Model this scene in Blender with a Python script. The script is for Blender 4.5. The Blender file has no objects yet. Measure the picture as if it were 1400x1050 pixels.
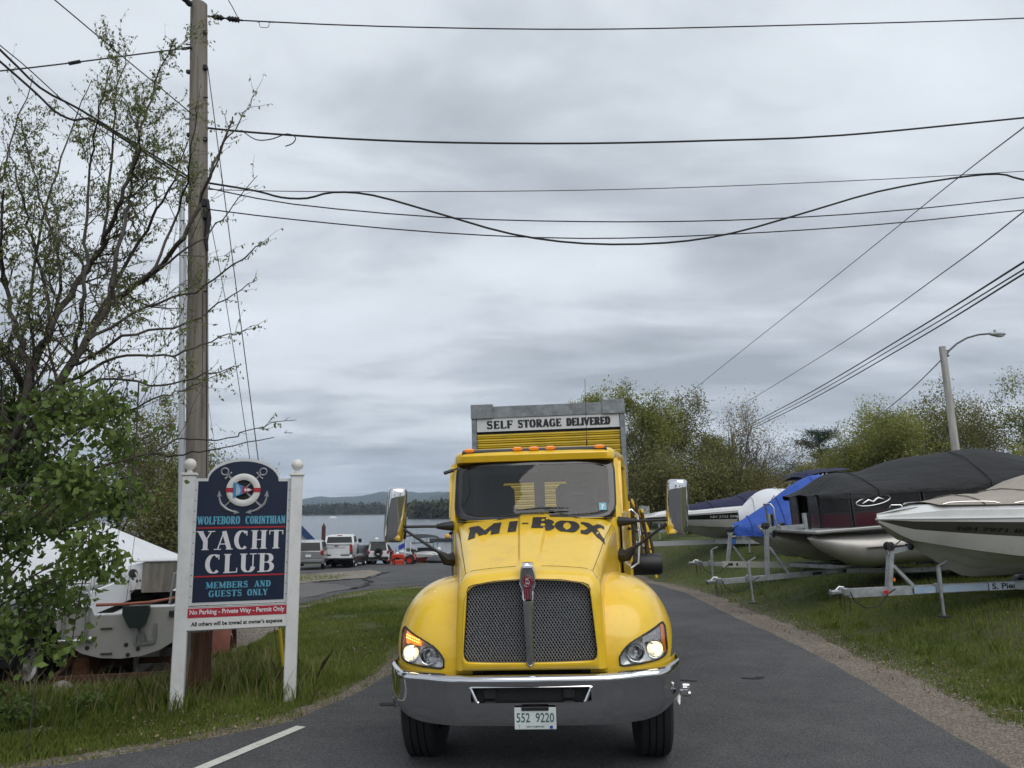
import bpy, bmesh, math, random
import numpy as np
from mathutils import Vector, Matrix
from mathutils import geometry as mgeo
random.seed(7); np.random.seed(7)
SC = bpy.context.scene
COL = SC.collection
R = math.radians
# ------------------------------------------------------------------ camera
PITCH, ROLL, CAMH, FPX = R(9.28), R(-0.6), 2.05, 1052.0
cam_data = bpy.data.cameras.new('camera'); cam = bpy.data.objects.new('camera', cam_data); COL.objects.link(cam)
cam_data.sensor_width = 36; cam_data.lens = 36*FPX/1400; cam_data.clip_start = .05; cam_data.clip_end = 20000
CM = Matrix.Translation((0, 0, CAMH)) @ Matrix.Rotation(R(90)+PITCH, 4, 'X') @ Matrix.Rotation(ROLL, 4, 'Z')
cam.matrix_world = CM
SC.camera = cam
SC.render.resolution_x, SC.render.resolution_y = 1024, 768
# ------------------------------------------------------------------ world
SUN_EL, SUN_AZ = R(52), R(150)      # azimuth measured clockwise from +Y
w = bpy.data.worlds.new('World'); SC.world = w; w.use_nodes = True
nt = w.node_tree; N = nt.nodes; Lk = nt.links; N.clear()
out = N.new('ShaderNodeOutputWorld'); bg = N.new('ShaderNodeBackground'); bg.inputs['Strength'].default_value = .118
sky = N.new('ShaderNodeTexSky'); sky.sky_type = 'NISHITA'; sky.sun_disc = False; sky.sun_elevation = SUN_EL; sky.sun_rotation = SUN_AZ
tc = N.new('ShaderNodeTexCoord'); sep = N.new('ShaderNodeSeparateXYZ'); Lk.new(tc.outputs['Generated'], sep.inputs[0])
def wmath(op, a, b=None, clamp=False):
    n = N.new('ShaderNodeMath'); n.operation = op; n.use_clamp = clamp
    for i, v in enumerate((a, b)):
        if v is None: continue
        if isinstance(v, (int, float)): n.inputs[i].default_value = v
        else: Lk.new(v, n.inputs[i])
    return n.outputs[0]
zz = wmath('ADD', wmath('MAXIMUM', sep.outputs[2], 0.0), .13)
comb = N.new('ShaderNodeCombineXYZ')
Lk.new(wmath('DIVIDE', sep.outputs[0], zz), comb.inputs[0]); Lk.new(wmath('DIVIDE', sep.outputs[1], zz), comb.inputs[1])
def wnoise(scale, detail, rough, off, dist=0.0, sx=1.0, sy=1.0):
    mp = N.new('ShaderNodeMapping'); mp.inputs['Location'].default_value = off; mp.inputs['Scale'].default_value = (sx, sy, 1)
    Lk.new(comb.outputs[0], mp.inputs[0])
    n = N.new('ShaderNodeTexNoise'); n.inputs['Scale'].default_value = scale; n.inputs['Detail'].default_value = detail
    n.inputs['Roughness'].default_value = rough; n.inputs['Distortion'].default_value = dist
    Lk.new(mp.outputs[0], n.inputs['Vector']); return n.outputs['Fac']
n1 = wnoise(.62, 5, .5, (3.1, 1.7, 0), .25, 1.0, 1.25); n2 = wnoise(1.7, 6, .55, (7.3, 2.2, 4), .35, .8, 1.35)
nm = wmath('ADD', wmath('MULTIPLY', n1, .62), wmath('MULTIPLY', n2, .38))
ramp = N.new('ShaderNodeValToRGB'); cr = ramp.color_ramp
cr.elements[0].position = .36; cr.elements[0].color = (3.1, 3.4, 3.75, 1)
cr.elements[1].position = .66; cr.elements[1].color = (6.8, 7.25, 7.75, 1)
e = cr.elements.new(.47); e.color = (4.45, 4.8, 5.25, 1)
e = cr.elements.new(.54); e.color = (5.8, 6.2, 6.65, 1)
Lk.new(nm, ramp.inputs[0])
mix = N.new('ShaderNodeMix'); mix.data_type = 'RGBA'; mix.inputs[0].default_value = .96
Lk.new(sky.outputs[0], mix.inputs[6]); Lk.new(ramp.outputs[0], mix.inputs[7])
Lk.new(mix.outputs[2], bg.inputs[0]); Lk.new(bg.outputs[0], out.inputs[0])
# ------------------------------------------------------------------ sun behind the cloud layer
sd = bpy.data.lights.new('sun', 'SUN'); sd.energy = 1.5; sd.angle = R(60); sd.color = (1, .97, .92)
sun = bpy.data.objects.new('sun', sd); COL.objects.link(sun)
sdir = Vector((math.sin(SUN_AZ)*math.cos(SUN_EL), math.cos(SUN_AZ)*math.cos(SUN_EL), math.sin(SUN_EL)))
sun.rotation_euler = (-sdir).to_track_quat('-Z', 'Y').to_euler(); sun.location = sdir*60
vs = SC.view_settings; vs.view_transform = 'Standard'; vs.look = 'None'; vs.exposure = 0.16; vs.gamma = 1; vs.use_curve_mapping = False
SC.render.engine = 'CYCLES'
SC.cycles.max_bounces = 6; SC.cycles.diffuse_bounces = 2; SC.cycles.glossy_bounces = 3; SC.cycles.transparent_max_bounces = 12
SC.cycles.transmission_bounces = 4; SC.cycles.volume_bounces = 0
SC.cycles.caustics_reflective = False; SC.cycles.caustics_refractive = False

# ------------------------------------------------------------------ helpers
def at(x, y, D):
    """point seen at photo pixel (x, y), D metres ahead of the camera"""
    d = CM.to_3x3() @ Vector((x-700, 525-y, -FPX)); return Vector((0, 0, CAMH)) + d*(D/d.y)
def sstep(a, b, v):
    t = np.clip((np.asarray(v, float)-a)/(b-a), 0, 1); return t*t*(3-2*t)
def hnoise(x, y, s=1.0, seed=0.0):
    x = np.asarray(x, float)/s; y = np.asarray(y, float)/s
    return (np.sin(x*1.3+y*.7+seed)+np.sin(x*-.6+y*1.7+seed*2.1)+np.sin(x*2.3-y*1.1+seed*.7)*.5+np.sin(x*.9+y*3.1+seed*1.3)*.4)/2.9
def terrain(x, y):
    x = np.asarray(x, float); y = np.asarray(y, float)
    base = -1.2*np.clip((y-13)/36, 0, 1)**1.15
    # hollow on the left where the boats stand
    base = base - .25*sstep(3.7, 5.0, -x)*sstep(8.6, 10.6, y)*(1-sstep(16, 24, y))
    top = np.interp(y, [-60, 3, 10, 18, 30, 45, 70, 120, 400, 900], [.3, .3, .55, .6, .85, 1.2, 2.2, 4.0, 9, 12])
    xr = 4.8-.3*np.clip(y-26, 0, 200); xr = np.where(y > 48, -1.8+.2*(y-48), xr)
    wdt = np.interp(y, [0, 20, 46, 100], [4.0, 3.8, 4.0, 30])
    t = sstep(0, 1, (x-xr)/wdt)
    z = base*(1-t)+top*t
    # shore drop to the lake bed
    lw = sstep(49.5, 62, y)*(1-t)
    lw = lw*(1-sstep(0, 1, (-x-.62*y)/(5+.1*y)))
    z = z*(1-lw)+(-4.2)*lw
    z = np.where(y > 985, np.maximum(z, -4.2+np.clip((y-985)/60, 0, 1)*7), z)
    # wooded point in the lake
    px_ = (x-60)/125; py_ = (y-470)/48
    z = np.maximum(z, -4.2+np.clip((1.15-(px_**2+py_**2))*6, 0, 4.5)*(y > 300))
    # land on the left
    z = z + .6*sstep(14, 40, -x)*sstep(14, 40, y)*(1-lw)
    near = (1-sstep(60, 90, y))
    z = z + .03*hnoise(x, y, 1.6, 3)*near*np.where((x > 5.2) | ((x < -3.0)), 1, .0)*sstep(0, 1, np.maximum(x-5.2, -3-x))
    return z
def tz(x, y): return float(terrain(x, y))

def setp(o, label=None, cat=None, group=None, kind=None):
    if label: o['label'] = label
    if cat: o['category'] = cat
    if group: o['group'] = group
    if kind: o['kind'] = kind
    return o
def thing(name, label, cat, loc=(0, 0, 0), rz=0.0, group=None):
    o = bpy.data.objects.new(name, None); COL.objects.link(o); o.empty_display_size = .2
    o.location = loc; o.rotation_euler = (0, 0, rz)
    return setp(o, label, cat, group)
class MB:
    def __init__(s): s.v = []; s.f = []; s.m = []; s.cm = 0
    def add(s, vs_, fs):
        o = len(s.v); s.v.extend([tuple(p) for p in vs_]); s.f.extend([tuple(i+o for i in f) for f in fs]); s.m.extend([s.cm]*len(fs)); return s
    def box(s, c, d, rz=0.0, rx=0.0, ry=0.0, M=None, bev=0.0):
        x, y, z = d[0]/2, d[1]/2, d[2]/2
        if bev > 0:
            b = min(bev, x*.9, y*.9, z*.9); P = []
            for sz in (-1, 1):
                for ins, zz_ in ((b, sz*z), (0, sz*(z-b))) if sz > 0 else ((b, sz*z), (0, sz*(z-b))):
                    pass
            rings = [(b, -z), (0, -z+b), (0, z-b), (b, z)]
            for ins, zz_ in rings:
                X, Y = x-ins, y-ins; c_ = b
                P += [(-X+c_, -Y, zz_), (X-c_, -Y, zz_), (X, -Y+c_, zz_), (X, Y-c_, zz_), (X-c_, Y, zz_), (-X+c_, Y, zz_), (-X, Y-c_, zz_), (-X, -Y+c_, zz_)]
            F = [tuple(range(7, -1, -1)), tuple(range(24, 32))]
            for k in range(3):
                for i in range(8): a = k*8+i; bb = k*8+(i+1) % 8; F.append((a, bb, bb+8, a+8))
        else:
            P = [(-x, -y, -z), (x, -y, -z), (x, y, -z), (-x, y, -z), (-x, -y, z), (x, -y, z), (x, y, z), (-x, y, z)]
            F = [(0, 3, 2, 1), (4, 5, 6, 7), (0, 1, 5, 4), (1, 2, 6, 5), (2, 3, 7, 6), (3, 0, 4, 7)]
        T = Matrix.Translation(c) @ Matrix.Rotation(rz, 4, 'Z') @ Matrix.Rotation(ry, 4, 'Y') @ Matrix.Rotation(rx, 4, 'X')
        if M is not None: T = M @ T
        return s.add([T @ Vector(p) for p in P], F)
    def beam(s, a, b, wd, ht, up=(0, 0, 1)):
        a = Vector(a); b = Vector(b); d = (b-a).normalized(); u = Vector(up)
        if abs(d.dot(u)) > .98: u = Vector((0, 1, 0))
        sd_ = d.cross(u).normalized(); u = sd_.cross(d)
        P = []
        for p in (a, b):
            for i, j in ((-1, -1), (1, -1), (1, 1), (-1, 1)): P.append(p+sd_*i*wd/2+u*j*ht/2)
        return s.add(P, [(3, 2, 1, 0), (4, 5, 6, 7), (0, 1, 5, 4), (1, 2, 6, 5), (2, 3, 7, 6), (3, 0, 4, 7)])
    def tube(s, pts, r, n=8, cap=True):
        pts = [Vector(p) for p in pts]; m = len(pts)
        rs = r if isinstance(r, (list, tuple, np.ndarray)) else [r]*m
        V = []; F = []; prev = None
        for i, p in enumerate(pts):
            d = (pts[min(i+1, m-1)]-pts[max(i-1, 0)])
            d = d.normalized() if d.length > 1e-9 else Vector((0, 0, 1))
            if prev is None:
                u = Vector((0, 0, 1)) if abs(d.z) < .9 else Vector((1, 0, 0))
                a = d.cross(u).normalized()
            else:
                a = (prev-d*prev.dot(d)); a = a.normalized() if a.length > 1e-6 else d.cross(Vector((0, 0, 1))).normalized()
            prev = a; b = d.cross(a)
            for k in range(n):
                t = 2*math.pi*k/n; V.append(p+(a*math.cos(t)+b*math.sin(t))*rs[i])
        for i in range(m-1):
            for k in range(n):
                F.append((i*n+k, i*n+(k+1) % n, (i+1)*n+(k+1) % n, (i+1)*n+k))
        if cap: F.append(tuple(range(n-1, -1, -1))); F.append(tuple(range((m-1)*n, m*n)))
        return s.add(V, F)
    def lathe(s, prof, c=(0, 0, 0), axis='Z', n=24, M=None):
        V = []; F = []
        for r, h in prof:
            for k in range(n):
                t = 2*math.pi*k/n; p = (r*math.cos(t), r*math.sin(t), h)
                if axis == 'Y': p = (p[0], p[2], p[1])
                elif axis == 'X': p = (p[2], p[0], p[1])
                V.append(p)
        for i in range(len(prof)-1):
            for k in range(n):
                q = (i*n+k, i*n+(k+1) % n, (i+1)*n+(k+1) % n, (i+1)*n+k)
                F.append(q if axis != 'Y' else q[::-1])
        T = Matrix.Translation(c)
        if M is not None: T = M @ T
        return s.add([T @ Vector(p) for p in V], F)
    def sphere(s, c, r, n=16, sc=(1, 1, 1)):
        pr = [(max(1e-4, math.sin(math.pi*i/(n//2)))*1.0, -math.cos(math.pi*i/(n//2))) for i in range(n//2+1)]
        T = Matrix.Translation(c) @ Matrix.Diagonal((r*sc[0], r*sc[1], r*sc[2], 1))
        return s.lathe(pr, n=n, M=T)
    def grid(s, P, flip=False, cu=False, cv=False, keep=None):
        m = len(P); n = len(P[0]); V = [p for row in P for p in row]; F = []
        for i in range(m-1+(1 if cu else 0)):
            for j in range(n-1+(1 if cv else 0)):
                a, b, c, d = i*n+j, i*n+(j+1) % n, ((i+1) % m)*n+(j+1) % n, ((i+1) % m)*n+j
                if keep is not None and not keep(i, j): continue
                F.append((a, d, c, b) if flip else (a, b, c, d))
        return s.add(V, F)
    def prism(s, poly, y0, y1, axis='Y'):
        """extrude polygon of (a, b) along axis between y0 and y1"""
        n = len(poly)
        def pt(a, b, h): return {'Y': (a, h, b), 'X': (h, a, b), 'Z': (a, b, h)}[axis]
        V = [pt(a, b, y0) for a, b in poly]+[pt(a, b, y1) for a, b in poly]
        F = [tuple(range(n)), tuple(range(2*n-1, n-1, -1))]+[(i, i+n, (i+1) % n+n, (i+1) % n) for i in range(n)]
        return s.add(V, F)
    def build(s, name, mat_, parent=None, smooth=False, angle=40, subd=0, xf=None):
        me = bpy.data.meshes.new(name); me.from_pydata(s.v, [], s.f)
        mats = mat_ if isinstance(mat_, (list, tuple)) else [mat_]
        for q in mats: me.materials.append(q)
        if len(mats) > 1: me.polygons.foreach_set('material_index', s.m)
        me.update()
        bm = bmesh.new(); bm.from_mesh(me); bmesh.ops.remove_doubles(bm, verts=bm.verts, dist=1e-5)
        if smooth is not None: bmesh.ops.recalc_face_normals(bm, faces=bm.faces)
        bm.to_mesh(me); bm.free()
        o = bpy.data.objects.new(name, me); COL.objects.link(o)
        if parent is not None: o.parent = parent
        if smooth:
            me.shade_smooth()
            if angle < 180:
                me.set_sharp_from_angle(angle=R(angle))
        if subd:
            md = o.modifiers.new('s', 'SUBSURF'); md.levels = subd; md.render_levels = subd
        return o
def np_mesh(name, V, F, mat_, parent=None, smooth=False, attr=None):
    """V (n,3), F (m,k) arrays"""
    V = np.asarray(V, np.float32); F = np.asarray(F, np.int32); k = F.shape[1]
    me = bpy.data.meshes.new(name); me.vertices.add(len(V)); me.vertices.foreach_set('co', V.ravel())
    me.loops.add(F.size); me.loops.foreach_set('vertex_index', F.ravel())
    me.polygons.add(len(F)); me.polygons.foreach_set('loop_start', np.arange(0, F.size, k, dtype=np.int32))
    me.polygons.foreach_set('loop_total', np.full(len(F), k, dtype=np.int32))
    if smooth: me.polygons.foreach_set('use_smooth', np.ones(len(F), bool))
    me.update(calc_edges=True)
    if attr is not None:
        a = me.attributes.new('tint', 'FLOAT', 'POINT'); a.data.foreach_set('value', np.asarray(attr, np.float32))
    me.materials.append(mat_)
    o = bpy.data.objects.new(name, me); COL.objects.link(o)
    if parent is not None: o.parent = parent
    return o
def copy_tree(o, parent=None, **kw):
    c = o.copy(); COL.objects.link(c)
    if parent is not None: c.parent = parent
    for ch in list(o.children): copy_tree(ch, c)
    return c

# ------------------------------------------------------------------ materials
MATS = {}
def mat(name, col, rough=.6, metal=0.0, var=0.0, vscale=8.0, bump=0.0, bscale=40.0, coat=0.0, col2=None, emis=None, estr=0.0,
        stretch=(1, 1, 1), spec=None, dirt=None, dscale=3.0, damt=.5, tint=None, world=False, trans=0.0, rvar=0.0, bdist=.02):
    if name in MATS: return MATS[name]
    m = bpy.data.materials.new(name); m.use_nodes = True; t = m.node_tree; n = t.nodes; l = t.links
    b = n['Principled BSDF']; b.inputs['Roughness'].default_value = rough; b.inputs['Metallic'].default_value = metal
    b.inputs['Base Color'].default_value = (*col, 1)
    if coat: b.inputs['Coat Weight'].default_value = coat; b.inputs['Coat Roughness'].default_value = .06
    if spec is not None: b.inputs['Specular IOR Level'].default_value = spec
    if emis: b.inputs['Emission Color'].default_value = (*emis, 1); b.inputs['Emission Strength'].default_value = estr
    if trans: b.inputs['Transmission Weight'].default_value = trans
    tcn = n.new('ShaderNodeTexCoord'); mp = n.new('ShaderNodeMapping'); mp.inputs['Scale'].default_value = stretch
    if world:
        g = n.new('ShaderNodeNewGeometry'); l.new(g.outputs['Position'], mp.inputs[0])
    else: l.new(tcn.outputs['Object'], mp.inputs[0])
    def noise(sc, det=5, ro=.6):
        q = n.new('ShaderNodeTexNoise'); q.inputs['Scale'].default_value = sc; q.inputs['Detail'].default_value = det; q.inputs['Roughness'].default_value = ro
        l.new(mp.outputs[0], q.inputs['Vector']); return q.outputs['Fac']
    def mixc(fac, a, bcol, blend='MIX'):
        q = n.new('ShaderNodeMix'); q.data_type = 'RGBA'; q.blend_type = blend
        if isinstance(fac, float): q.inputs[0].default_value = fac
        else: l.new(fac, q.inputs[0])
        for i, v in ((6, a), (7, bcol)):
            if isinstance(v, tuple): q.inputs[i].default_value = (*v, 1)
            else: l.new(v, q.inputs[i])
        return q.outputs[2]
    def rng(src, a, bb, c=0.0, d=1.0):
        q = n.new('ShaderNodeMapRange'); q.inputs[1].default_value = a; q.inputs[2].default_value = bb; q.inputs[3].default_value = c; q.inputs[4].default_value = d
        l.new(src, q.inputs[0]); return q.outputs[0]
    cur = None
    if col2 is not None or var:
        c2 = col2 if col2 is not None else tuple(max(0, c*(1-var)) for c in col)
        c1 = col if col2 is not None else tuple(min(1, c*(1+var*.6)) for c in col)
        cur = mixc(rng(noise(vscale), .3, .7), c1, c2)
    if dirt is not None:
        cur = mixc(rng(noise(dscale, 8, .7), .5, .72, 0, damt), cur if cur is not None else tuple(col), dirt)
    if tint:
        a = n.new('ShaderNodeAttribute'); a.attribute_name = 'tint'
        cur = mixc(a.outputs['Fac'], cur if cur is not None else tuple(col), tint)
    if cur is not None: l.new(cur, b.inputs['Base Color'])
    if rvar: l.new(rng(noise(vscale*1.7), .3, .7, max(0, rough-rvar), min(1, rough+rvar)), b.inputs['Roughness'])
    if bump:
        q = n.new('ShaderNodeBump'); q.inputs['Strength'].default_value = bump; q.inputs['Distance'].default_value = bdist
        l.new(noise(bscale, 4), q.inputs['Height']); l.new(q.outputs[0], b.inputs['Normal'])
    MATS[name] = m; return m
def glass_mat(name, tint_=(.75, .8, .8), a=.12, rough=.02):
    """thin glass: see-through with a Fresnel reflection"""
    if name in MATS: return MATS[name]
    m = bpy.data.materials.new(name); m.use_nodes = True; t = m.node_tree; n = t.nodes; l = t.links; n.clear()
    o = n.new('ShaderNodeOutputMaterial'); mx = n.new('ShaderNodeMixShader'); tr = n.new('ShaderNodeBsdfTransparent'); gl = n.new('ShaderNodeBsdfGlossy')
    tr.inputs[0].default_value = (*tint_, 1); gl.inputs['Roughness'].default_value = rough
    fr = n.new('ShaderNodeMath'); fr.operation = 'POWER'; fr.inputs[1].default_value = 4.0; lw = n.new('ShaderNodeLayerWeight'); lw.inputs[0].default_value = .5; l.new(lw.outputs['Facing'], fr.inputs[0])
    ad = n.new('ShaderNodeMath'); ad.operation = 'ADD'; ad.inputs[1].default_value = a; ad.use_clamp = True
    l.new(fr.outputs[0], ad.inputs[0]); l.new(ad.outputs[0], mx.inputs[0]); l.new(tr.outputs[0], mx.inputs[1]); l.new(gl.outputs[0], mx.inputs[2]); l.new(mx.outputs[0], o.inputs[0])
    MATS[name] = m; return m
YEL = mat('yellow_paint', (.86, .55, .022), .34, coat=.65, var=.03, vscale=2, spec=.5, dirt=(.40, .27, .05), dscale=5, damt=.30)
BLK = mat('black_plastic', (.012, .012, .013), .45, bump=.05, bscale=200)
RUB = mat('tyre_rubber', (.016, .016, .017), .85, var=.3, vscale=12, dirt=(.06, .055, .05), damt=.4)
CHR = mat('chrome', (.72, .72, .73), .055, 1.0)
ALU = mat('brushed_aluminium', (.48, .49, .50), .35, 1.0, var=.15, vscale=6)
GALV = mat('galvanised_steel', (.40, .42, .44), .5, .55, var=.3, vscale=9, bump=.1, dirt=(.2, .19, .17), damt=.5)
WHT = mat('white_paint', (.72, .73, .74), .4, var=.06, vscale=3, dirt=(.45, .44, .40), damt=.35)
STEEL = mat('dark_steel', (.035, .035, .037), .5, .3, var=.3, dirt=(.09, .06, .04), damt=.6)
RED = mat('red_paint', (.42, .02, .02), .45)
AMB = mat('amber_lens', (.85, .20, .01), .15, coat=.8)
TEXBLK = mat('black_lettering', (.014, .014, .015), .5)
GLS = glass_mat('lamp_glass', (.95, .95, .95), .03)

# ------------------------------------------------------------------ lettering
def arc(cx, cy, rx, ry, a0, a1, n=12):
    return [(cx+rx*math.cos(R(a0+(a1-a0)*i/n)), cy+ry*math.sin(R(a0+(a1-a0)*i/n))) for i in range(n+1)]
# each glyph: advance width, strokes (points, 'T' thick / 'N' thin / 'C' contrast round), serifs (x, y, half length)
def glyph(ch, W=.62):
    t, th = .2, .2
    G = {
     'I': (.40, [([(.2, 0), (.2, 1)], 'T')], [(.2, 0), (.2, 1)]),
     'H': (.82, [([(.2, 0), (.2, 1)], 'T'), ([(.62, 0), (.62, 1)], 'T'), ([(.2, .5), (.62, .5)], 'N')], [(.2, 0), (.2, 1), (.62, 0), (.62, 1)]),
     'T': (.74, [([(.37, 0), (.37, 1)], 'T'), ([(.04, .96), (.70, .96)], 'N'), ([(.06, .97), (.06, .76)], 'N'), ([(.68, .97), (.68, .76)], 'N')], [(.37, 0)]),
     'L': (.68, [([(.2, 0), (.2, 1)], 'T'), ([(.2, .04), (.64, .04)], 'N'), ([(.62, .03), (.62, .26)], 'N')], [(.2, 0), (.2, 1)]),
     'E': (.70, [([(.2, 0), (.2, 1)], 'T'), ([(.2, .04), (.64, .04)], 'N'), ([(.2, .5), (.5, .5)], 'N'), ([(.2, .96), (.62, .96)], 'N'), ([(.62, .03), (.62, .24)], 'N'), ([(.6, .97), (.6, .78)], 'N'), ([(.5, .6), (.5, .4)], 'N')], [(.2, 0), (.2, 1)]),
     'F': (.66, [([(.2, 0), (.2, 1)], 'T'), ([(.2, .5), (.5, .5)], 'N'), ([(.2, .96), (.62, .96)], 'N'), ([(.6, .97), (.6, .76)], 'N'), ([(.5, .6), (.5, .4)], 'N')], [(.2, 0), (.2, 1)]),
     'U': (.80, [([(.2, 1), (.2, .3)]+arc(.41, .3, .21, .26, 180, 360, 10)[1:-1]+[(.62, .3)], 'C'), ([(.62, .3), (.62, 1)], 'M')], [(.2, 1), (.62, 1)]),
     'Y': (.80, [([(.14, 1), (.4, .45)], 'T'), ([(.66, 1), (.4, .45)], 'M'), ([(.4, .5), (.4, 0)], 'T')], [(.14, 1), (.66, 1), (.4, 0)]),
     'A': (.82, [([(.14, 0), (.41, .98)], 'M'), ([(.68, 0), (.41, .98)], 'T'), ([(.22, .3), (.6, .3)], 'N')], [(.14, 0), (.68, 0)]),
     'N': (.84, [([(.18, 0), (.18, 1)], 'M'), ([(.18, 1), (.66, 0)], 'T'), ([(.66, 0), (.66, 1)], 'M')], [(.18, 0), (.14, 1), (.66, 1)]),
     'M': (1.0, [([(.18, 0), (.18, 1)], 'M'), ([(.18, 1), (.5, .1)], 'T'), ([(.5, .1), (.82, 1)], 'M'), ([(.82, 1), (.82, 0)], 'T')], [(.18, 0), (.14, 1), (.84, 1), (.82, 0)]),
     'W': (1.1, [([(.12, 1), (.34, .02)], 'T'), ([(.34, .02), (.55, .9)], 'M'), ([(.55, .9), (.77, .02)], 'T'), ([(.77, .02), (.98, 1)], 'M')], [(.12, 1), (.55, 1), (.98, 1)]),
     'V': (.8, [([(.12, 1), (.4, .02)], 'T'), ([(.4, .02), (.68, 1)], 'M')], [(.12, 1), (.68, 1)]),
     'X': (.82, [([(.16, 1), (.66, 0)], 'T'), ([(.66, 1), (.16, 0)], 'M')], [(.16, 1), (.66, 1), (.16, 0), (.66, 0)]),
     'C': (.78, [(arc(.42, .5, .27, .47, 50, 310, 20), 'C'), ([(.63, .98), (.63, .72)], 'N'), ], []),
     'G': (.82, [(arc(.42, .5, .27, .47, 50, 325, 20), 'C'), ([(.63, .98), (.63, .72)], 'N'), ([(.64, .08), (.64, .42)], 'T')], [(.62, .45)]),
     'O': (.82, [(arc(.41, .5, .26, .47, 0, 360, 28), 'C')], []),
     'D': (.80, [([(.2, 0), (.2, 1)], 'T'), ([(.2, .96), (.36, .96)]+arc(.36, .5, .28, .46, 90, -90, 16)[1:-1]+[(.36, .04), (.2, .04)], 'C')], [(.16, 0), (.16, 1)]),
     'B': (.76, [([(.2, 0), (.2, 1)], 'T'), ([(.2, .96), (.4, .96)]+arc(.4, .74, .2, .22, 90, -90, 12)[1:-1]+[(.4, .52), (.2, .52)], 'C'), ([(.36, .52), (.42, .52)]+arc(.42, .28, .22, .24, 90, -90, 12)[1:-1]+[(.42, .04), (.2, .04)], 'C')], [(.16, 0), (.16, 1)]),
     'R': (.82, [([(.2, 0), (.2, 1)], 'T'), ([(.2, .96), (.4, .96)]+arc(.4, .73, .2, .23, 90, -90, 12)[1:-1]+[(.4, .5), (.2, .5)], 'C'), ([(.42, .5), (.66, .02)], 'T')], [(.18, 0), (.16, 1), (.7, 0)]),
     'S': (.70, [(arc(.35, .745, .21, .225, 35, 270, 14)+arc(.35, .285, .22, .245, 90, -145, 14)[1:], 'S'), ([(.55, .98), (.55, .74)], 'N'), ([(.13, .02), (.13, .26)], 'N')], []),
     '-': (.42, [([(.08, .45), (.34, .45)], 'T')], []),
     ' ': (.36, [], []),
    }
    return G[ch]
def stroke_text(mb, txt, mapf, height, x0=None, x1=None, thick=.17, thin=.06, serif=.13, sthick=.055, gap=.02, wide=1.0):
    """slab/serif lettering; mapf(u, v, lift) -> 3D point. u runs in metres, fitted between x0 and x1"""
    tot = sum(glyph(c)[0]+gap for c in txt)-gap
    sc = (x1-x0)/tot; cur = x0; lift = 0.0
    for ch in txt:
        adv, strokes, serifs = glyph(ch); k = 0
        for pts, kind in strokes:
            P = np.array(pts, float)
            if len(P) == 2:
                P = np.array([P[0]+(P[1]-P[0])*i/5 for i in range(6)])
            d = np.gradient(P, axis=0); d /= (np.linalg.norm(d, axis=1)[:, None]+1e-9)
            nrm = np.stack([-d[:, 1], d[:, 0]], 1)
            row = []
            for i in range(len(P)):
                if kind == 'T': wd = thick
                elif kind == 'N': wd = thin
                elif kind == 'M': wd = thin*1.25
                elif kind == 'C': wd = thin+(thick-thin)*abs(d[i, 1])**1.5
                else: wd = thin+(thick-thin)*(abs(d[i, 0])**1.2 if .3 < i/len(P) < .7 else .25+.5*abs(d[i, 1]))
                # half width in glyph units: x scaled by sc, y by height
                hw = wd/2*(height if kind != 'T' or True else 1)
                nx, ny = nrm[i]; 
                px = cur+P[i, 0]*sc; py = P[i, 1]*height
                vx, vy = nx*hw, ny*hw
                pa, pb = (px+vx, py+vy), (px-vx, py-vy)
                pa = (pa[0], min(max(pa[1], 0), height)); pb = (pb[0], min(max(pb[1], 0), height))
                row.append((pa, pb))
            lf = .0002*k; k += 1
            V = []; F = []
            for i, (pa, pb) in enumerate(row):
                V += [mapf(pa[0], pa[1], lf), mapf(pb[0], pb[1], lf)]
                if i: F.append((2*i-2, 2*i-1, 2*i+1, 2*i))
            mb.add(V, F)
        for sx, sy in serifs:
            hw = (serif+thick/2)*height*.62+serif*sc*.25; ht = sthick*height
            y0 = 0 if sy == 0 else (height-ht if sy == 1 else sy*height)
            xs = [cur+sx*sc-hw, cur+sx*sc, cur+sx*sc+hw]; lf = .0002*k; k += 1
            V = [mapf(x, y, lf) for x in xs for y in (y0, y0+ht)]
            mb.add(V, [(0, 2, 3, 1), (2, 4, 5, 3)])
        cur += (adv+gap)*sc
def font_text(name, txt, M, height, width, material, parent, bold=0.0, extr=.0008):
    """built-in font, fitted to width x height, plane XZ of matrix M"""
    cu = bpy.data.curves.new(name, 'FONT'); cu.body = txt; cu.size = 1; cu.offset = bold; cu.extrude = .0; cu.resolution_u = 3
    o = bpy.data.objects.new(name, cu); COL.objects.link(o)
    bpy.context.view_layer.update()
    me = bpy.data.meshes.new_from_object(o); bpy.data.objects.remove(o); bpy.data.curves.remove(cu)
    co = np.empty(len(me.vertices)*3, np.float32); me.vertices.foreach_get('co', co); co = co.reshape(-1, 3)
    mn, mx = co.min(0), co.max(0)
    co[:, 0] = (co[:, 0]-(mn[0]+mx[0])/2)*width/(mx[0]-mn[0]); co[:, 1] = (co[:, 1]-mn[1])*height/(mx[1]-mn[1])
    q = np.stack([co[:, 0], np.zeros(len(co))-extr, co[:, 1]], 1)
    Mn = np.array(M); q = q@Mn[:3, :3].T+Mn[:3, 3]
    me.vertices.foreach_set('co', q.astype(np.float32).ravel()); me.update(); me.materials.clear(); me.materials.append(material)
    ob = bpy.data.objects.new(name, me); COL.objects.link(ob)
    if parent: ob.parent = parent
    return ob
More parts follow.
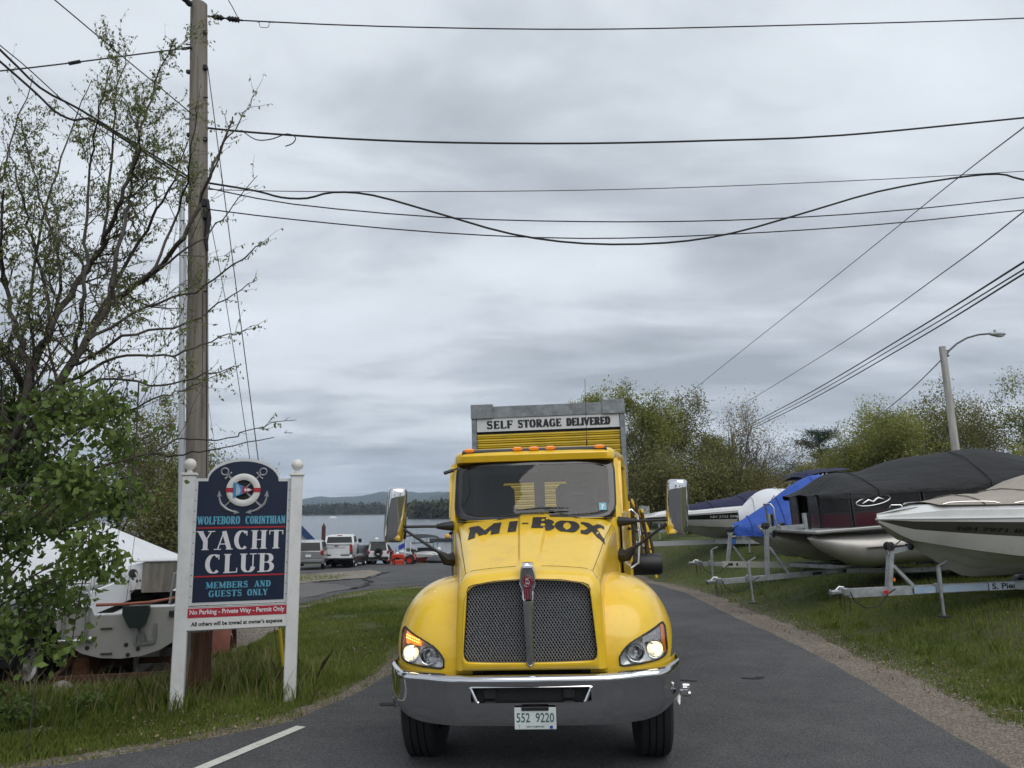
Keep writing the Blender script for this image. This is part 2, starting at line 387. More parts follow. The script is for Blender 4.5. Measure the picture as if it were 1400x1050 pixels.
# ================================================================== GROUND
def wmat(name, stops, scales, rough=.95, bump=.5, bscale=30., fine=None):
    """ground material: colour ramp over layered world-space noise"""
    m = bpy.data.materials.new(name); m.use_nodes = True; t = m.node_tree; n = t.nodes; l = t.links
    b = n['Principled BSDF']; b.inputs['Roughness'].default_value = rough; b.inputs['Specular IOR Level'].default_value = .25
    g = n.new('ShaderNodeNewGeometry'); acc = None
    for sc, wt in scales:
        q = n.new('ShaderNodeTexNoise'); q.inputs['Scale'].default_value = sc; q.inputs['Detail'].default_value = 6; q.inputs['Roughness'].default_value = .65
        l.new(g.outputs['Position'], q.inputs['Vector'])
        mm = n.new('ShaderNodeMath'); mm.operation = 'MULTIPLY'; mm.inputs[1].default_value = wt; l.new(q.outputs['Fac'], mm.inputs[0])
        if acc is None: acc = mm.outputs[0]
        else:
            ad = n.new('ShaderNodeMath'); ad.operation = 'ADD'; l.new(acc, ad.inputs[0]); l.new(mm.outputs[0], ad.inputs[1]); acc = ad.outputs[0]
    rp = n.new('ShaderNodeValToRGB'); cr_ = rp.color_ramp
    while len(cr_.elements) < len(stops): cr_.elements.new(.5)
    for i, (p, c) in enumerate(stops): cr_.elements[i].position = p; cr_.elements[i].color = (*c, 1)
    l.new(acc, rp.inputs[0]); colr = rp.outputs[0]
    if fine:
        v = n.new('ShaderNodeTexVoronoi'); v.inputs['Scale'].default_value = fine[0]; l.new(g.outputs['Position'], v.inputs['Vector'])
        hs = n.new('ShaderNodeSeparateColor'); l.new(v.outputs['Color'], hs.inputs[0])
        mr = n.new('ShaderNodeMapRange'); mr.inputs[3].default_value = 1-fine[1]; mr.inputs[4].default_value = 1+fine[1]; l.new(hs.outputs[0], mr.inputs[0])
        mx = n.new('ShaderNodeMix'); mx.data_type = 'RGBA'; mx.blend_type = 'MULTIPLY'; mx.inputs[0].default_value = 1
        cb = n.new('ShaderNodeCombineColor')
        for i in range(3): l.new(mr.outputs[0], cb.inputs[i])
        l.new(colr, mx.inputs[6]); l.new(cb.outputs[0], mx.inputs[7]); colr = mx.outputs[2]
        bsrc = v.outputs['Distance']
    l.new(colr, b.inputs['Base Color'])
    q = n.new('ShaderNodeTexNoise'); q.inputs['Scale'].default_value = bscale; q.inputs['Detail'].default_value = 6; l.new(g.outputs['Position'], q.inputs['Vector'])
    bp = n.new('ShaderNodeBump'); bp.inputs['Strength'].default_value = bump; bp.inputs['Distance'].default_value = .02
    l.new(q.outputs['Fac'], bp.inputs['Height']); l.new(bp.outputs[0], b.inputs['Normal'])
    return m
M_SOIL = wmat('turf_soil', [(.36, (.075, .062, .038)), (.46, (.072, .076, .028)), (.56, (.066, .085, .024)), (.66, (.085, .082, .040))], [(.35, .4), (2.2, .35), (14, .25)], fine=(60, .35))
M_ASPH = wmat('asphalt', [(.36, (.058, .058, .061)), (.5, (.084, .084, .087)), (.6, (.108, .107, .107))], [(.3, .45), (1.9, .3), (40, .25)], rough=.88, bump=.45, bscale=120, fine=(110, .45))
M_ASPH2 = wmat('old_asphalt', [(.34, (.10, .10, .10)), (.6, (.15, .148, .145))], [(.25, .5), (1.6, .25), (40, .25)], rough=.9, bump=.4, bscale=120, fine=(90, .3))
M_GRAV = wmat('gravel', [(.34, (.10, .082, .062)), (.5, (.19, .16, .13)), (.64, (.29, .255, .215))], [(1.2, .4), (7, .25), (50, .35)], bump=1.0, bscale=70, fine=(55, .5))
M_YARD = wmat('yard_dirt', [(.34, (.16, .135, .11)), (.5, (.23, .20, .165)), (.64, (.31, .28, .24))], [(.8, .4), (5, .3), (40, .3)], bump=1.0, bscale=60, fine=(40, .4))
M_LINE = wmat('road_paint', [(.36, (.22, .22, .20)), (.44, (.55, .55, .50)), (.7, (.68, .68, .63))], [(6, .4), (45, .6)], rough=.8, bump=.3, bscale=120)
M_TAR = wmat('crack_tar', [(.3, (.02, .02, .021)), (.7, (.035, .035, .036))], [(6, 1.0)], rough=.8)

def spaced(a, b, s0, s1, lim):
    """coordinates from a to b: spacing s0 near zero, growing outside +-lim"""
    pos = [0.0]
    while pos[-1] < b: pos.append(pos[-1]+(s0 if pos[-1] < lim else s0+(pos[-1]-lim)*s1))
    neg = [0.0]
    while neg[-1] > a: neg.append(neg[-1]-(s0 if -neg[-1] < lim else s0+(-neg[-1]-lim)*s1))
    return np.array(neg[:0:-1]+pos)
gx = spaced(-3600, 3600, .4, .06, 24); gy = spaced(-70, 5200, .4, .035, 64)
X, Y = np.meshgrid(gx, gy)
Z = terrain(X, Y)
nx_, ny_ = len(gx), len(gy)
idx = np.arange(nx_*ny_).reshape(ny_, nx_)
Fq = np.stack([idx[:-1, :-1], idx[:-1, 1:], idx[1:, 1:], idx[1:, :-1]], -1).reshape(-1, 4)
setp(np_mesh('ground', np.stack([X, Y, Z], -1).reshape(-1, 3), Fq, M_SOIL, smooth=True), kind='structure')

def patch(name, poly, off, material, jit=.06, step=.4, seg=.25):
    P = []; n = len(poly); rnd = random.Random(len(name)*7+n)
    for i in range(n):
        a = Vector(poly[i]); b = Vector(poly[(i+1) % n]); L = (b-a).length
        near = min(abs(a.y), abs(b.y)) < 30
        k = max(1, int(L/(seg if near else 1.2))); nn = Vector((-(b-a).y, (b-a).x))/max(L, 1e-6)
        for j in range(k):
            p = a+(b-a)*(j/k)
            ww = hnoise(p.x, p.y, .35, 2)*jit+hnoise(p.x, p.y, 1.3, 5)*jit*1.2+rnd.uniform(-1, 1)*jit*.35
            P.append(p+nn*float(ww))
    xs = [p.x for p in P]; ys = [p.y for p in P]
    pts = list(P); m = len(P)
    from itertools import product
    def inside(x, y):
        c = False; j = m-1
        for i in range(m):
            if (ys[i] > y) != (ys[j] > y) and x < (xs[j]-xs[i])*(y-ys[i])/(ys[j]-ys[i])+xs[i]: c = not c
            j = i
        return c
    big = (max(xs)-min(xs))*(max(ys)-min(ys)) > 600
    st = step*(2 if big else 1)
    for x in np.arange(min(xs), max(xs), st):
        for y in np.arange(min(ys), max(ys), st):
            if inside(x, y): pts.append(Vector((x+.01, y+.013)))
    r = mgeo.delaunay_2d_cdt(pts, [(i, (i+1) % m) for i in range(m)], [tuple(range(m))], 1, 1e-4)
    V = np.array([(p.x, p.y) for p in r[0]]); Zv = terrain(V[:, 0], V[:, 1])+off
    F = [f for f in r[2] if len(f) == 3]
    o = np_mesh(name, np.column_stack([V, Zv]), np.array(F), material, smooth=True)
    return setp(o, kind='structure')
RR = [(3.2, -40), (3.3, 0), (3.75, 5.5), (3.83, 6.48), (4.02, 8.5), (4.16, 10.5), (4.21, 15.5), (4.6, 21), (4.5, 24.5), (3.6, 29), (1.6, 35), (-.6, 41), (-2.6, 48.6)]
RL = [(-22, 48.2), (-22, 16), (-14, 15.5), (-9, 17), (-5.5, 20.2), (-4.5, 23.2), (-3.0, 25.6), (-2.2, 24), (-1.7, 20), (-1.5, 15), (-1.42, 12), (-1.55, 10.12), (-1.86, 8.9), (-2.2, 7.97), (-2.97, 7.29), (-3.7, 6.72), (-6.2, 5.75), (-12, 4.6), (-30, 3), (-30, -40)]
patch('gravel_shoulder', [(3.0, -40), (3.2, 5.0), (3.6, 8), (3.9, 15), (4.1, 22), (3.4, 28), (1.4, 35), (-1.0, 43), (.2, 43.6), (2.6, 36), (4.5, 29.5), (5.0, 25), (5.1, 21), (5.0, 18.2), (4.85, 13.5), (4.73, 10.5), (4.66, 7.5), (4.55, 5), (4.4, 0), (4.2, -40)], .012, M_GRAV, jit=.09)
patch('verge_gravel', [(-1.3, 24), (-1.3, 12), (-1.45, 10), (-1.8, 8.7), (-2.4, 7.5), (-3.5, 6.4), (-6, 5.4), (-12, 4.2), (-12, 4.9), (-6.5, 6.05), (-4.0, 7.0), (-3.2, 7.58), (-2.48, 8.25), (-2.1, 9.1), (-1.85, 10.3), (-1.75, 13), (-1.85, 18), (-2.3, 24)], .012, M_GRAV, jit=.07)
patch('boat_yard', [(-3.9, 10.9), (-4.6, 16.5), (-6.4, 18.4), (-9, 16.6), (-14, 15.2), (-24, 15.5), (-24, 9.5), (-12, 8.6), (-8, 9.0), (-5.5, 10.0)], .012, M_YARD, jit=.14)
patch('branch_shoulder', [(-10, 15.6), (-6.3, 18.2), (-4.9, 20.2), (-3.9, 23.2), (-2.6, 25), (-2.9, 26.1), (-5, 23.6), (-6, 20.6), (-10, 17.3)], .014, M_GRAV, jit=.1)
patch('road', RR+RL, .024, M_ASPH, jit=.022)
patch('parking_island', [(-18, 25.2), (-9.5, 25.6), (-7.4, 27), (-5.7, 30.5), (-5.7, 35), (-7.0, 38.2), (-9, 34.5), (-12, 31), (-18, 29)], .045, M_YARD, jit=.2)
patch('asphalt_patch', [(-7.2, 27.8), (-6.0, 26.6), (-4.9, 24.2), (-5.8, 20.6), (-9.2, 17.5), (-13.8, 16), (-21, 16.8), (-21, 25), (-9.5, 25.3)], .036, M_ASPH2, jit=.12)
# painted line
a, b = Vector((-2.05, 7.78)), Vector((-2.93, 5.6)); d = (b-a).normalized(); nn = Vector((-d.y, d.x))*.055
patch('edge_line', [tuple(a+nn), tuple(b+nn), tuple(b-nn), tuple(a-nn)], .030, M_LINE, jit=.004, step=.2)
def ribbon(name, pts, wd, off, material, jit=.05):
    V = []; F = []; P = []
    for i in range(len(pts)-1):
        a, b = Vector(pts[i]), Vector(pts[i+1]); k = max(2, int((b-a).length/.25))
        P += [a+(b-a)*(j/k)+Vector((random.uniform(-jit, jit), random.uniform(-jit, jit))) for j in range(k)]
    P.append(Vector(pts[-1]))
    for i, p in enumerate(P):
        d = (P[min(i+1, len(P)-1)]-P[max(i-1, 0)]).normalized(); q = Vector((-d.y, d.x))*wd*random.uniform(.25, 1)
        for s in (1, -1):
            r = p+q*s; V.append((r.x, r.y, tz(r.x, r.y)+off))
        if i: F.append((2*i-2, 2*i-1, 2*i+1, 2*i))
    return setp(np_mesh(name, V, F, material), kind='structure')
ribbon('pavement_crack', [(-5.75, 30.5), (-5.1, 28), (-4.8, 25.7), (-5.0, 24.0)], .10, .052, M_TAR, .12)
ribbon('pavement_crack', [(-4.8, 25.7), (-3.9, 26.3), (-3.0, 27.4), (-1.5, 27.9), (.5, 28.5)], .12, .052, M_TAR, .12)
ribbon('pavement_crack', [(-7.2, 27.8), (-5.75, 30.5), (-5.6, 35.2)], .10, .052, M_TAR, .1)
ribbon('oil_stain', [(-1.42, 8.62), (-1.1, 8.66), (-.75, 8.58)], .10, .030, M_TAR, .05)
ribbon('oil_stain', [(1.62, 9.6), (1.9, 9.62), (2.15, 9.55)], .045, .030, M_TAR, .04)
ribbon('oil_stain', [(2.72, 9.7), (2.9, 9.68), (3.0, 9.72)], .05, .030, M_TAR, .04)

# ------------------------------------------------------------------ lake, hills, far shore
ml = bpy.data.materials.new('lake_water'); ml.use_nodes = True; t_ = ml.node_tree; b_ = t_.nodes['Principled BSDF']
b_.inputs['Base Color'].default_value = (.045, .065, .085, 1); b_.inputs['Roughness'].default_value = .16; b_.inputs['IOR'].default_value = 1.33
g_ = t_.nodes.new('ShaderNodeNewGeometry'); mp_ = t_.nodes.new('ShaderNodeMapping'); mp_.inputs['Scale'].default_value = (.35, 1.0, 1); t_.links.new(g_.outputs['Position'], mp_.inputs[0])
hsum = None
for sc, wt in ((.05, 1.3), (.45, .55), (2.2, .25)):
    q = t_.nodes.new('ShaderNodeTexNoise'); q.inputs['Scale'].default_value = sc; q.inputs['Detail'].default_value = 4; t_.links.new(mp_.outputs[0], q.inputs['Vector'])
    m_ = t_.nodes.new('ShaderNodeMath'); m_.operation = 'MULTIPLY'; m_.inputs[1].default_value = wt; t_.links.new(q.outputs['Fac'], m_.inputs[0])
    if hsum is None: hsum = m_.outputs[0]
    else:
        ad = t_.nodes.new('ShaderNodeMath'); t_.links.new(hsum, ad.inputs[0]); t_.links.new(m_.outputs[0], ad.inputs[1]); hsum = ad.outputs[0]
bp_ = t_.nodes.new('ShaderNodeBump'); bp_.inputs['Strength'].default_value = .9; bp_.inputs['Distance'].default_value = .55; t_.links.new(hsum, bp_.inputs['Height']); t_.links.new(bp_.outputs[0], b_.inputs['Normal'])
LZ = -2.5
yy = np.array([44, 60, 90, 150, 300, 600, 1100.]); xx = np.linspace(-1500, 1500, 13); XX, YY = np.meshgrid(xx, yy); ii = np.arange(XX.size).reshape(XX.shape)
setp(np_mesh('lake', np.stack([XX, YY, np.full_like(XX, LZ)], -1).reshape(-1, 3), np.stack([ii[:-1, :-1], ii[:-1, 1:], ii[1:, 1:], ii[1:, :-1]], -1).reshape(-1, 4), ml), kind='structure')
M_HILL = wmat('hill_forest', [(.36, (.020, .032, .018)), (.5, (.036, .046, .024)), (.6, (.06, .058, .032)), (.68, (.075, .085, .045))], [(.004, .35), (.03, .35), (.2, .3)], bump=1.0, bscale=.05)
def hill(xc, yc, prof, depth):
    """prof: list of (x, height) ridge line"""
    px = np.linspace(prof[0][0], prof[-1][0], 140); ph = np.interp(px, [p[0] for p in prof], [p[1] for p in prof])
    k = np.ones(7)/7; ph = np.convolve(np.pad(ph, 3, 'edge'), k, 'valid')+2.0*np.sin(px/23)+1.6*np.sin(px/9.1)+np.random.uniform(-1.2, 1.2, len(px))
    rows = np.linspace(-1, 1, 17); V = []
    for r in rows:
        hh = ph*np.cos(r*math.pi/2)**1.1 + (1-abs(r))*6*np.sin(px/60+r*5)*(ph > 12)
        V.append(np.stack([px, np.full_like(px, yc+r*depth), np.maximum(hh, -4)-3*(abs(r) > .98)], -1))
    V = np.array(V); i = np.arange(V.shape[0]*V.shape[1]).reshape(V.shape[:2])
    return setp(np_mesh('hill', V.reshape(-1, 3), np.stack([i[:-1, :-1], i[:-1, 1:], i[1:, 1:], i[1:, :-1]], -1).reshape(-1, 4), M_HILL, smooth=True), kind='structure')
hill(0, 4000, [(-2300, 20), (-1700, 32), (-1330, 44), (-1080, 57), (-960, 74), (-800, 80), (-680, 92), (-560, 101), (-420, 99), (-330, 93), (-240, 86), (-100, 80), (100, 72), (400, 60), (800, 40)], 900)
hill(0, 2600, [(-500, 10), (-330, 22), (-230, 52), (-150, 62), (-60, 66), (60, 60), (300, 50), (500, 45)], 500)
hill(0, 3000, [(400, 20), (700, 60), (850, 88), (960, 108), (1080, 100), (1250, 96), (1500, 120), (1900, 100), (2600, 50)], 800)

def leaf_mat(name, c1, c2, tr=.35):
    m = bpy.data.materials.new(name); m.use_nodes = True; t = m.node_tree; n = t.nodes; l = t.links; n.clear()
    o = n.new('ShaderNodeOutputMaterial'); df = n.new('ShaderNodeBsdfPrincipled'); tl = n.new('ShaderNodeBsdfTranslucent'); mx = n.new('ShaderNodeMixShader'); mx.inputs[0].default_value = tr
    a = n.new('ShaderNodeAttribute'); a.attribute_name = 'tint'; mc = n.new('ShaderNodeMix'); mc.data_type = 'RGBA'
    mc.inputs[6].default_value = (*c1, 1); mc.inputs[7].default_value = (*c2, 1); l.new(a.outputs['Fac'], mc.inputs[0])
    df.inputs['Roughness'].default_value = .55; df.inputs['Specular IOR Level'].default_value = .3
    l.new(mc.outputs[2], df.inputs['Base Color']); l.new(mc.outputs[2], tl.inputs[0])
    l.new(df.outputs[0], mx.inputs[1]); l.new(tl.outputs[0], mx.inputs[2]); l.new(mx.outputs[0], o.inputs[0]); return m
BARK = mat('bark', (.062, .052, .043), .9, var=.45, vscale=10, bump=.8, bscale=25, stretch=(1, 1, .25))
BARK2 = mat('grey_bark', (.12, .11, .10), .9, var=.4, vscale=10, bump=.6, bscale=25, stretch=(1, 1, .25))
L_OLIVE = leaf_mat('olive_leaves', (.080, .084, .028), (.27, .26, .09))
L_FRESH = leaf_mat('fresh_leaves', (.12, .135, .030), (.36, .37, .095))
L_BROWN = leaf_mat('budding_brown_leaves', (.13, .10, .055), (.32, .27, .13))
L_DARK = leaf_mat('dark_leaves', (.045, .075, .018), (.18, .26, .06))
L_PINE = leaf_mat('pine_needles', (.010, .024, .016), (.028, .055, .032), .15)
L_BUD = leaf_mat('young_leaves', (.11, .13, .04), (.24, .27, .10))
L_GRASS = leaf_mat('grass_blades', (.085, .120, .020), (.28, .33, .075), .3)
L_DRY = leaf_mat('dry_grass', (.20, .16, .08), (.36, .30, .18), .3)
L_FAR = leaf_mat('far_forest', (.020, .034, .014), (.085, .085, .035), .2)

def leaves_mesh(name, P, size, material, parent=None, droop=0.0, aspect=.55, sizes=None, tintv=None, lobed=False):
    P = np.asarray(P, float); n = len(P)
    d = np.random.normal(size=(n, 3)); d[:, 2] -= droop*2; d /= np.linalg.norm(d, axis=1)[:, None]
    u = np.cross(d, np.random.normal(size=(n, 3))); u /= np.linalg.norm(u, axis=1)[:, None]+1e-9
    nn = np.cross(d, u)
    s = (np.random.uniform(.55, 1.3, n)*size if sizes is None else sizes)[:, None]
    a = P; b = P+d*s*.5+u*s*aspect*.5+nn*s*.08; c = P+d*s; e = P+d*s*.5-u*s*aspect*.5+nn*s*.08
    V = np.stack([a, b, c, e], 1).reshape(-1, 3); F = np.arange(4*n).reshape(n, 4)
    tv = np.random.uniform(0, 1, n) if tintv is None else np.clip(tintv+np.random.uniform(-.25, .25, n), 0, 1)
    return np_mesh(name, V, F, material, parent, attr=np.repeat(tv, 4))
def seg_mesh(name, S, material, parent=None, n=5):
    """S: list of (p0, p1, r0, r1) -> one mesh of tapered tubes"""
    P0 = np.array([s[0] for s in S], float); P1 = np.array([s[1] for s in S], float); r0 = np.array([s[2] for s in S])[:, None]; r1 = np.array([s[3] for s in S])[:, None]
    d = P1-P0; d /= np.linalg.norm(d, axis=1)[:, None]+1e-9
    ref = np.where(np.abs(d[:, 2:3]) < .9, np.array([[0, 0, 1.]]), np.array([[1., 0, 0]]))
    a = np.cross(d, ref); a /= np.linalg.norm(a, axis=1)[:, None]; b = np.cross(d, a)
    ring0, ring1 = [], []
    for k in range(n):
        t = 2*math.pi*k/n; o = a*math.cos(t)+b*math.sin(t); ring0.append(P0-d*r0*.3+o*r0); ring1.append(P1+d*r1*.3+o*r1)
    V = np.concatenate([np.stack(ring0, 1), np.stack(ring1, 1)], 1).reshape(-1, 3); m = len(S)
    base = np.arange(m)[:, None]*2*n; F = []
    for k in range(n): F.append(np.concatenate([base+k, base+(k+1) % n, base+n+(k+1) % n, base+n+k], 1))
    return np_mesh(name, V, np.concatenate(F), material, parent, smooth=True)
def grow(S, tips, p, d, L, r, lev, maxlev, rnd, up=.25, split=(3, 5), ang=(28, 58), ratio=(.55, .78), wob=.16, trunkfree=.35):
    n = 4 if lev < 2 else 3; pts = [np.array(p, float)]; dd = np.array(d, float); rr = [r]
    for i in range(n):
        dd = dd+rnd.normal(0, wob, 3)+np.array([0, 0, up*.25]); dd /= np.linalg.norm(dd)
        q = pts[-1]+dd*L/n; r2 = r*(1-.55*(i+1)/n); S.append((pts[-1], q, rr[-1], r2)); pts.append(q); rr.append(r2)
    if lev >= maxlev:
        tips.append(pts[-1]); tips.append(pts[-2]); return
    k = rnd.integers(split[0], split[1]+1)+(2 if lev == 0 else 0)
    for j in range(k):
        f = rnd.uniform(trunkfree if lev == 0 else .3, 1.0) if j else 1.0
        ix = min(int(f*n), n-1); t = f*n-ix; q = pts[ix]*(1-t)+pts[ix+1]*t
        if j == 0: q = pts[-1]
        ax = rnd.normal(size=3); ax -= ax.dot(dd)*dd; ax /= np.linalg.norm(ax); an = R(rnd.uniform(*ang))*(.5 if j == 0 else 1)
        nd = dd*math.cos(an)+ax*math.sin(an); nd[2] += up*.4; nd /= np.linalg.norm(nd)
        grow(S, tips, q, nd, L*rnd.uniform(*ratio), max(rr[ix]*.62, .004), lev+1, maxlev, rnd, up, split, ang, ratio, wob)
def make_tree(name, label, cat, loc, H, seed, leafm, nleaf, lsize, sigma, barkm=BARK, maxlev=4, up=.3, ang=(25, 55), group=None, trunk=.35, split=(3, 5), r0=None, stems=1, flat=1.0):
    rnd = np.random.default_rng(seed); np.random.seed(seed)
    t = thing(name, label, cat, loc, 0, group); S = []; tips = []
    for s in range(stems):
        d0 = np.array([rnd.normal(0, .1*(1+2*(stems > 1))), rnd.normal(0, .1*(1+2*(stems > 1))), 1.])
        grow(S, tips, (rnd.normal(0, .25)*(stems > 1), rnd.normal(0, .25)*(stems > 1), -.3), d0/np.linalg.norm(d0), H*.42, r0 or H*.018, 0, maxlev, rnd, up, split, ang, trunkfree=trunk)
    zmax = max(s[1][2] for s in S); k = H/zmax
    S = [(a*k, b*k, c*k, e*k) for a, b, c, e in S]; tips = np.array(tips)*k
    seg_mesh('trunk', S, barkm, t)
    if nleaf:
        # whole branches come out lighter or darker, fuller or barer
        ci = rnd.integers(0, len(tips), nleaf); den = hnoise(tips[:, 0]+tips[:, 2]*.7, tips[:, 1]-tips[:, 2], H*.12, seed); keep = rnd.uniform(-.9, .9, nleaf) < den[ci]+.35
        ci = ci[keep]; P = tips[ci]+rnd.normal(0, sigma, (len(ci), 3))*np.array([1, 1, flat])
        tv = .5+.4*hnoise(P[:, 0], P[:, 1]+P[:, 2], H*.16, seed+3)
        leaves_mesh('crown', P, lsize, leafm, t, droop=.3, tintv=tv)
    return t
# wooded far shore and point: nobody could count these trees
def forest(name, pts, hmin, hmax, seed, lm, parts=26):
    rnd = np.random.default_rng(seed); V = []; T = []
    for (x, y, z) in pts:
        h = rnd.uniform(hmin, hmax); con = rnd.uniform() < .35; w_ = h*(.16 if con else .36); tt = rnd.uniform(0, .3) if con else rnd.uniform(.2, 1)
        zz_ = rnd.uniform(0, 1, parts); rad = w_*((1-zz_) if con else np.sqrt(np.clip(1-(zz_*1.6-.75)**2, .02, 1)))
        th = rnd.uniform(0, 6.28, parts); c = np.stack([x+rad*np.cos(th), y+rad*np.sin(th), z+h*(.05+.95*zz_)], 1)
        s = h*rnd.uniform(.10, .22, parts)[:, None]
        for k in range(3): V.append(c+rnd.normal(0, 1, (parts, 3))*s*.7)
        T.append(np.repeat(np.clip(tt+rnd.uniform(-.2, .2, parts), 0, 1)[None], 3, 0))
    V = np.array(V).reshape(-1, 3, parts, 3).transpose(0, 2, 1, 3).reshape(-1, 3); T = np.array(T).transpose(0, 2, 1).reshape(-1)
    return setp(np_mesh(name, V, np.arange(len(V)).reshape(-1, 3), lm, attr=T), kind='stuff')
rs = np.random.default_rng(5)
pts = [(x, 1004+rs.uniform(0, 50), 0) for x in rs.uniform(-560, 160, 1500)]
pts = [(x, y, max(LZ+.2, tz(x, y))) for x, y, z in pts]
setp(forest('far_shore_forest', pts, 5, 12, 3, L_FAR), 'dark mixed forest lining the far shore of the lake', 'forest')
pts = []
while len(pts) < 700:
    x = rs.uniform(-75, 190); y = rs.uniform(425, 515)
    if ((x-60)/122)**2+((y-470)/45)**2 < 1: pts.append((x, y, max(LZ, tz(x, y))))
setp(forest('point_forest', pts, 5, 10, 4, L_FAR, 60), 'wooded point reaching into the lake behind the left truck mirror', 'forest')

# ================================================================== TREES
def place(src, name, label, loc, rz, s, group=None):
    c = copy_tree(src); c.location = loc; c.rotation_euler = (0, 0, rz); c.scale = s if isinstance(s, tuple) else (s, s, s); c['label'] = label
    if group: c['group'] = group
    return c
GC = 'trees behind the boats on the right'
def gl(x, y): return (x, y, tz(x, y)-.05)
tA = make_tree('maple_tree', 'tall leafy green maple directly right of the storage box', 'tree', gl(6.7, 42), 7.7, 11, L_FRESH, 10500, .13, .20, group=GC, maxlev=5, split=(2, 4))
tB = make_tree('oak_tree', 'olive brown budding tree between the leafy maple and the mirror', 'tree', gl(9.2, 47), 8.0, 12, L_OLIVE, 12500, .13, .24, group=GC, maxlev=5, split=(2, 4))
tC = make_tree('bare_tree', 'pale nearly bare tree with the highest crown over the navy boat', 'tree', gl(12.3, 46), 8.0, 13, L_BROWN, 6500, .11, .25, BARK2, group=GC, ang=(20, 45))
tD = make_tree('leaning_tree', 'bare tree leaning right beside the small far pole', 'tree', gl(15.0, 50), 6.2, 14, L_BROWN, 2200, .11, .25, BARK2, group=GC, ang=(25, 50))
tD.rotation_euler = (0, R(14), 0)
place(tA, '', 'thin leafy treetop rising behind the right end of the storage box', gl(4.9, 47), 2.1, (.85, .85, 1.08), GC)
place(tB, '', 'dense olive tree just left of the right truck mirror', gl(8.0, 52), 1.3, (1.1, 1.1, .98), GC)
place(tB, '', 'olive tree standing behind the right truck mirror', gl(10.8, 50), 3.4, (1.15, 1.15, .93), GC)
place(tA, '', 'bright green tree under the pale bare crown', gl(12.6, 49), 4.4, (.95, .95, .74), GC)
place(tA, '', 'low bright green tree left of the small far pole', gl(14.2, 52), 1.0, (.8, .8, .66), GC)
bu = make_tree('shrub', 'olive shrub below the leafy maple beside the truck', 'shrub', gl(7.0, 38.5), 3.8, 31, L_OLIVE, 15000, .13, .45, maxlev=3, stems=4, trunk=.1, ang=(30, 65), group='shrubs behind the boats')
for x, y, s, lb, rz in ((9.4, 41, 1.0, 'olive shrub behind the right truck mirror', 1), (12.0, 42, .95, 'olive shrub behind the navy boat cover', 2), (14.4, 45, .85, 'olive shrub left of the small pole base', 3),
                        (17.6, 56, .9, 'low shrub right of the small pole', 4), (20.5, 58, .8, 'low shrub under the gap of sky by the distant hill', 5), (5.6, 44, 1.1, 'shrub low behind the storage box edge', .5)):
    place(bu, '', lb, gl(x, y), rz, s, 'shrubs behind the boats')
# pine
def pine(loc, H, seed):
    rnd = np.random.default_rng(seed); np.random.seed(seed)
    t = thing('pine_tree', 'dark green pine with tiered flat crown left of the street lamp', 'tree', loc); S = []; P = []
    S.append((np.array([0, 0, -.3]), np.array([.1, 0, H*.95]), .16, .03))
    for i in range(26):
        z = H*(.22+.76*(i/26)); L = (1-(i/26)**2.2)*H*.50*rnd.uniform(.45, 1.2)+.5; a = rnd.uniform(0, 6.28); e = rnd.uniform(.15, .5)
        p = np.array([.05, 0, z])
        for k in range(4):
            q = p+np.array([math.cos(a), math.sin(a), e*(.4+k*.25)])*L/4; S.append((p, q, .04*(1-k/5), .04*(1-(k+1)/5))); p = q
            if k >= 1: P.append(q+rnd.normal(0, .16+.09*k, (150, 3))*np.array([1, 1, .38]))
    seg_mesh('trunk', S, BARK, t); P = np.concatenate(P); leaves_mesh('crown', P, .20, L_PINE, t, aspect=.22, tintv=.5+.4*hnoise(P[:, 0], P[:, 2], .6, 2)); return t
pine(gl(23.0, 58), 6.1, 3)
# right hand group
GR = 'trees right of the street lamp pole'
tE = make_tree('maple_tree', 'broad yellow green maple left of the street lamp pole', 'tree', gl(21.5, 43), 6.9, 21, L_FRESH, 30000, .13, .32, group=GR, stems=2, trunk=.2, maxlev=5, split=(2, 4))
tF = make_tree('budding_tree', 'olive budding tree behind the street lamp pole', 'tree', gl(25.4, 45), 7.9, 22, L_OLIVE, 26000, .12, .32, group=GR, stems=2, trunk=.2, maxlev=5, split=(2, 4))
tG = make_tree('maple_tree', 'round green maple at the right edge of the photo', 'tree', gl(30.2, 46), 8.8, 23, L_FRESH, 42000, .13, .32, group=GR, stems=2, trunk=.2, maxlev=5, split=(2, 4))
place(tF, '', 'shorter olive budding tree between the lamp pole and the green maple', gl(27.6, 48), 2.2, .92, GR)
place(tG, '', 'green maple partly outside the right edge of the photo', gl(34.5, 44), 2.0, .95, GR)
place(tE, '', 'low yellow green tree at the left end of the right hand group', gl(19.2, 46), 3.0, .72, GR)
place(tE, '', 'small olive tree under the pine', gl(20.6, 52), 4.1, .62, GR)
place(tG, '', 'green tree filling the gap just left of the lamp pole', gl(23.6, 50), 5.1, .85, GR)
hb = make_tree('hedge_shrub', 'rust brown bushy shrub left of the black boat cover', 'shrub', gl(16.4, 40), 2.9, 41, L_BROWN, 14000, .12, .4, maxlev=3, stems=4, trunk=.1, ang=(30, 65), group='shrubs along the back of the boat lawn')
for x, y, s, lb, rz in ((19.0, 37, 1.0, 'brown bushy shrub above the blue cover', 1), (21.0, 36, .95, 'brown shrub left of the lamp pole base', 2), (22.6, 35, 1.0, 'brown shrub right of the lamp pole base', 3),
                        (24.6, 36, 1.0, 'brown shrub above the black boat cover peak', 4), (26.8, 37, .9, 'brown shrub beside the brown house', 5), (14.6, 41, .75, 'low brown shrub behind the blue cover peak', 6)):
    place(hb, '', lb, gl(x, y), rz, s, 'shrubs along the back of the boat lawn')
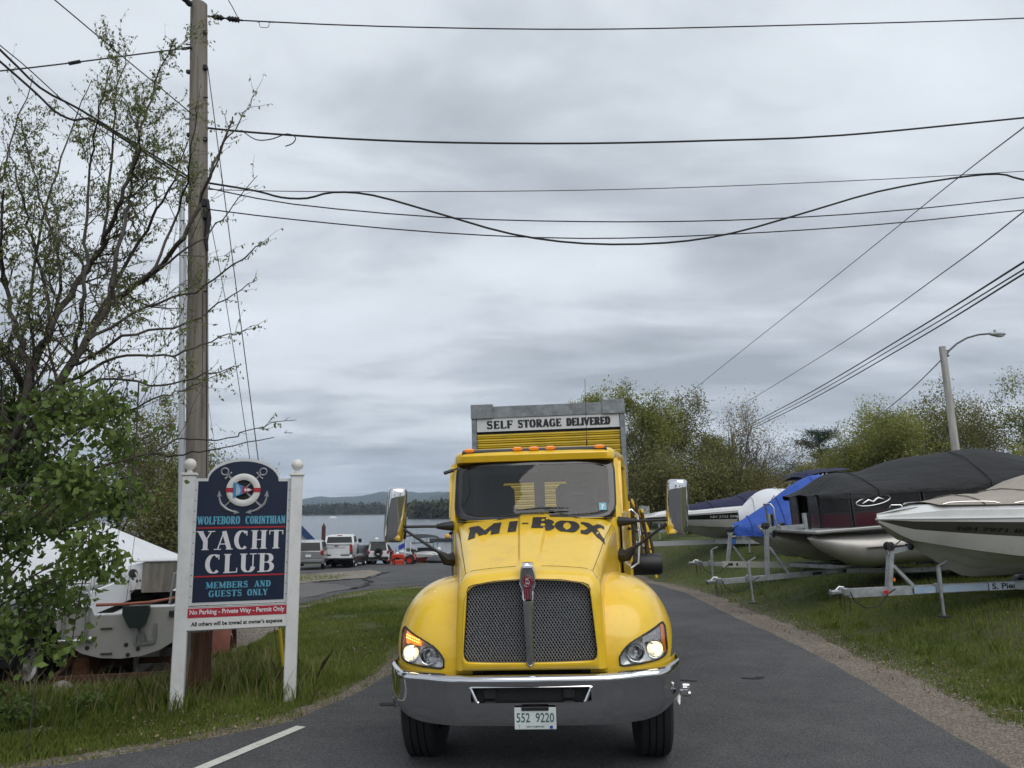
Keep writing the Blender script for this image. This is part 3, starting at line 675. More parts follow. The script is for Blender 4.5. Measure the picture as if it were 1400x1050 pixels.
sg = make_tree('young_tree', 'slim bright green young tree in front of the brown house', 'tree', gl(24.6, 38.5), 4.1, 51, L_FRESH, 5000, .12, .2, maxlev=3, ang=(12, 26), trunk=.15)
# left backdrop
GLb = 'trees behind the boats on the left'
tH = make_tree('budding_tree', 'tall olive budding tree behind the left foreground tree', 'tree', gl(-15.6, 22), 8.2, 61, L_OLIVE, 15000, .11, .30, group=GLb)
place(tH, '', 'olive tree at the far left edge behind the leafy shrub', gl(-18.6, 24), 2.2, 1.02, GLb)
place(tH, '', 'olive tree behind the shrink wrapped boat peak', gl(-12.4, 26), 4.1, .8, GLb)
place(tB, '', 'dense olive tree left of the utility pole', gl(-14.4, 28), .6, .82, GLb)
place(tA, '', 'light green tree just left of the utility pole foot', gl(-13.2, 31), .6, .62, GLb)
place(tE, '', 'light green low tree between mast and utility pole', gl(-13.6, 34), 2.6, .78, GLb)
place(tC, '', 'pale bare tree behind the arch of the blue sign', gl(-15.4, 42), .6, .72, GLb)
place(tC, '', 'pale bare tree behind the sailboat mast', gl(-18.5, 44), 2.6, .75, GLb)
place(bu, '', 'dark shrub behind the left boats', gl(-12.8, 22), 2.6, .95, GLb)
place(bu, '', 'dark shrub behind the shrink wrap on the left', gl(-16.2, 20), .6, 1.1, GLb)
place(bu, '', 'dark shrub between shrink wrap and utility pole', gl(-10.6, 24), .9, .8, GLb)
# mirrored view: trees across the road behind the camera
GB = 'trees across the road'
for x, y, s, sc, lb in ((-14, -26, tG, 1.1, 'broad green tree across the road, farthest left behind the viewpoint'), (-3, -30, tH, 1.0, 'olive budding tree across the road behind the viewpoint'), (8, -27, tA, 1.1, 'slender leafy maple across the road behind the viewpoint'), (17, -24, tG, 1.1, 'broad green tree across the road, farthest right behind the viewpoint')):
    place(s, '', lb, (x, y, .2), x, sc, GB)

# ---- foreground budding tree, branches traced in the photo and given their own distances
np.random.seed(99); rnd = np.random.default_rng(99)
ft = thing('foreground_tree', 'large budding tree with spreading bare branches at the left edge', 'tree', (-6.6, 7.6, tz(-6.6, 7.6)))
inv = np.array(ft.location)
G_ = [ # (pixel path, distance, r0, r1)
 ([(-60, 900), (-20, 720), (10, 640), (45, 580), (103, 492), (151, 417), (206, 375), (262, 305), (300, 210), (318, 160)], 7.6, .085, .008),
 ([(10, 640), (38, 519), (69, 451), (113, 379), (140, 335), (165, 270), (185, 215), (200, 150), (235, 62)], 7.9, .06, .006),
 ([(-20, 700), (34, 560), (30, 470), (7, 396), (2, 330), (5, 260)], 7.3, .05, .01),
 ([(38, 560), (20, 505), (-10, 470)], 7.2, .04, .02),
 ([(69, 451), (60, 380), (40, 310), (25, 250), (10, 200)], 8.3, .03, .006),
 ([(103, 492), (113, 400), (118, 330), (122, 233), (135, 160), (150, 90)], 8.0, .032, .005),
 ([(151, 417), (160, 340), (175, 280), (182, 230), (190, 185), (165, 130)], 7.4, .03, .005),
 ([(140, 335), (155, 200), (158, 130), (175, 65)], 8.4, .022, .004),
 ([(38, 519), (75, 430), (80, 350), (55, 270), (40, 210), (25, 160)], 8.6, .03, .005),
 ([(206, 375), (240, 300), (262, 215), (270, 140)], 7.0, .02, .004),
 ([(120, 465), (200, 420), (280, 390), (340, 345), (357, 330)], 7.5, .022, .003),
 ([(100, 500), (170, 460), (250, 445), (310, 410), (352, 382)], 7.3, .022, .003),
 ([(80, 530), (160, 490), (240, 485), (300, 462), (352, 448)], 7.2, .022, .003),
 ([(206, 375), (270, 330), (310, 290), (352, 240)], 7.4, .016, .003),
 ([(262, 305), (290, 230), (330, 165), (352, 125)], 7.2, .014, .003),
 ([(60, 560), (140, 520), (220, 525), (290, 510), (330, 498)], 7.0, .02, .003),
 ([(70, 600), (150, 575), (210, 545), (260, 530), (320, 500)], 7.8, .018, .003),
 ([(200, 622), (250, 600), (300, 600), (350, 585), (405, 574)], 7.0, .012, .003),
 ([(120, 640), (205, 622), (262, 620), (320, 608), (400, 592)], 6.9, .016, .003),
 ([(45, 580), (110, 470), (190, 330), (230, 260), (258, 190)], 8.2, .04, .005),
 ([(30, 470), (60, 300), (90, 200), (125, 110)], 8.8, .024, .004),
 ([(7, 396), (-10, 300), (15, 200), (45, 105)], 8.0, .024, .004)]
S = []; LP = []; LPb = []
def walk(p, d, L, r, lev):
    if lev < 2 and (p[0] > 3.55 or (p[0] > 2.9 and rnd.uniform() < .6)): return
    n = 4; pts = [p]
    for i in range(n):
        d = d+rnd.normal(0, .13, 3)+np.array([.02, 0, .07]); d /= np.linalg.norm(d); q = pts[-1]+d*L/n
        S.append((pts[-1], q, r*(1-.7*i/n), r*(1-.7*(i+1)/n))); pts.append(q)
        if lev < 2:
            for _ in range(1+(rnd.uniform() < .45) if lev == 0 else 1+(rnd.uniform() < .15)):
                ax = rnd.normal(size=3); ax -= ax.dot(d)*d; ax /= np.linalg.norm(ax); a = R(rnd.uniform(28, 60)); nd = d*math.cos(a)+ax*math.sin(a)
                walk(q, nd, L*rnd.uniform(.4, .7), max(r*.55, .0016), lev+1)
        if lev >= 1:
            for _ in range(4 if lev == 2 else 2):
                f = rnd.uniform(); LP.append(pts[-2]*(1-f)+q*f)
for path, D, r0, r1 in G_:
    pp = [np.array(at(x, y, D+.35*math.sin(i*1.7+D*9)))-inv for i, (x, y) in enumerate(path)]
    # smooth polyline
    Q = []
    for i in range(len(pp)-1):
        p0, p1, p2, p3 = pp[max(i-1, 0)], pp[i], pp[i+1], pp[min(i+2, len(pp)-1)]
        for k in range(5):
            t = k/5; Q.append(.5*((2*p1)+(-p0+p2)*t+(2*p0-5*p1+4*p2-p3)*t*t+(-p0+3*p1-3*p2+p3)*t**3)+rnd.normal(0, .012, 3))
    Q.append(pp[-1]); m = len(Q)
    for i in range(m-1):
        ra, rb = .78*(r0+(r1-r0)*i/m), .78*(r0+(r1-r0)*(i+1)/m); S.append((Q[i], Q[i+1], ra, rb)); d = Q[i+1]-Q[i]; d /= np.linalg.norm(d)+1e-9
        if i > m*.4 and rnd.uniform() < .85:
            ax = rnd.normal(size=3)+np.array([.2, 0, .2]); ax -= ax.dot(d)*d; ax /= np.linalg.norm(ax); walk(Q[i], d*.8+ax*.7, rnd.uniform(.12, .34), .0028, 2)
        if i > m*.15:
            for _ in range(int(rnd.uniform() < .62)):
                ax = rnd.normal(size=3)+np.array([.2, 0, .5]); ax -= ax.dot(d)*d; ax /= np.linalg.norm(ax); a = R(rnd.uniform(30, 65))
                walk(Q[i], d*math.cos(a)+ax*math.sin(a), rnd.uniform(.35, .95)*(1-.45*i/m), max(rb*.45, .0025), 0 if rnd.uniform() < .75 else 1)
    for i in range(int(m*.6), m):
        for _ in range(5): LP.append(Q[i]+rnd.normal(0, .03, 3))
S = [s_ for s_ in S if not ((s_[0][0]-6.6 > -4.7) and (s_[0][2] < 2.72) and s_[2] < .004)]
S = [s_ for s_ in S if not (s_[1][0] > 4.5 and s_[2] < .0028)]
seg_mesh('trunk', S, BARK, ft, n=5)
LP = np.array(LP); LP = LP[(rnd.uniform(size=len(LP)) < .38) & (LP[:, 0] < 4.5)]; LP = LP[~((LP[:, 0]-6.6 > -4.7) & (LP[:, 2] < 2.75))]
leaves_mesh('crown', LP, .036, L_BUD, ft, droop=.9, aspect=.5)

# ---- leafy shrub in front of the boats, lower left
sh = thing('leafy_shrub', 'dense green leafy shrub overhanging the white boats at lower left', 'shrub', (-5.9, 6.9, tz(-5.9, 6.9)))
inv = np.array(sh.location); S = []; LP = []; TV = []
clus = [(15, 560, 75, 60, 480, .35), (80, 560, 70, 50, 480, .55), (140, 560, 50, 45, 340, .65), (170, 600, 32, 45, 260, .6), (40, 640, 75, 55, 800, .35), (110, 650, 60, 50, 640, .55), (160, 680, 32, 34, 420, .5),
        (20, 730, 60, 50, 460, .3), (75, 720, 52, 40, 250, .5), (128, 745, 34, 24, 170, .6), (150, 765, 20, 15, 110, .6), (30, 800, 42, 36, 250, .3), (85, 800, 30, 20, 90, .6), (15, 860, 26, 28, 200, .5), (45, 845, 18, 16, 90, .6), (100, 775, 26, 16, 130, .6), (74, 880, 8, 6, 20, .7), (105, 815, 10, 10, 26, .7)]
for (cx, cy, rx, ry, n, tv) in clus:
    D = rnd.uniform(6.3, 7.4)
    c = np.array(at(cx, cy, D))-inv; s = D/1052
    base = np.array([rnd.uniform(-.5, .5), rnd.uniform(-.3, .3), 0]); m = (base+c)/2+np.array([-.25, 0, .25])
    prev = base
    for k in range(1, 9):
        t = k/8; q = base*(1-t)**2+2*m*t*(1-t)+c*t*t+rnd.normal(0, .02, 3); S.append((prev, q, .022*(1-.7*t), .022*(1-.7*(t+.12)))); prev = q
    for k in range(max(6, n//22)):
        e_ = c+rnd.normal(0, .5, 3)*np.array([rx*s, .55, ry*s]); st = c+(e_-c)*.1+rnd.normal(0, .05, 3); mid = (st+e_)/2+rnd.normal(0, .04, 3)
        S.append((st, mid, .006, .004)); S.append((mid, e_, .004, .002))
        kk = 22; tt = rnd.uniform(0, 1, kk)[:, None]; LP.append(st+(e_-st)*tt*1.1+rnd.normal(0, .075, (kk, 3))); TV.append(np.full(kk, tv+rnd.uniform(-.2, .2)))
seg_mesh('stems', S, BARK, sh, n=5)
leaves_mesh('foliage', np.concatenate(LP), .078, L_DARK, sh, droop=.5, aspect=.62, tintv=np.concatenate(TV))
# loose hanging twigs crossing the boat
for k, path in enumerate([[(125, 690), (120, 760), (108, 820), (98, 880)], [(62, 820), (55, 880), (45, 960), (38, 1030)], [(190, 520), (186, 600), (176, 690)]]):
    P = [at(x, y, 6.5) for x, y in path]; o = MB().tube(P, [.007, .006, .005, .004][:len(P)], 5).build('hanging_twig', BARK, smooth=True)
    setp(o, ['thin dark twig hanging across the ladder of the sailboat', 'thin dark stem standing in the lower left weeds', 'thin dark twig at the right side of the leafy shrub'][k], 'twig')

# ================================================================== GRASS, STONES, WEEDS
def pip(poly, x, y):
    c = np.zeros(x.shape, bool); j = len(poly)-1
    for i in range(len(poly)):
        xi, yi = poly[i]; xj, yj = poly[j]
        if yi != yj: c ^= ((yi > y) != (yj > y)) & (x < (xj-xi)*(y-yi)/(yj-yi)+xi)
        j = i
    return c
ROADP = RR+RL
def grass(name, x, y, h, material, label, wd=.0035, lean=.5, tintv=None):
    n = len(x); z = terrain(x, y)+.0
    a = np.random.uniform(0, 6.283, n); hh = h*np.random.uniform(.5, 1.2, n); ln = np.random.uniform(.1, lean, n)*hh; a2 = np.random.uniform(0, 6.283, n)
    wv = np.stack([np.cos(a), np.sin(a), np.zeros(n)], 1)*(wd*(1+hh*4))[:, None]; p = np.stack([x, y, z], 1)
    mid = p+np.stack([np.cos(a2)*ln*.35, np.sin(a2)*ln*.35, hh*.6], 1); tip = p+np.stack([np.cos(a2)*ln, np.sin(a2)*ln, hh], 1)
    V = np.stack([p-wv, p+wv, mid+wv*.7, tip, mid-wv*.7], 1).reshape(-1, 3); i = np.arange(n)[:, None]*5
    F = np.concatenate([i+0, i+1, i+2, i+3, i+4], 1)
    tv = np.clip((tintv if tintv is not None else .45+.3*hnoise(x, y, 1.1, 4)+.15*hnoise(x, y, .3, 1))+np.random.uniform(-.28, .28, n), 0, 1)
    return setp(np_mesh(name, V, F, material, attr=np.repeat(tv, 5)), label, 'grass', kind='stuff')
rg = np.random.default_rng(8)
def sample(n, x0, x1, y0, y1, p=1.6):
    y = (y0**(1-p)+rg.uniform(size=n)*(y1**(1-p)-y0**(1-p)))**(1/(1-p)); return rg.uniform(x0, x1, n), y
x, y = sample(520000, 4.3, 30, 6.2, 36, 2.0)
edge = np.interp(y, [0, 5, 7.5, 10.5, 13.5, 18.2, 21, 25, 29.5, 36], [4.4, 4.55, 4.62, 4.7, 4.82, 4.98, 5.08, 4.98, 4.5, 2.6])+.10*hnoise(x, y, .4, 2)+.08*hnoise(x, y, .13, 3)
k = (x > edge) & (x < y*.78+1.2) & (rg.uniform(size=len(x)) < .35+.8*sstep(.0, .55, x-edge)) & (hnoise(x, y, .6, 9) > -.72)
x, y = x[k], y[k]; thin = (hnoise(x, y, 1.9, 1.5) < -.45) & (rg.uniform(size=len(x)) < .6); x, y = x[~thin], y[~thin]
grass('lawn_grass', x, y, .055+.022*hnoise(x, y, .8, 6)+.0006*y, L_GRASS, 'short green lawn grass under the parked boats', wd=.0038)
cx_, cy_ = sample(520, 4.9, 16, 6.5, 20, 1.6); cx_ = cx_[cx_ < cy_*.72]; cy_ = cy_[:len(cx_)]
x = np.repeat(cx_, 40)+rg.normal(0, .06, len(cx_)*40); y = np.repeat(cy_, 40)+rg.normal(0, .06, len(cx_)*40); k = x > 4.95
grass('grass_tufts', x[k], y[k], .13, L_GRASS, 'taller grass tufts scattered over the right lawn', lean=.8)
# left bank
x, y = sample(420000, -13, -1.5, 5.6, 26, 1.9)
inr = pip(ROADP, x, y); yard = pip([(-4.1, 11.3), (-4.8, 16.5), (-6.4, 18.2), (-9, 16.4), (-14, 15.2), (-24, 15.5), (-24, 9.9), (-12, 9.2), (-8, 9.4), (-5.5, 10.5)], x, y)
near_e = pip([(-1.2, 24), (-1.2, 12), (-1.45, 10), (-1.8, 8.7), (-2.4, 7.5), (-3.5, 6.4), (-12, 4.2), (-12, 4.75), (-6.5, 5.95), (-4.0, 6.85), (-3.1, 7.45), (-2.38, 8.15), (-2.0, 9.1), (-1.76, 10.3), (-1.65, 13), (-1.75, 18), (-2.2, 24)], x, y)
bare = (hnoise(x, y, .55, 8)+.5*hnoise(x, y, .2, 5) > .62)
k = ~inr & ~yard & (~near_e | (rg.uniform(size=len(x)) < .12)) & ~bare & (x > -.78*y-.8); x, y = x[k], y[k]
tall = .05+.05*sstep(-.2, .8, hnoise(x, y, .7, 3))+.03*sstep(3.2, 5, -x)
grass('bank_grass', x, y, tall, L_GRASS, 'long green grass on the bank around the blue sign', wd=.0036, lean=.6)
cl = []
for (x0, y0, n, s) in ((-3.65, 8.6, 260, .12), (-2.5, 8.95, 200, .10), (-3.6, 9.3, 420, .22), (-3.35, 10.3, 700, .3), (-3.9, 9.9, 700, .4), (-4.6, 9.5, 800, .5), (-5.4, 9.2, 900, .6), (-6.3, 9.0, 900, .6), (-5.2, 8.4, 500, .5), (-4.1, 11.3, 500, .3), (-2.9, 9.6, 300, .3)):
    cl.append(np.stack([rg.normal(x0, s, n), rg.normal(y0, s*.6, n)], 1))
cl = np.concatenate(cl); cl = cl[~pip(ROADP, cl[:, 0], cl[:, 1])]
grass('tall_grass', cl[:, 0], cl[:, 1], .21, L_GRASS, 'tall grass clumps round the sign posts and boat trailers', wd=.004, lean=.7)
k = rg.integers(0, len(cl), 900); grass('dry_grass', cl[k, 0]+rg.normal(0, .3, 900), cl[k, 1]+rg.normal(0, .2, 900), .34, L_DRY, 'dry straw coloured stalks among the tall grass', wd=.002, lean=.8)
# island + branch verge grass
x = rg.uniform(-16, -5.8, 14000); y = rg.uniform(25.5, 38, 14000); k = pip([(-18, 25.6), (-9.5, 26.0), (-7.8, 27.2), (-6.4, 30.5), (-7.4, 35), (-9, 33.5), (-12, 30), (-18, 28)], x, y) & (hnoise(x, y, .9, 2) > -.3)
grass('island_grass', x[k], y[k], .10, L_GRASS, 'sparse grass on the island in the parking lot', wd=.008)
# stones
M_STONE = mat('gravel_stone', (.27, .235, .20), .9, var=.5, vscale=30, tint=(.11, .09, .07), world=True)
def stones(name, x, y, sz, label, off=.01):
    n = len(x); z = terrain(x, y)+off; s = sz*rg.uniform(.4, 1.4, n)
    oc = np.array([(1, 0, 0), (0, 1, 0), (-1, 0, 0), (0, -1, 0), (0, 0, 1)], float); fc = np.array([(0, 1, 4), (1, 2, 4), (2, 3, 4), (3, 0, 4)])
    V = oc[None]*s[:, None, None]*rg.uniform(.6, 1.2, (n, 5, 3)); V[:, :, 2] *= .65; V += np.stack([x, y, z], 1)[:, None]
    F = fc[None]+np.arange(n)[:, None, None]*5
    return setp(np_mesh(name, V.reshape(-1, 3), F.reshape(-1, 3), M_STONE, attr=np.repeat(rg.uniform(0, 1, n), 5)), label, 'gravel', kind='stuff')
x, y = sample(60000, 3.8, 5.5, 5.8, 26, 1.7); rd = np.interp(y, [5.5, 6.48, 8.5, 10.5, 15.5, 21, 24.5, 27], [3.75, 3.83, 4.02, 4.16, 4.21, 4.6, 4.5, 4.1])+.02
dd = x-rd; k = (dd > -.03) & (rg.uniform(size=len(x)) < 1.15-np.clip(dd, 0, 2)*.9); stones('shoulder_stones', x[k], y[k], .013, 'loose gravel stones along the right road edge')
x, y = sample(50000, -8, -1.2, 5.7, 22, 1.9); k = ~pip(ROADP, x, y) & pip([(-1.2, 24), (-1.2, 12), (-1.45, 10), (-1.8, 8.7), (-2.4, 7.5), (-3.5, 6.4), (-8, 4.8), (-8, 6.1), (-4.1, 7.35), (-3.1, 8.0), (-2.4, 8.8), (-2.1, 9.8), (-1.85, 11.5), (-1.9, 18), (-2.2, 24)], x, y)
stones('verge_stones', x[k], y[k], .012, 'loose gravel stones along the left road edge')
x = rg.uniform(-9, -4, 9000); y = rg.uniform(9.8, 18, 9000); k = pip([(-3.9, 10.9), (-4.6, 16.5), (-6.4, 18.4), (-9, 16.6), (-9, 9.0), (-5.5, 10.0)], x, y)
stones('yard_stones', x[k], y[k], .022, 'loose stones in the gravel boat yard')
# fallen leaves and straw on the left bank and along the right shoulder
def litter(name, x, y, label):
    P = np.stack([x, y, terrain(x, y)+.03], 1); o = leaves_mesh(name, P, .035, mat('dead_leaf', (.16, .10, .05), .9, tint=(.30, .24, .16)), sizes=rg.uniform(.015, .05, len(x))); return setp(o, label, 'leaf litter', kind='stuff')
x, y = sample(9000, -9, -1.6, 5.8, 20, 1.6); k = ~pip(ROADP, x, y) & (hnoise(x, y, .8, 7) > -.1); litter('leaf_litter', x[k], y[k], 'brown leaf litter on the left bank')
x, y = sample(7000, 4.4, 12, 6.2, 24, 1.7); k = ~pip(ROADP, x, y) & ((x < 5.6) | (hnoise(x, y, 1.1, 5) > .3)); litter('leaf_litter', x[k], y[k], 'brown leaf litter along the right shoulder')
# weeds lower left
def weed(loc, n, s, label):
    t = thing('weed_clump', label, 'plant', (loc[0], loc[1], tz(*loc)), 0, 'weed clumps in the lower left corner'); S = []; P = []
    for k in range(n):
        a = rg.uniform(0, 6.28); l = s*rg.uniform(.5, 1); e = np.array([math.cos(a)*l*.6, math.sin(a)*l*.6, l]); b0 = np.array([rg.normal(0, s*.3), rg.normal(0, s*.3), 0])
        S.append((b0, b0+e*.5, .004, .003)); S.append((b0+e*.5, b0+e, .003, .001)); P.append(b0+e*rg.uniform(.2, 1, (14, 1))+rg.normal(0, .035, (14, 3)))
    seg_mesh('stem', S, BARK2, t, 4); leaves_mesh('foliage', np.concatenate(P), .05, L_DARK, t, aspect=.6, tintv=np.full(14*n, .55))
weed((-4.95, 8.05), 40, .26, 'leafy green weed clump left of the left sign post')
weed((-5.5, 7.7), 36, .24, 'leafy weed clump in the lower left corner')
weed((-5.6, 8.6), 40, .28, 'weed clump below the wheels of the boat trailer')
weed((-4.5, 8.6), 24, .20, 'small weed clump beside the rounded stone')
st = MB().sphere((0, 0, .08), 1, 12, (.15, .11, .15)).build('stone', mat('pale_stone', (.24, .22, .19), .9, var=.35, vscale=6, bump=.6), smooth=True)
st.location = (-5.25, 9.35, tz(-5.25, 9.35)); setp(st, 'rounded pale stone in the grass below the sailboat', 'stone')
st = MB().sphere((0, 0, .0), 1, 10, (.45, .3, .13)).build('stone', MATS['pale_stone'], smooth=True)
st.location = (-6.2, 8.5, tz(-6.2, 8.5)); setp(st, 'flat grey stone slab at the lower left edge', 'stone')
# ================================================================== TRUCK
TW = Matrix.Translation((.125, 5.95, 0)) @ Matrix.Rotation(R(-4.2), 4, 'Z') @ Matrix.Rotation(R(-1.0), 4, 'Y')
truck = thing('delivery_truck', 'yellow conventional cab truck with chrome bumper and lit headlights parked in the road', 'truck')
truck.matrix_world = TW; truck.rotation_mode = 'XYZ'
DK = mat('underbody_black', (.010, .010, .010), .8)
SEAM = mat('seam_shadow', (.03, .02, .004), .9)
def hood_w(y): return np.interp(y, [.10, .12, .15, .22, .6, 1.0, 1.56], [.50, .535, .555, .565, .605, .675, .775])
def hood_t(y): return np.interp(y, [.10, .12, .15, .2, .26, .6, 1.0, 1.56], [1.52, 1.555, 1.58, 1.597, 1.612, 1.735, 1.875, 2.0])
def spine_w(y): return np.interp(y, [.2, 1.5], [.062, .135])
def hood_z(x, y):
    """top surface of the hood"""
    W = float(hood_w(y)); T = float(hood_t(y)); r = .13; ax = abs(x)
    z = T-.045*(ax/W)**2
    if ax > W-r:
        q = min(1, (ax-(W-r))/r); z -= r*(1-math.sqrt(max(0, 1-q*q)))
    sw = float(spine_w(y)); f = float(sstep(0, 1, (sw+.02-abs(x))/.02)); f *= float(sstep(.20, .34, y))
    return z+.022*f
H = MB(); ys = [.10, .104, .112, .125, .145, .17, .2, .23, .26, .3, .34, .4, .5, .6, .7, .8, .9, 1.0, 1.1, 1.2, 1.3, 1.4, 1.5, 1.56]
rings = []
for y in ys:
    W = float(hood_w(y)); sw = float(spine_w(y)); r = .13
    xs = sorted(set([-(W-r)-r*math.sin(R(a)) for a in (90, 80, 68, 55, 42, 28, 14)]+[-(W-r), -.36*W/.56, -.27*W/.56, -.2, -sw-.02, -sw-.01, -sw, -sw*.5, 0]))
    xs = xs+[-x for x in xs[-2::-1]]
    row = [(-W-.02, y+.0, .86 if y < .5 else 1.1), (-W-.014, y, 1.12), (-W-.006, y, 1.3)]+[(x, y, hood_z(x, y)) for x in xs]+[(W+.006, y, 1.3), (W+.014, y, 1.12), (W+.02, y, .86 if y < .5 else 1.1)]
    rings.append(row)
H.grid(rings)
# front face: strip between the nose edge and the grille opening
def gopen(t):
    """grille opening outline, t in 0..1 round from bottom left, clockwise seen from the front"""
    pts = [(-.50, .95), (-.505, .99), (-.468, 1.44), (-.455, 1.472), (-.42, 1.486), (-.25, 1.512), (0, 1.522), (.25, 1.512), (.42, 1.486), (.455, 1.472), (.468, 1.44), (.505, .99), (.50, .95), (.475, .925), (.25, .918), (0, .916), (-.25, .918), (-.475, .925)]
    return pts
n0 = rings[0]; outer = [(p[0], p[2]) for p in n0]
face = MB()
gp = gopen(0)
def resample(poly, n, closed=True):
    P = poly+[poly[0]] if closed else poly; L = [0]
    for i in range(1, len(P)): L.append(L[-1]+math.dist(P[i], P[i-1]))
    o = []
    for k in range(n):
        s = L[-1]*k/(n if closed else n-1); i = max(j for j in range(len(L)) if L[j] <= s+1e-9); i = min(i, len(P)-2); t = (s-L[i])/max(1e-9, L[i+1]-L[i])
        o.append((P[i][0]+(P[i+1][0]-P[i][0])*t, P[i][1]+(P[i+1][1]-P[i][1])*t))
    return o
def ray_poly(poly, cx, cz, ang):
    best = None; dx, dz = math.cos(ang), math.sin(ang)
    for i in range(len(poly)):
        x1, z1 = poly[i][0]-cx, poly[i][1]-cz; x2, z2 = poly[(i+1) % len(poly)][0]-cx, poly[(i+1) % len(poly)][1]-cz
        den = dx*(z2-z1)-dz*(x2-x1)
        if abs(den) < 1e-12: continue
        t = (x1*(z2-z1)-z1*(x2-x1))/den; s = (x1*dz-z1*dx)/den
        if t > 0 and -1e-6 <= s <= 1+1e-6 and (best is None or t > best): best = t
    return (cx+dx*best, cz+dz*best)
outl = outer; NA = 120; cz = 1.2
rowO = [ray_poly(outl, 0, cz, 2*math.pi*k/NA) for k in range(NA)]; rowI = [ray_poly(gp, 0, cz, 2*math.pi*k/NA) for k in range(NA)]
face_rows = [[(x, .10-.0, z) for x, z in rowO]]
for f, yy_ in ((.12, .092), (.5, .078), (.86, .078), (.97, .084), (1.0, .10), (1.0, .15)):
    face_rows.append([(xo+(xi-xo)*f, yy_, zo+(zi-zo)*f) for (xo, zo), (xi, zi) in zip(rowO, rowI)])
H.grid(face_rows, cv=True)
hood = H.build('hood', YEL, truck, smooth=True, angle=38)
# seams: hood panel line and surround line
s_ = MB()
def hp(x, y, l=.0035): return (x, y, hood_z(x, y)+l)
s_.tube([(-.53, .20, hood_z(-.53, .20)+.001)]+[hp(x, .26+.03*(1-(x/.5)**2)*0, .0) for x in np.linspace(-.50, -.10, 9)], .0028, 4)
s_.tube([(.53, .20, hood_z(.53, .20)+.001)]+[hp(x, .26, .0) for x in np.linspace(.50, .10, 9)], .0028, 4)
for sx in (-1, 1): s_.tube([hp(sx*(.50+.19*(y-.26)), y, 0) for y in np.linspace(.26, 1.5, 14)], .0028, 4)
s_.build('panel_seam', SEAM, hood)
# ---- fenders (superellipsoid shells, analytic so that lamps sit on them)
FC, FZ = 1.02, .86
def fx(X): return min(1.0, max(0.0, X))
def f_a(ax): X = fx((ax-.45)/.73); return .83*(1-X**3.4)**.5
def f_b(ax): X = fx((ax-.45)/.73); return .635*(1-X**3.6)**.5
NN = 2.35
def fy(ax, z):
    b = f_b(ax); q = min(1, max(0, (z-FZ)/max(b, 1e-4))); return FC-f_a(ax)*(1-q**NN)**(1/NN)
HLP = [(1.045, 1.135), (1.065, 1.10), (1.066, .93), (1.045, .898), (.99, .883), (.70, .862), (.675, .872), (.672, .925), (.70, .968), (.74, 1.008), (.80, 1.043), (.87, 1.073), (.96, 1.108), (1.02, 1.132)]
def inpoly(P, x, z):
    c = False; j = len(P)-1
    for i in range(len(P)):
        if (P[i][1] > z) != (P[j][1] > z) and x < (P[j][0]-P[i][0])*(z-P[i][1])/(P[j][1]-P[i][1])+P[i][0]: c = not c
        j = i
    return c
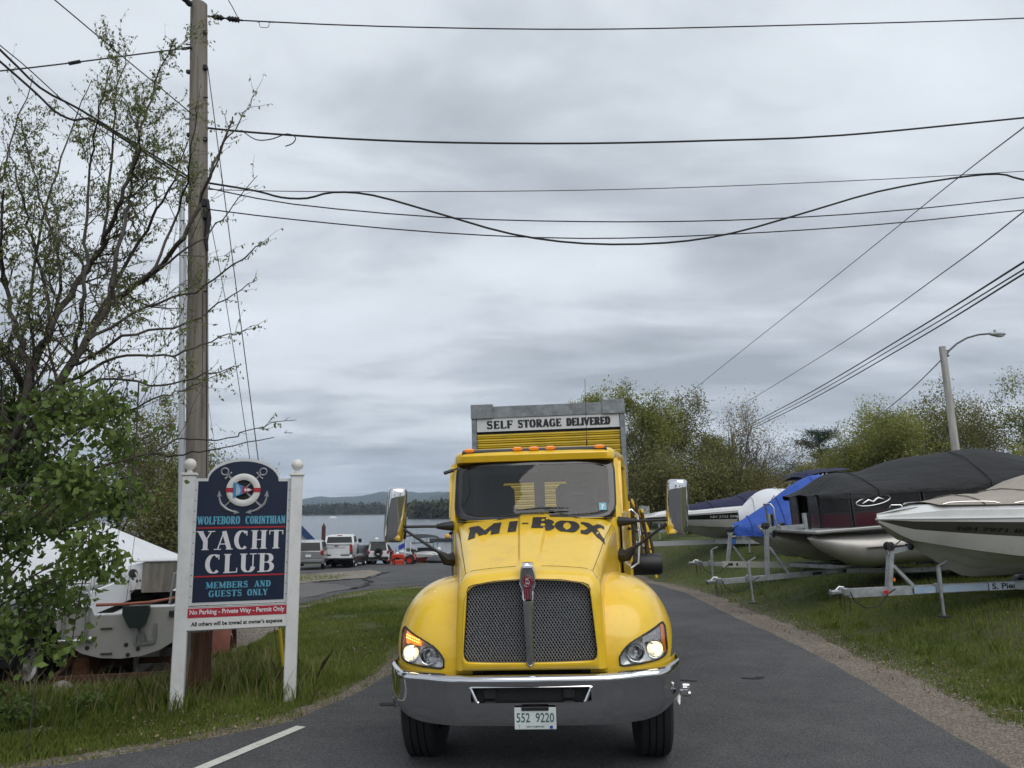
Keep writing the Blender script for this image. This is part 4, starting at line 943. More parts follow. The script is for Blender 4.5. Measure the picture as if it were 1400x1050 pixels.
for side in (-1, 1):
    F_ = MB(); rows = []
    Xs = [.45+.73*math.sin(R(90*i/64))**.85 for i in range(65)]
    ths = [90*i/64 for i in range(65)]+[90+90*i/24 for i in range(1, 25)]
    for ax in Xs:
        a, b = f_a(ax), f_b(ax); row = []
        for th in ths:
            c_, s__ = math.cos(R(th)), math.sin(R(th)); 
            y = FC-a*math.copysign(abs(c_)**(2/NN), c_)*(1 if th <= 90 else .95); z = FZ+b*abs(s__)**(2/NN)
            row.append((side*ax, y, z))
        rows.append(row)
    def keep(i, j):
        p = rows[i][j]; q = rows[i+1][min(j+1, len(ths)-1)]; x = abs(p[0]+q[0])/2; y = (p[1]+q[1])/2; z = (p[2]+q[2])/2
        if y < FC-.1 and inpoly(HLP, x, z): return False
        if x > .86 and (y-FC)**2+(z-.52)**2 < .60**2: return False
        return True
    F_.grid(rows, flip=side < 0, keep=keep)
    # lower skirt behind the bumper
    sk = [[(side*ax, fy(ax, FZ)+.0, zz) for ax in Xs[:58]] for zz in (.80, .862)]
    F_.grid(sk, flip=side > 0)
    fend = F_.build('fender', YEL, truck, smooth=True, angle=60)
    # black wheel house lining
    ln = MB(); ln.grid([[(side*x, FC+.585*math.cos(R(a)), .53+.585*math.sin(R(a))) for a in range(0, 181, 12)] for x in (.60, 1.06)]); ln.build('wheel_house', DK, truck, smooth=True)
    # ---- headlight
    hl = MB(); C0 = (.87, .985)
    pl = resample(HLP, 56); rim_o = [(side*x, fy(x, z)-.006, z) for x, z in pl]
    hl.tube([Vector(p) for p in rim_o]+[Vector(rim_o[0])], .0065, 6, cap=False)
    lamp = hl.build('headlight', BLK, truck, smooth=True)
    hb_ = MB(); back = [[(side*(C0[0]+(x-C0[0])*f), fy(C0[0]+(x-C0[0])*f, C0[1]+(z-C0[1])*f)+dp, C0[1]+(z-C0[1])*f) for x, z in pl] for f, dp in ((1.0, -.002), (.97, .035), (.7, .05), (.3, .055), (.01, .055))]
    hb_.grid(back, cv=True, flip=side > 0); hb_.build('reflector_housing', mat('lamp_silver', (.66, .67, .68), .25, .6, var=.25, vscale=18), lamp, smooth=True, angle=30)
    for (bx, bz, br, lit) in ((.955, .962, .062, True), (.80, .952, .060, False)):
        by = fy(bx, bz)+.012
        bw = MB().lathe([(br, -.012), (br*1.04, -.006), (br*1.0, .004), (br*.86, .028), (br*.55, .045), (.002, .05)], (side*bx, by, bz), 'Y', 28)
        bw.build('reflector_bowl', mat('lamp_mirror', (.86, .87, .88), .08, 1.0), lamp, smooth=True)
        MB().lathe([(br*1.05, -.012), (br*1.12, -.014), (br*1.12, -.006), (br*1.04, -.004)], (side*bx, by, bz), 'Y', 28).build('bezel_ring', CHR, lamp, smooth=True)
        if lit: MB().sphere((side*bx, by+.012, bz), .033, 18).build('lit_bulb', mat('lit_lamp', (1, .85, .55), .3, emis=(1, .80, .42), estr=2.4), lamp, smooth=True)
        else:
            MB().lathe([(.001, -.014), (.014, -.012), (.016, .0), (.016, .03)], (side*bx, by+.004, bz), 'Y', 14).build('bulb', mat('bulb_glass', (.5, .5, .5), .1, .3), lamp, smooth=True)
            MB().box((side*bx, by+.01, bz-.035), (.006, .01, .04)).build('bulb_bracket', ALU, lamp)
    # amber side strip (and lit indicator over the left lamp)
    am = MB(); zz_ = np.linspace(.915, 1.122, 12)
    am.grid([[(side*x, fy(x, z)+.004, z) for z in zz_] for x in np.linspace(1.018, 1.052, 4)]); am.build('side_reflector', AMB, lamp, smooth=True)
    if side < 0:
        ind = MB(); rowsI = []
        for x in np.linspace(.86, 1.012, 12):
            zt = 1.062+(x-.86)*.37; zb = 1.03+(x-.86)*.0; rowsI.append([(side*x, fy(x, z)+.006, z) for z in np.linspace(zb-.01, zt-.006, 6)])
        ind.grid(rowsI); ind.build('indicator', mat('lit_amber', (.9, .3, .02), .25, var=.5, vscale=60, emis=(1, .28, .01), estr=.75), lamp, smooth=True)
        d_ = MB()
        for i in range(7):
            for j in range(2): d_.sphere((side*(.885+.02*i), fy(.885+.02*i, 1.045+j*.02)+.002, 1.042+.004*i+j*.02), .006, 8)
        setp(d_.build('indicator_diodes', mat('lit_yellow', (1, .6, .1), .3, emis=(1, .55, .12), estr=2.5), lamp, smooth=True), kind='stuff')
    else:
        ind = MB(); rowsI = []
        for x in np.linspace(.86, 1.012, 12):
            zt = 1.062+(x-.86)*.37; rowsI.append([(side*x, fy(x, z)+.006, z) for z in np.linspace(1.02, zt-.006, 6)])
        ind.grid(rowsI); ind.build('indicator', mat('clear_ribbed', (.42, .40, .40), .3, .5, var=.4, vscale=50), lamp, smooth=True)
    gl_ = MB(); ln_ = [[(side*(C0[0]+(x-C0[0])*f), fy(C0[0]+(x-C0[0])*f, C0[1]+(z-C0[1])*f)-.012, C0[1]+(z-C0[1])*f) for x, z in pl] for f in (1.0, .75, .45, .15, .01)]
    gl_.grid(ln_, cv=True, flip=side > 0); gl_.build('lens', GLS, lamp, smooth=True)
# ---- grille
MB().prism([(x*.99, 1.22+(z-1.22)*.99) for x, z in gp], .135, .15).build('grille_backing', mat('grille_shadow', (.004, .004, .004), .9), truck)
gr_ = thing('x', '', '', (0, 0, 0)); bpy.data.objects.remove(gr_)
gm = MB(); gq = [(x*.985, 1.22+(z-1.22)*.985) for x, z in gp]; pitch = .0235
def clipline(poly, p, d):
    ts = []
    for i in range(len(poly)):
        x1, z1 = poly[i]; x2, z2 = poly[(i+1) % len(poly)]; ex, ez = x2-x1, z2-z1; den = d[0]*ez-d[1]*ex
        if abs(den) < 1e-12: continue
        t = ((x1-p[0])*ez-(z1-p[1])*ex)/den; s = ((x1-p[0])*d[1]-(z1-p[1])*d[0])/den
        if 0 <= s <= 1: ts.append(t)
    return (min(ts), max(ts)) if len(ts) > 1 else None
for sgn in (1, -1):
    an = R(57)*sgn; d = (math.cos(an), math.sin(an)); nrm = (-d[1], d[0])
    for k in range(-60, 61):
        o_ = (nrm[0]*k*pitch*.84, 1.2+nrm[1]*k*pitch*.84); c_ = clipline(gq, o_, d)
        if not c_ or c_[1]-c_[0] < .01: continue
        L = c_[1]-c_[0]; m = 1; V = []; F = []
        for i in range(m+1):
            t = c_[0]+L*i/m; x = o_[0]+d[0]*t; z = o_[1]+d[1]*t
            yy_ = .112+.0022*sgn
            V += [(x+nrm[0]*.0034, yy_+.002, z+nrm[1]*.0034), (x, yy_-.0022, z), (x-nrm[0]*.0036, yy_+.002, z-nrm[1]*.0036)]
            if i: a = 3*i; F += [(a-3, a-2, a+1, a), (a-2, a-1, a+2, a+1)]
        gm.add(V, F)
grille = gm.build('grille_mesh', mat('grille_wire', (.58, .58, .60), .30, 1.0), truck)
rimo = MB(); rimo.tube([(x, .106, z) for x, z in gp]+[(gp[0][0], .106, gp[0][1])], .008, 6, cap=False); rimo.build('grille_trim', BLK, truck, smooth=True)
# ---- emblem and spear
em = thing('e', '', '', (0, 0, 0)); bpy.data.objects.remove(em)
CHR2 = mat('worn_chrome', (.60, .60, .60), .14, 1.0, var=.2, vscale=20)
ep = [(-.070, 1.50), (-.062, 1.56), (-.052, 1.605), (-.040, 1.63), (.040, 1.63), (.052, 1.605), (.062, 1.56), (.070, 1.50), (.060, 1.47), (.050, 1.445), (.046, 1.375), (.040, 1.365), (-.040, 1.365), (-.046, 1.375), (-.050, 1.445), (-.060, 1.47)]
eb = MB(); eb.grid([[(x*f, y, 1.5+(z-1.5)*f) for x, z in ep] for f, y in ((.94, .11), (1.0, .075), (.98, .055), (.88, .042), (.84, .044))], cv=True, flip=True)
eb.add([(x*.84, .044, 1.5+(z-1.5)*.84) for x, z in ep], [tuple(range(len(ep)))])
emb = eb.build('emblem', CHR2, truck, smooth=True, angle=35)
cap_ = MB(); cap_.grid([[(x, y, z+dz*(1-abs(x)/.06)) for x in (-.042, -.03, 0, .03, .042)] for y, z, dz in ((.044, 1.575, .0), (.05, 1.612, .006), (.075, 1.640, .008), (.12, 1.648, .006), (.19, 1.642, .002), (.23, 1.622, 0))]); cap_.build('emblem_cap', CHR, emb, smooth=True)
MAR = mat('maroon_enamel', (.16, .006, .018), .2, coat=.8)
rd = MB(); rd.lathe([(.0005, 0), (.044, 0), (.047, .004)], (0, .038, 1.512), 'Y', 32); rd.build('emblem_disc', MAR, emb, smooth=True)
MB().box((0, .0415, 1.425), (.062, .004, .088)).build('emblem_plate', MAR, emb)
MB().lathe([(.0345, 0), (.0365, -.002), (.0375, 0)], (0, .0378, 1.512), 'Y', 36).build('emblem_ring', CHR2, emb, smooth=True)
for i, x in enumerate((-.018, 0, .018)): MB().box((x, .0385, 1.42), (.005, .003, .078)).build('emblem_bar', CHR2, emb)
for i, x in enumerate((-.017, 0, .017)): MB().box((x, .0375, 1.566-abs(x)*.2), (.010, .003, .012)).build('emblem_bar', CHR2, emb)
L_ = MB()
def seg2(pts, w_=.0052, y=.0366):
    for (a, b) in zip(pts[:-1], pts[1:]): L_.beam((a[0], y, a[1]), (b[0], y, b[1]), .003, w_, up=(-(b[1]-a[1]), 0, b[0]-a[0]))
kx, kz = 0, 1.515
for pr in ([(-.010, kz+.024), (-.010, kz+.002)], [(.010, kz+.024), (-.008, kz+.012)], [(-.004, kz+.014), (.011, kz+.002)], [(-.016, kz-.004), (-.008, kz-.024)], [(-.008, kz-.024), (0, kz-.008)], [(0, kz-.008), (.008, kz-.024)], [(.008, kz-.024), (.016, kz-.004)]): seg2(pr)
L_.build('emblem_letters', mat('silver_print', (.7, .7, .7), .3, .6), emb)
sp = MB(); sprof = [(1.368, .036, .046), (1.33, .040, .046), (1.1, .030, .050), (.93, .026, .056), (.912, .034, .060), (.90, .022, .062), (.882, .002, .068)]
sp.grid([[(-w_, y+.045, z), (-w_, y+.012, z), (-w_*.55, y, z), (0, y-.006, z), (w_*.55, y, z), (w_, y+.012, z), (w_, y+.045, z)] for z, w_, y in sprof]); sp.build('grille_spear', CHR2, truck, smooth=True, angle=40)
# ---- hood lettering MI-BOX laid on the hood surface
lt = MB(); sw_ = {}
def hmap(u, v, l):
    x = -.60+u; yb = .93+.10*(1-(x/.62)**2)-.06
    xx_ = x*(1+.02*(v/.24)); return hp(xx_, yb+v*1.0, .0045+l)
seg_glyphs = [('M', -.59, -.27), ('I', -.245, -.115), ('-', -.115, -.02), ('B', -.02, .19), ('O', .19, .42), ('X', .41, .645)]
for ch, a, b in seg_glyphs: 
    hgt = .36 if ch != 'B' else .38
    stroke_text(lt, ch, hmap, hgt, a+.60, b+.60, thick=.21 if ch != '-' else .10, thin=.20 if ch in 'BO' else .13, serif=.02, sthick=.22)
o = lt.build('hood_lettering', TEXBLK, truck, smooth=None)
dots = MB()
for (u, v) in ((.06, .03), (.09, .32), (.28, .32), (.28, .04), (.42, .04), (.42, .32), (.62, .04), (.62, .34), (.76, .1), (.86, .1), (.86, .26), (1.0, .1), (1.0, .26), (1.08, .03), (1.08, .32), (1.21, .03), (1.21, .32)):
    p = Vector(hmap(u, v, .002)); dots.lathe([(.0003, .001), (.007, 0)], p, 'Z', 8)
setp(dots.build('lettering_rivets', mat('rivet_print', (.75, .62, .3), .5), truck), kind='stuff')
# ---- bumper
def by_(x):
    ax = abs(x); return .02*(ax/.6)**2+.12*float(sstep(.55, 1.0, ax))+ (0 if ax < .95 else .38*((ax-.95)/.22)**1.9)
BX = sorted(set([-1.165, -1.16, -1.14, -1.11, -1.07, -1.03, -.99, -.95, -.9, -.85, -.8, -.7, -.6, -.5, -.445, -.39, -.2, 0]+[1.165, 1.16, 1.14, 1.11, 1.07, 1.03, .99, .95, .9, .85, .8, .7, .6, .5, .445, .39, .2]))
prof = [(.836, .11, 0), (.838, .055, 0), (.832, .022, 0), (.818, .006, 0), (.80, .0, 0), (.785, .002, 0), (.762, .006, 0), (.70, .010, 0), (.648, .013, 0), (.630, .0145, 0), (.60, .018, 0), (.545, .027, 1), (.50, .038, 1), (.476, .055, 1), (.468, .085, 1)]
rows = []
for x in BX:
    row = []; up_ = .055*float(sstep(.82, 1.15, abs(x)))
    for z, dy, lo in prof:
        zz = z+(up_*1.2 if lo else 0)*(1-(z-.468)/.12 if lo else 0)
        ins = 1-.02*max(0, (.6-z)/.13)
        row.append((x*ins, by_(x)+dy+(.02*float(sstep(.85, 1.15, abs(x))) if z < .6 else 0), zz))
    rows.append(row)
zk = [p[0] for p in prof]
def keepb(i, j):
    xm = (BX[i]+BX[i+1])/2; zm = (zk[j]+zk[j+1])/2
    return not (abs(xm) < .43 and .66 < zm < .755)
bb_ = MB().grid(rows, keep=keepb)
# wrap round the ends
for sx in (-1, 1):
    bb_.grid([[(sx*(1.165-.01*max(0, (.6-z)/.13)), by_(1.165)+dy+t*.3, z) for z, dy, lo in prof[1:-1]] for t in (0, .5, 1)], flip=sx > 0)
bump = bb_.build('bumper', mat('bumper_chrome', (.60, .60, .61), .09, 1.0, rvar=.05, vscale=3), truck, smooth=True, angle=32)
ro = MB(); op = [(-.43, .757), (.43, .757), (.445, .75), (.405, .66), (.39, .65), (-.39, .65), (-.405, .66), (-.445, .75)]
ro.grid([[(x*k, y, .70+(z-.70)*k2) for x, z in op] for k, k2, y in ((1.03, 1.12, .014), (1.0, 1.0, .006), (.975, .93, .016), (.96, .90, .06))], cv=True); ro.build('opening_trim', CHR, bump, smooth=True, angle=30)
MB().box((0, .09, .70), (.86, .02, .12)).build('opening_recess', DK, bump)
for sx in (-.31, .28): MB().box((sx, .07, .70), (.09, .03, .07), bev=.008).build('tow_hook_cover', BLK, bump)
# ---- plate
plt = MB().box((.03, -.010, .545), (.305, .005, .152), bev=.002).build('licence_plate', mat('plate_white', (.62, .66, .64), .45, var=.15, vscale=5), truck)
PM = Matrix.Translation((.03, -.0128, .545))
GREEN = mat('plate_green', (.02, .10, .08), .5)
font_text('plate_number', '552  9220', PM @ Matrix.Translation((0, 0, -.028)), .066, .275, GREEN, plt, bold=.012)
font_text('plate_state', 'NEW HAMPSHIRE', PM @ Matrix.Translation((0, 0, -.064)), .014, .13, GREEN, plt, bold=.01)
font_text('plate_class', 'T', PM @ Matrix.Translation((-.118, 0, -.066)), .02, .012, GREEN, plt)
MB().box((.145, -.0135, .484), (.022, .001, .02)).build('plate_sticker', mat('sticker_blue', (.02, .06, .3), .5), plt)
MB().box((.03, -.014, .612), (.20, .012, .028), bev=.004).build('plate_clamp', BLK, plt)
# ---- cab
def ringc(z, yf, yr, wf, wr, r=.12, n=6):
    P = []
    # from rear-left to front-left corner, across the front, to rear-right
    P.append((-wr, yr, z)); P.append((-(wr+(wf-wr)*.5), yr+(yf-yr)*.5, z))
    for i in range(n+1): a = 90*i/n; P.append((-wf+r-r*math.cos(R(a)), yf+r*1.0-r*math.sin(R(a)), z))
    for x in np.linspace(-wf+r, wf-r, 7)[1:-1]: P.append((x, yf-.03*(1-(x/(wf-r))**2), z))
    for i in range(n+1): a = 90-90*i/n; P.append((wf-r+r*math.cos(R(a)), yf+r*1.0-r*math.sin(R(a)), z))
    P.append(((wr+(wf-wr)*.5), yr+(yf-yr)*.5, z)); P.append((wr, yr, z)); return P
cb = MB(); low = [ringc(1.02, 1.58, 3.0, .80, .99), ringc(1.5, 1.52, 3.0, .80, 1.0), ringc(1.9, 1.50, 3.0, .80, 1.0), ringc(1.955, 1.50, 3.0, .795, .99)]
cb.grid(low)
wallb = [[(x, 3.0, z) for x in (-1.0, -.99, .99, 1.0)] for z in (1.02, 1.9)]
cb.grid([[(-.99, 3.0, 1.02), (.99, 3.0, 1.02)], [(-.99, 3.0, 2.02), (.99, 3.0, 2.02)]])
cab = cb.build('cab_body', YEL, truck, smooth=True, angle=40)
# roof with brow
rf = MB(); RR_ = [ringc(2.525, 1.93, 3.02, .80, .97, .10), ringc(2.54, 1.86, 3.02, .815, .98, .12), ringc(2.60, 1.84, 3.02, .82, .98, .14), ringc(2.635, 1.86, 3.02, .81, .97, .14), ringc(2.66, 1.95, 3.0, .78, .94, .14), ringc(2.69, 2.1, 2.95, .70, .88, .14), ringc(2.71, 2.3, 2.85, .5, .7, .14)]
rf.grid(RR_); L7 = RR_[-1]; rf.add(L7, [tuple(range(len(L7)))]); rf.add(RR_[0], [tuple(range(len(RR_[0])-1, -1, -1))])
rf.grid([[(-.97, 3.02, 2.525), (.97, 3.02, 2.525)], [(-.90, 3.0, 2.68), (.90, 3.0, 2.68)]])
roof = rf.build('roof', YEL, truck, smooth=True, angle=45)
vis = MB(); xs_ = np.linspace(-.735, .735, 15); vis.grid([[(x, yy_-.03*(1-(x/.74)**2), zz_) for x in xs_] for yy_, zz_ in ((1.862, 2.622), (1.862, 2.638), (1.90, 2.662), (1.96, 2.672))]); vis.build('roof_light_bar', BLK, roof, smooth=True)
for x in (-.66, -.165, 0.0, .165, .66):
    m_ = MB().box((x, 1.868-.03*(1-(x/.74)**2), 2.66), (.10, .05, .032), rx=R(-25), bev=.012).build('marker_light', mat('amber_marker', (.85, .22, .02), .2, coat=.6, emis=(1, .3, .03), estr=.35), roof, smooth=True)
# windshield: raked, curved; black border and glass
def ws(u, v, out_=0.0):
    """u -1..1 across, v 0..1 up"""
    w_ = .772+.022*v; x = u*w_; z = 1.955+.58*v; y = 1.475+.40*v+.10*abs(u)**3.2-.02*(1-u*u)
    return (x, y-out_, z+out_*.5)
def wsg(u0, u1, v0, v1, nu=24, nv=8, out_=0.0, rc=0.0):
    g = []
    for j in range(nv+1):
        v = v0+(v1-v0)*j/nv; row = []
        for i in range(nu+1):
            u = u0+(u1-u0)*i/nu; row.append(ws(u, v, out_))
        g.append(row)
    return g
WG = glass_mat('windshield_glass', (.62, .68, .69), .065, .01)
def wso(t, k, kk):
    """rounded outline"""
    a = 2*math.pi*t; c_, s__ = math.cos(a), math.sin(a); n_ = 9 if s__ > 0 else 6.5
    return math.copysign(abs(c_)**(2/n_), c_)*k, .5+.5*math.copysign(abs(s__)**(2/n_), s__)*kk
frame = MB(); TT = [i/96 for i in range(96)]
frame.grid([[ws(*wso(t, k, kk), out_=o_) for t in TT] for k, kk, o_ in ((1.03, 1.03, -.012), (1.02, 1.02, .006), (.995, .985, .008), (.93, .86, .003), (.925, .85, -.004))], cv=True)
wsf = frame.build('windshield_frame', mat('black_frit', (.008, .008, .009), .12, coat=.6), truck, smooth=True, angle=60)
gg = MB(); gg.grid([[ws(*wso(t, .95*f, .90*f), out_=.002) for t in TT] for f in (1, .8, .55, .3, .1, .005)], cv=True, flip=True); gg.build('windshield', WG, wsf, smooth=True, angle=180)
# A pillars
for sx in (-1, 1):
    ap = MB(); ap.grid([[Vector(ws(sx*1.01, v, .004)), Vector(ws(sx*1.05, v, .0))+Vector((sx*.012, .02, 0)), Vector((sx*(.842+.0*v), 1.60+.40*v+.05, 1.93+.61*v)), Vector((sx*(.80), 1.68+.38*v, 1.93+.61*v)), Vector(ws(sx*.97, v, -.06))] for v in (-.04, .25, .5, .75, 1.02)], cv=True, flip=sx > 0)
    ap.build('windshield_pillar', YEL, truck, smooth=True, angle=50)
# doors with windows
for sx in (-1, 1):
    def dp(y, z, o_=0): # side skin, widening to the rear
        t = (y-1.6)/1.4; return (sx*(.806+.19*t+.0+o_-.02*max(0, (z-2.0)/.55)), y, z)
    dr = MB()
    dr.grid([[dp(y, z, .014) for y in np.linspace(1.72, 2.72, 6)] for z in (1.12, 1.5, 1.85, 1.98)], flip=sx < 0)
    door = dr.build('door', YEL, truck, smooth=True)
    fr = MB()
    for (a, b) in (((1.75, 1.98), (2.02, 2.50)), ((2.02, 2.50), (2.68, 2.50)), ((2.68, 2.50), (2.70, 1.98)), ((1.75, 1.98), (2.70, 1.98))):
        fr.beam(dp(*a, .012), dp(*b, .012), .035, .06, up=(0, 0, 1) if abs(a[1]-b[1]) < .2 else (0, 1, 0))
    fr.build('window_frame', YEL, door)
    gs = MB(); gs.add([dp(1.78, 2.0, .004), dp(2.04, 2.47, .004), dp(2.66, 2.47, .004), dp(2.68, 2.0, .004)], [(0, 1, 2, 3)]); gs.build('side_window', WG, door)
    MB().box(dp(2.6, 1.82, .03), (.03, .14, .035), bev=.008).build('door_handle', BLK, door)
    # rear corner pillar
    pb = MB(); pb.grid([[dp(y, z, .0) for y in (2.74, 2.88, 3.0)] for z in (1.95, 2.2, 2.54)], flip=sx < 0); pb.build('rear_pillar', YEL, truck, smooth=True)
# rear wall with two windows
rw = MB()
for (x0, x1, z0, z1) in ((-.98, .98, 1.95, 2.06), (-.98, .98, 2.36, 2.54), (-.98, -.44, 2.06, 2.36), (.36, .98, 2.06, 2.36), (-.06, .06, 2.06, 2.36)):
    rw.box(((x0+x1)/2, 2.98, (z0+z1)/2), (x1-x0, .03, z1-z0))
rw.build('rear_wall', mat('cab_lining', (.06, .065, .068), .9), truck)
INT = mat('cab_interior', (.055, .058, .062), .85)
MB().box((0, 2.0, 1.86), (1.5, .55, .16), bev=.05).build('dashboard', INT, truck, smooth=True)
sw2 = MB(); sw2.tube([(.42+.22*math.cos(a), 2.12-.07*math.sin(a), 2.0+.20*math.sin(a)) for a in np.linspace(0, 2*math.pi, 25)], .016, 6, cap=False); sw2.tube([(.42, 2.02, 1.86), (.42, 2.13, 1.99)], .03, 6); sw2.box((.42, 2.12, 2.0), (.36, .02, .04)); sw2.build('steering_wheel', BLK, truck, smooth=True)
for x in (-.50, .42):
    s3 = MB(); s3.box((x, 2.72, 2.10), (.46, .14, .44), rx=R(8), bev=.05); s3.box((x, 2.74, 2.40), (.26, .10, .16), bev=.04); s3.box((x, 2.5, 1.78), (.46, .5, .14), bev=.04); s3.build('seat', INT, truck, smooth=True)
MB().box((0, 2.0, 2.46), (1.4, .03, .09), bev=.01).build('sun_visor', INT, truck)
MB().box((-.05, 1.92, 2.44), (.2, .03, .05), bev=.01).build('interior_mirror', BLK, truck)
stk = MB(); stk.grid([[ws(u, v, .006) for u in (.80, .845, .89)] for v in (.12, .18, .24)]); sk_ = stk.build('inspection_sticker', mat('sticker_cyan', (.18, .42, .5), .5), truck)
p7 = ws(.845, .13, .0078); font_text('sticker_number', '7', Matrix.Translation(p7) @ Matrix.Rotation(R(-35), 4, 'X'), .055, .03, mat('sticker_white', (.85, .85, .85), .5), sk_, bold=.02)
# wipers
for (a, b, c_) in (((-.36, .035), (.10, .075), (-.12, .055)), ((-.17, .135), (.34, .15), (.08, .14))):
    wv = MB(); wv.tube([ws(a[0]/.8, a[1], .03), ws(c_[0]/.8, c_[1]+.012, .042), ws(b[0]/.8, b[1], .03)], [.006, .011, .006], 6)
    piv = ws((b[0]+.12)/.8 if c_[0] > 0 else (a[0]-.05)/.8, -.03, .03); wv.tube([piv, ws(c_[0]/.8, c_[1], .045)], .006, 6); wv.build('wiper', BLK, truck, smooth=True)
cw = MB(); cw.grid([[(x, y-.02*(1-(x/.75)**2), z) for x in np.linspace(-.74, .74, 9)] for y, z in ((1.44, 1.955), (1.50, 1.945), (1.56, 1.97))]); cw.build('cowl', BLK, truck, smooth=True)
# ---- mirrors
for sx in (-1, 1):
    mm_ = MB(); cx, cy, cz_ = sx*1.355, 1.55, 2.035
    rows = []
    for i in range(21):
        a = -90+180*i/20; sz = math.copysign(abs(math.sin(R(a)))**(2/7), a); cc = abs(math.cos(R(a)))**(2/7); row = []
        for k in range(28):
            t = 2*math.pi*k/28; c_, s__ = math.cos(t), math.sin(t)
            X_ = math.copysign(abs(c_)**(2/4.5), c_)*.102*cc; Y_ = math.copysign(abs(s__)**(2/(2.2 if s__ < 0 else 8)), s__)*(.125 if s__ < 0 else .05)*cc
            row.append((X_+.012*sz, Y_-.02*sz, .262*sz))
        rows.append(row)
    mm_.grid(rows, cv=True); T = Matrix.Translation((cx, cy, cz_)) @ Matrix.Rotation(R(-14)*sx, 4, 'Z') @ Matrix.Rotation(R(2), 4, 'Y')
    mm_.v = [tuple(T @ Vector(v)) for v in mm_.v]
    mir = mm_.build('side_mirror', CHR, truck, smooth=True, angle=60)
    MB().box((cx, cy+.055, cz_), (.18, .012, .47), rz=R(-14)*sx, bev=.02).build('mirror_glass', BLK, mir, smooth=True)
    MB().box((cx-sx*.085, cy+.03, cz_), (.03, .05, .44), rz=R(-14)*sx, bev=.012).build('mirror_rim', BLK, mir, smooth=True)
    ar = MB(); ar.tube([(cx-sx*.02, 1.52, 1.92), (sx*1.05, 1.53, 1.918), (sx*.95, 1.56, 1.915)], .0135, 8); ar.tube([(sx*.955, 1.56, 1.915), (sx*.90, 1.57, 1.915), (sx*.80, 1.60, 1.915)], [.022, .036, .05], 10)
    ar.tube([(cx-sx*.08, 1.51, 1.905), (sx*.93, 1.55, 1.665)], .0135, 8); ar.tube([(sx*.93, 1.55, 1.67), (sx*.87, 1.58, 1.60), (sx*.80, 1.62, 1.60)], [.02, .055, .07], 8)
    ar.build('mirror_arm', BLK, mir, smooth=True)
g = MB(); g.tube([(-.83, 1.9, 2.47), (-.92, 1.85, 2.44)], .018, 8); g.tube([(-.92, 1.85, 2.44), (-.80, 1.95, 2.49)], .008, 6); g.build('door_mirror', BLK, truck, smooth=True)
MB().tube([(.55, 2.4, 2.70), (.55, 2.4, 2.78)], .008, 6).tube([(.55, 2.4, 2.78), (.56, 2.42, 3.45)], .0028, 5).build('antenna', BLK, truck, smooth=True)
# ---- wheels
def wheel(parent, x, y, r, wd, side, dish=.05, name='wheel', rimm=ALU, hubr=.09):
    w_ = wd/2; tp = []
    for (rr_, xx_) in ((r*.56, -w_*.8), (r*.62, -w_*.95), (r*.85, -w_*1.05), (r*.955, -w_*.93), (r*.99, -w_*.8), (r, -w_*.62), (r, -w_*.46), (r*.975, -w_*.43), (r*.975, -w_*.37), (r, -w_*.34), (r, -w_*.06), (r*.975, -w_*.04), (r*.975, w_*.04), (r, w_*.06), (r, w_*.34), (r*.975, w_*.37), (r*.975, w_*.43), (r, w_*.46), (r, w_*.62), (r*.99, w_*.8), (r*.955, w_*.93), (r*.85, w_*1.05), (r*.62, w_*.95), (r*.56, w_*.8)): tp.append((rr_, xx_))
    tyre = MB().lathe(tp, (x, y, r), 'X', 40)
    w0 = tyre.build(name, RUB, parent, smooth=True, angle=28)
    rm = MB().lathe([(r*.57, side*w_*.82), (r*.53, side*w_*.86), (r*.50, side*w_*.6), (r*.46, side*(w_*.6-dish)), (r*.28, side*(w_*.55-dish)), (r*.24, side*w_*.55), (r*.22, side*w_*.75), (.001, side*w_*.78)], (x, y, r), 'X', 32); rm.build('rim', rimm, w0, smooth=True, angle=35)
    return w0
for sx in (-1, 1): wheel(truck, sx*.955, 1.02, .50, .28, sx)
for sx in (-1, 1):
    for dx in (.80, 1.08): wheel(truck, sx*dx, 7.1, .50, .25, sx)
ch = MB()
for sx in (-.42, .42): ch.beam((sx, .2, .82), (sx, 9.6, .86), .08, .24)
for y in (.35, 3.4, 5.2, 6.4, 7.8, 9.4): ch.box((0, y, .82), (.86, .10, .2))
ch.build('chassis', STEEL, truck)
ud = MB(); ud.tube([(-.85, 1.02, .48), (.85, 1.02, .48)], .055, 8); ud.box((0, 1.1, .55), (.4, .8, .26), bev=.06); ud.tube([(-.9, 7.1, .5), (.9, 7.1, .5)], .10, 10); ud.sphere((0, 7.1, .5), .22, 12); ud.build('axle', STEEL, truck, smooth=True)
eng = MB(); eng.box((0, .8, 1.1), (.9, 1.1, .7), bev=.05); eng.box((0, .25, .95), (1.1, .06, .6)); eng.build('engine', DK, truck)
for sx in (-1, 1): MB().lathe([(.001, -.55), (.28, -.55), (.30, -.53), (.30, .53), (.28, .55), (.001, .55)], (sx*.82, 3.7, .82), 'Y', 24).build('fuel_tank', ALU, truck, smooth=True, angle=50)
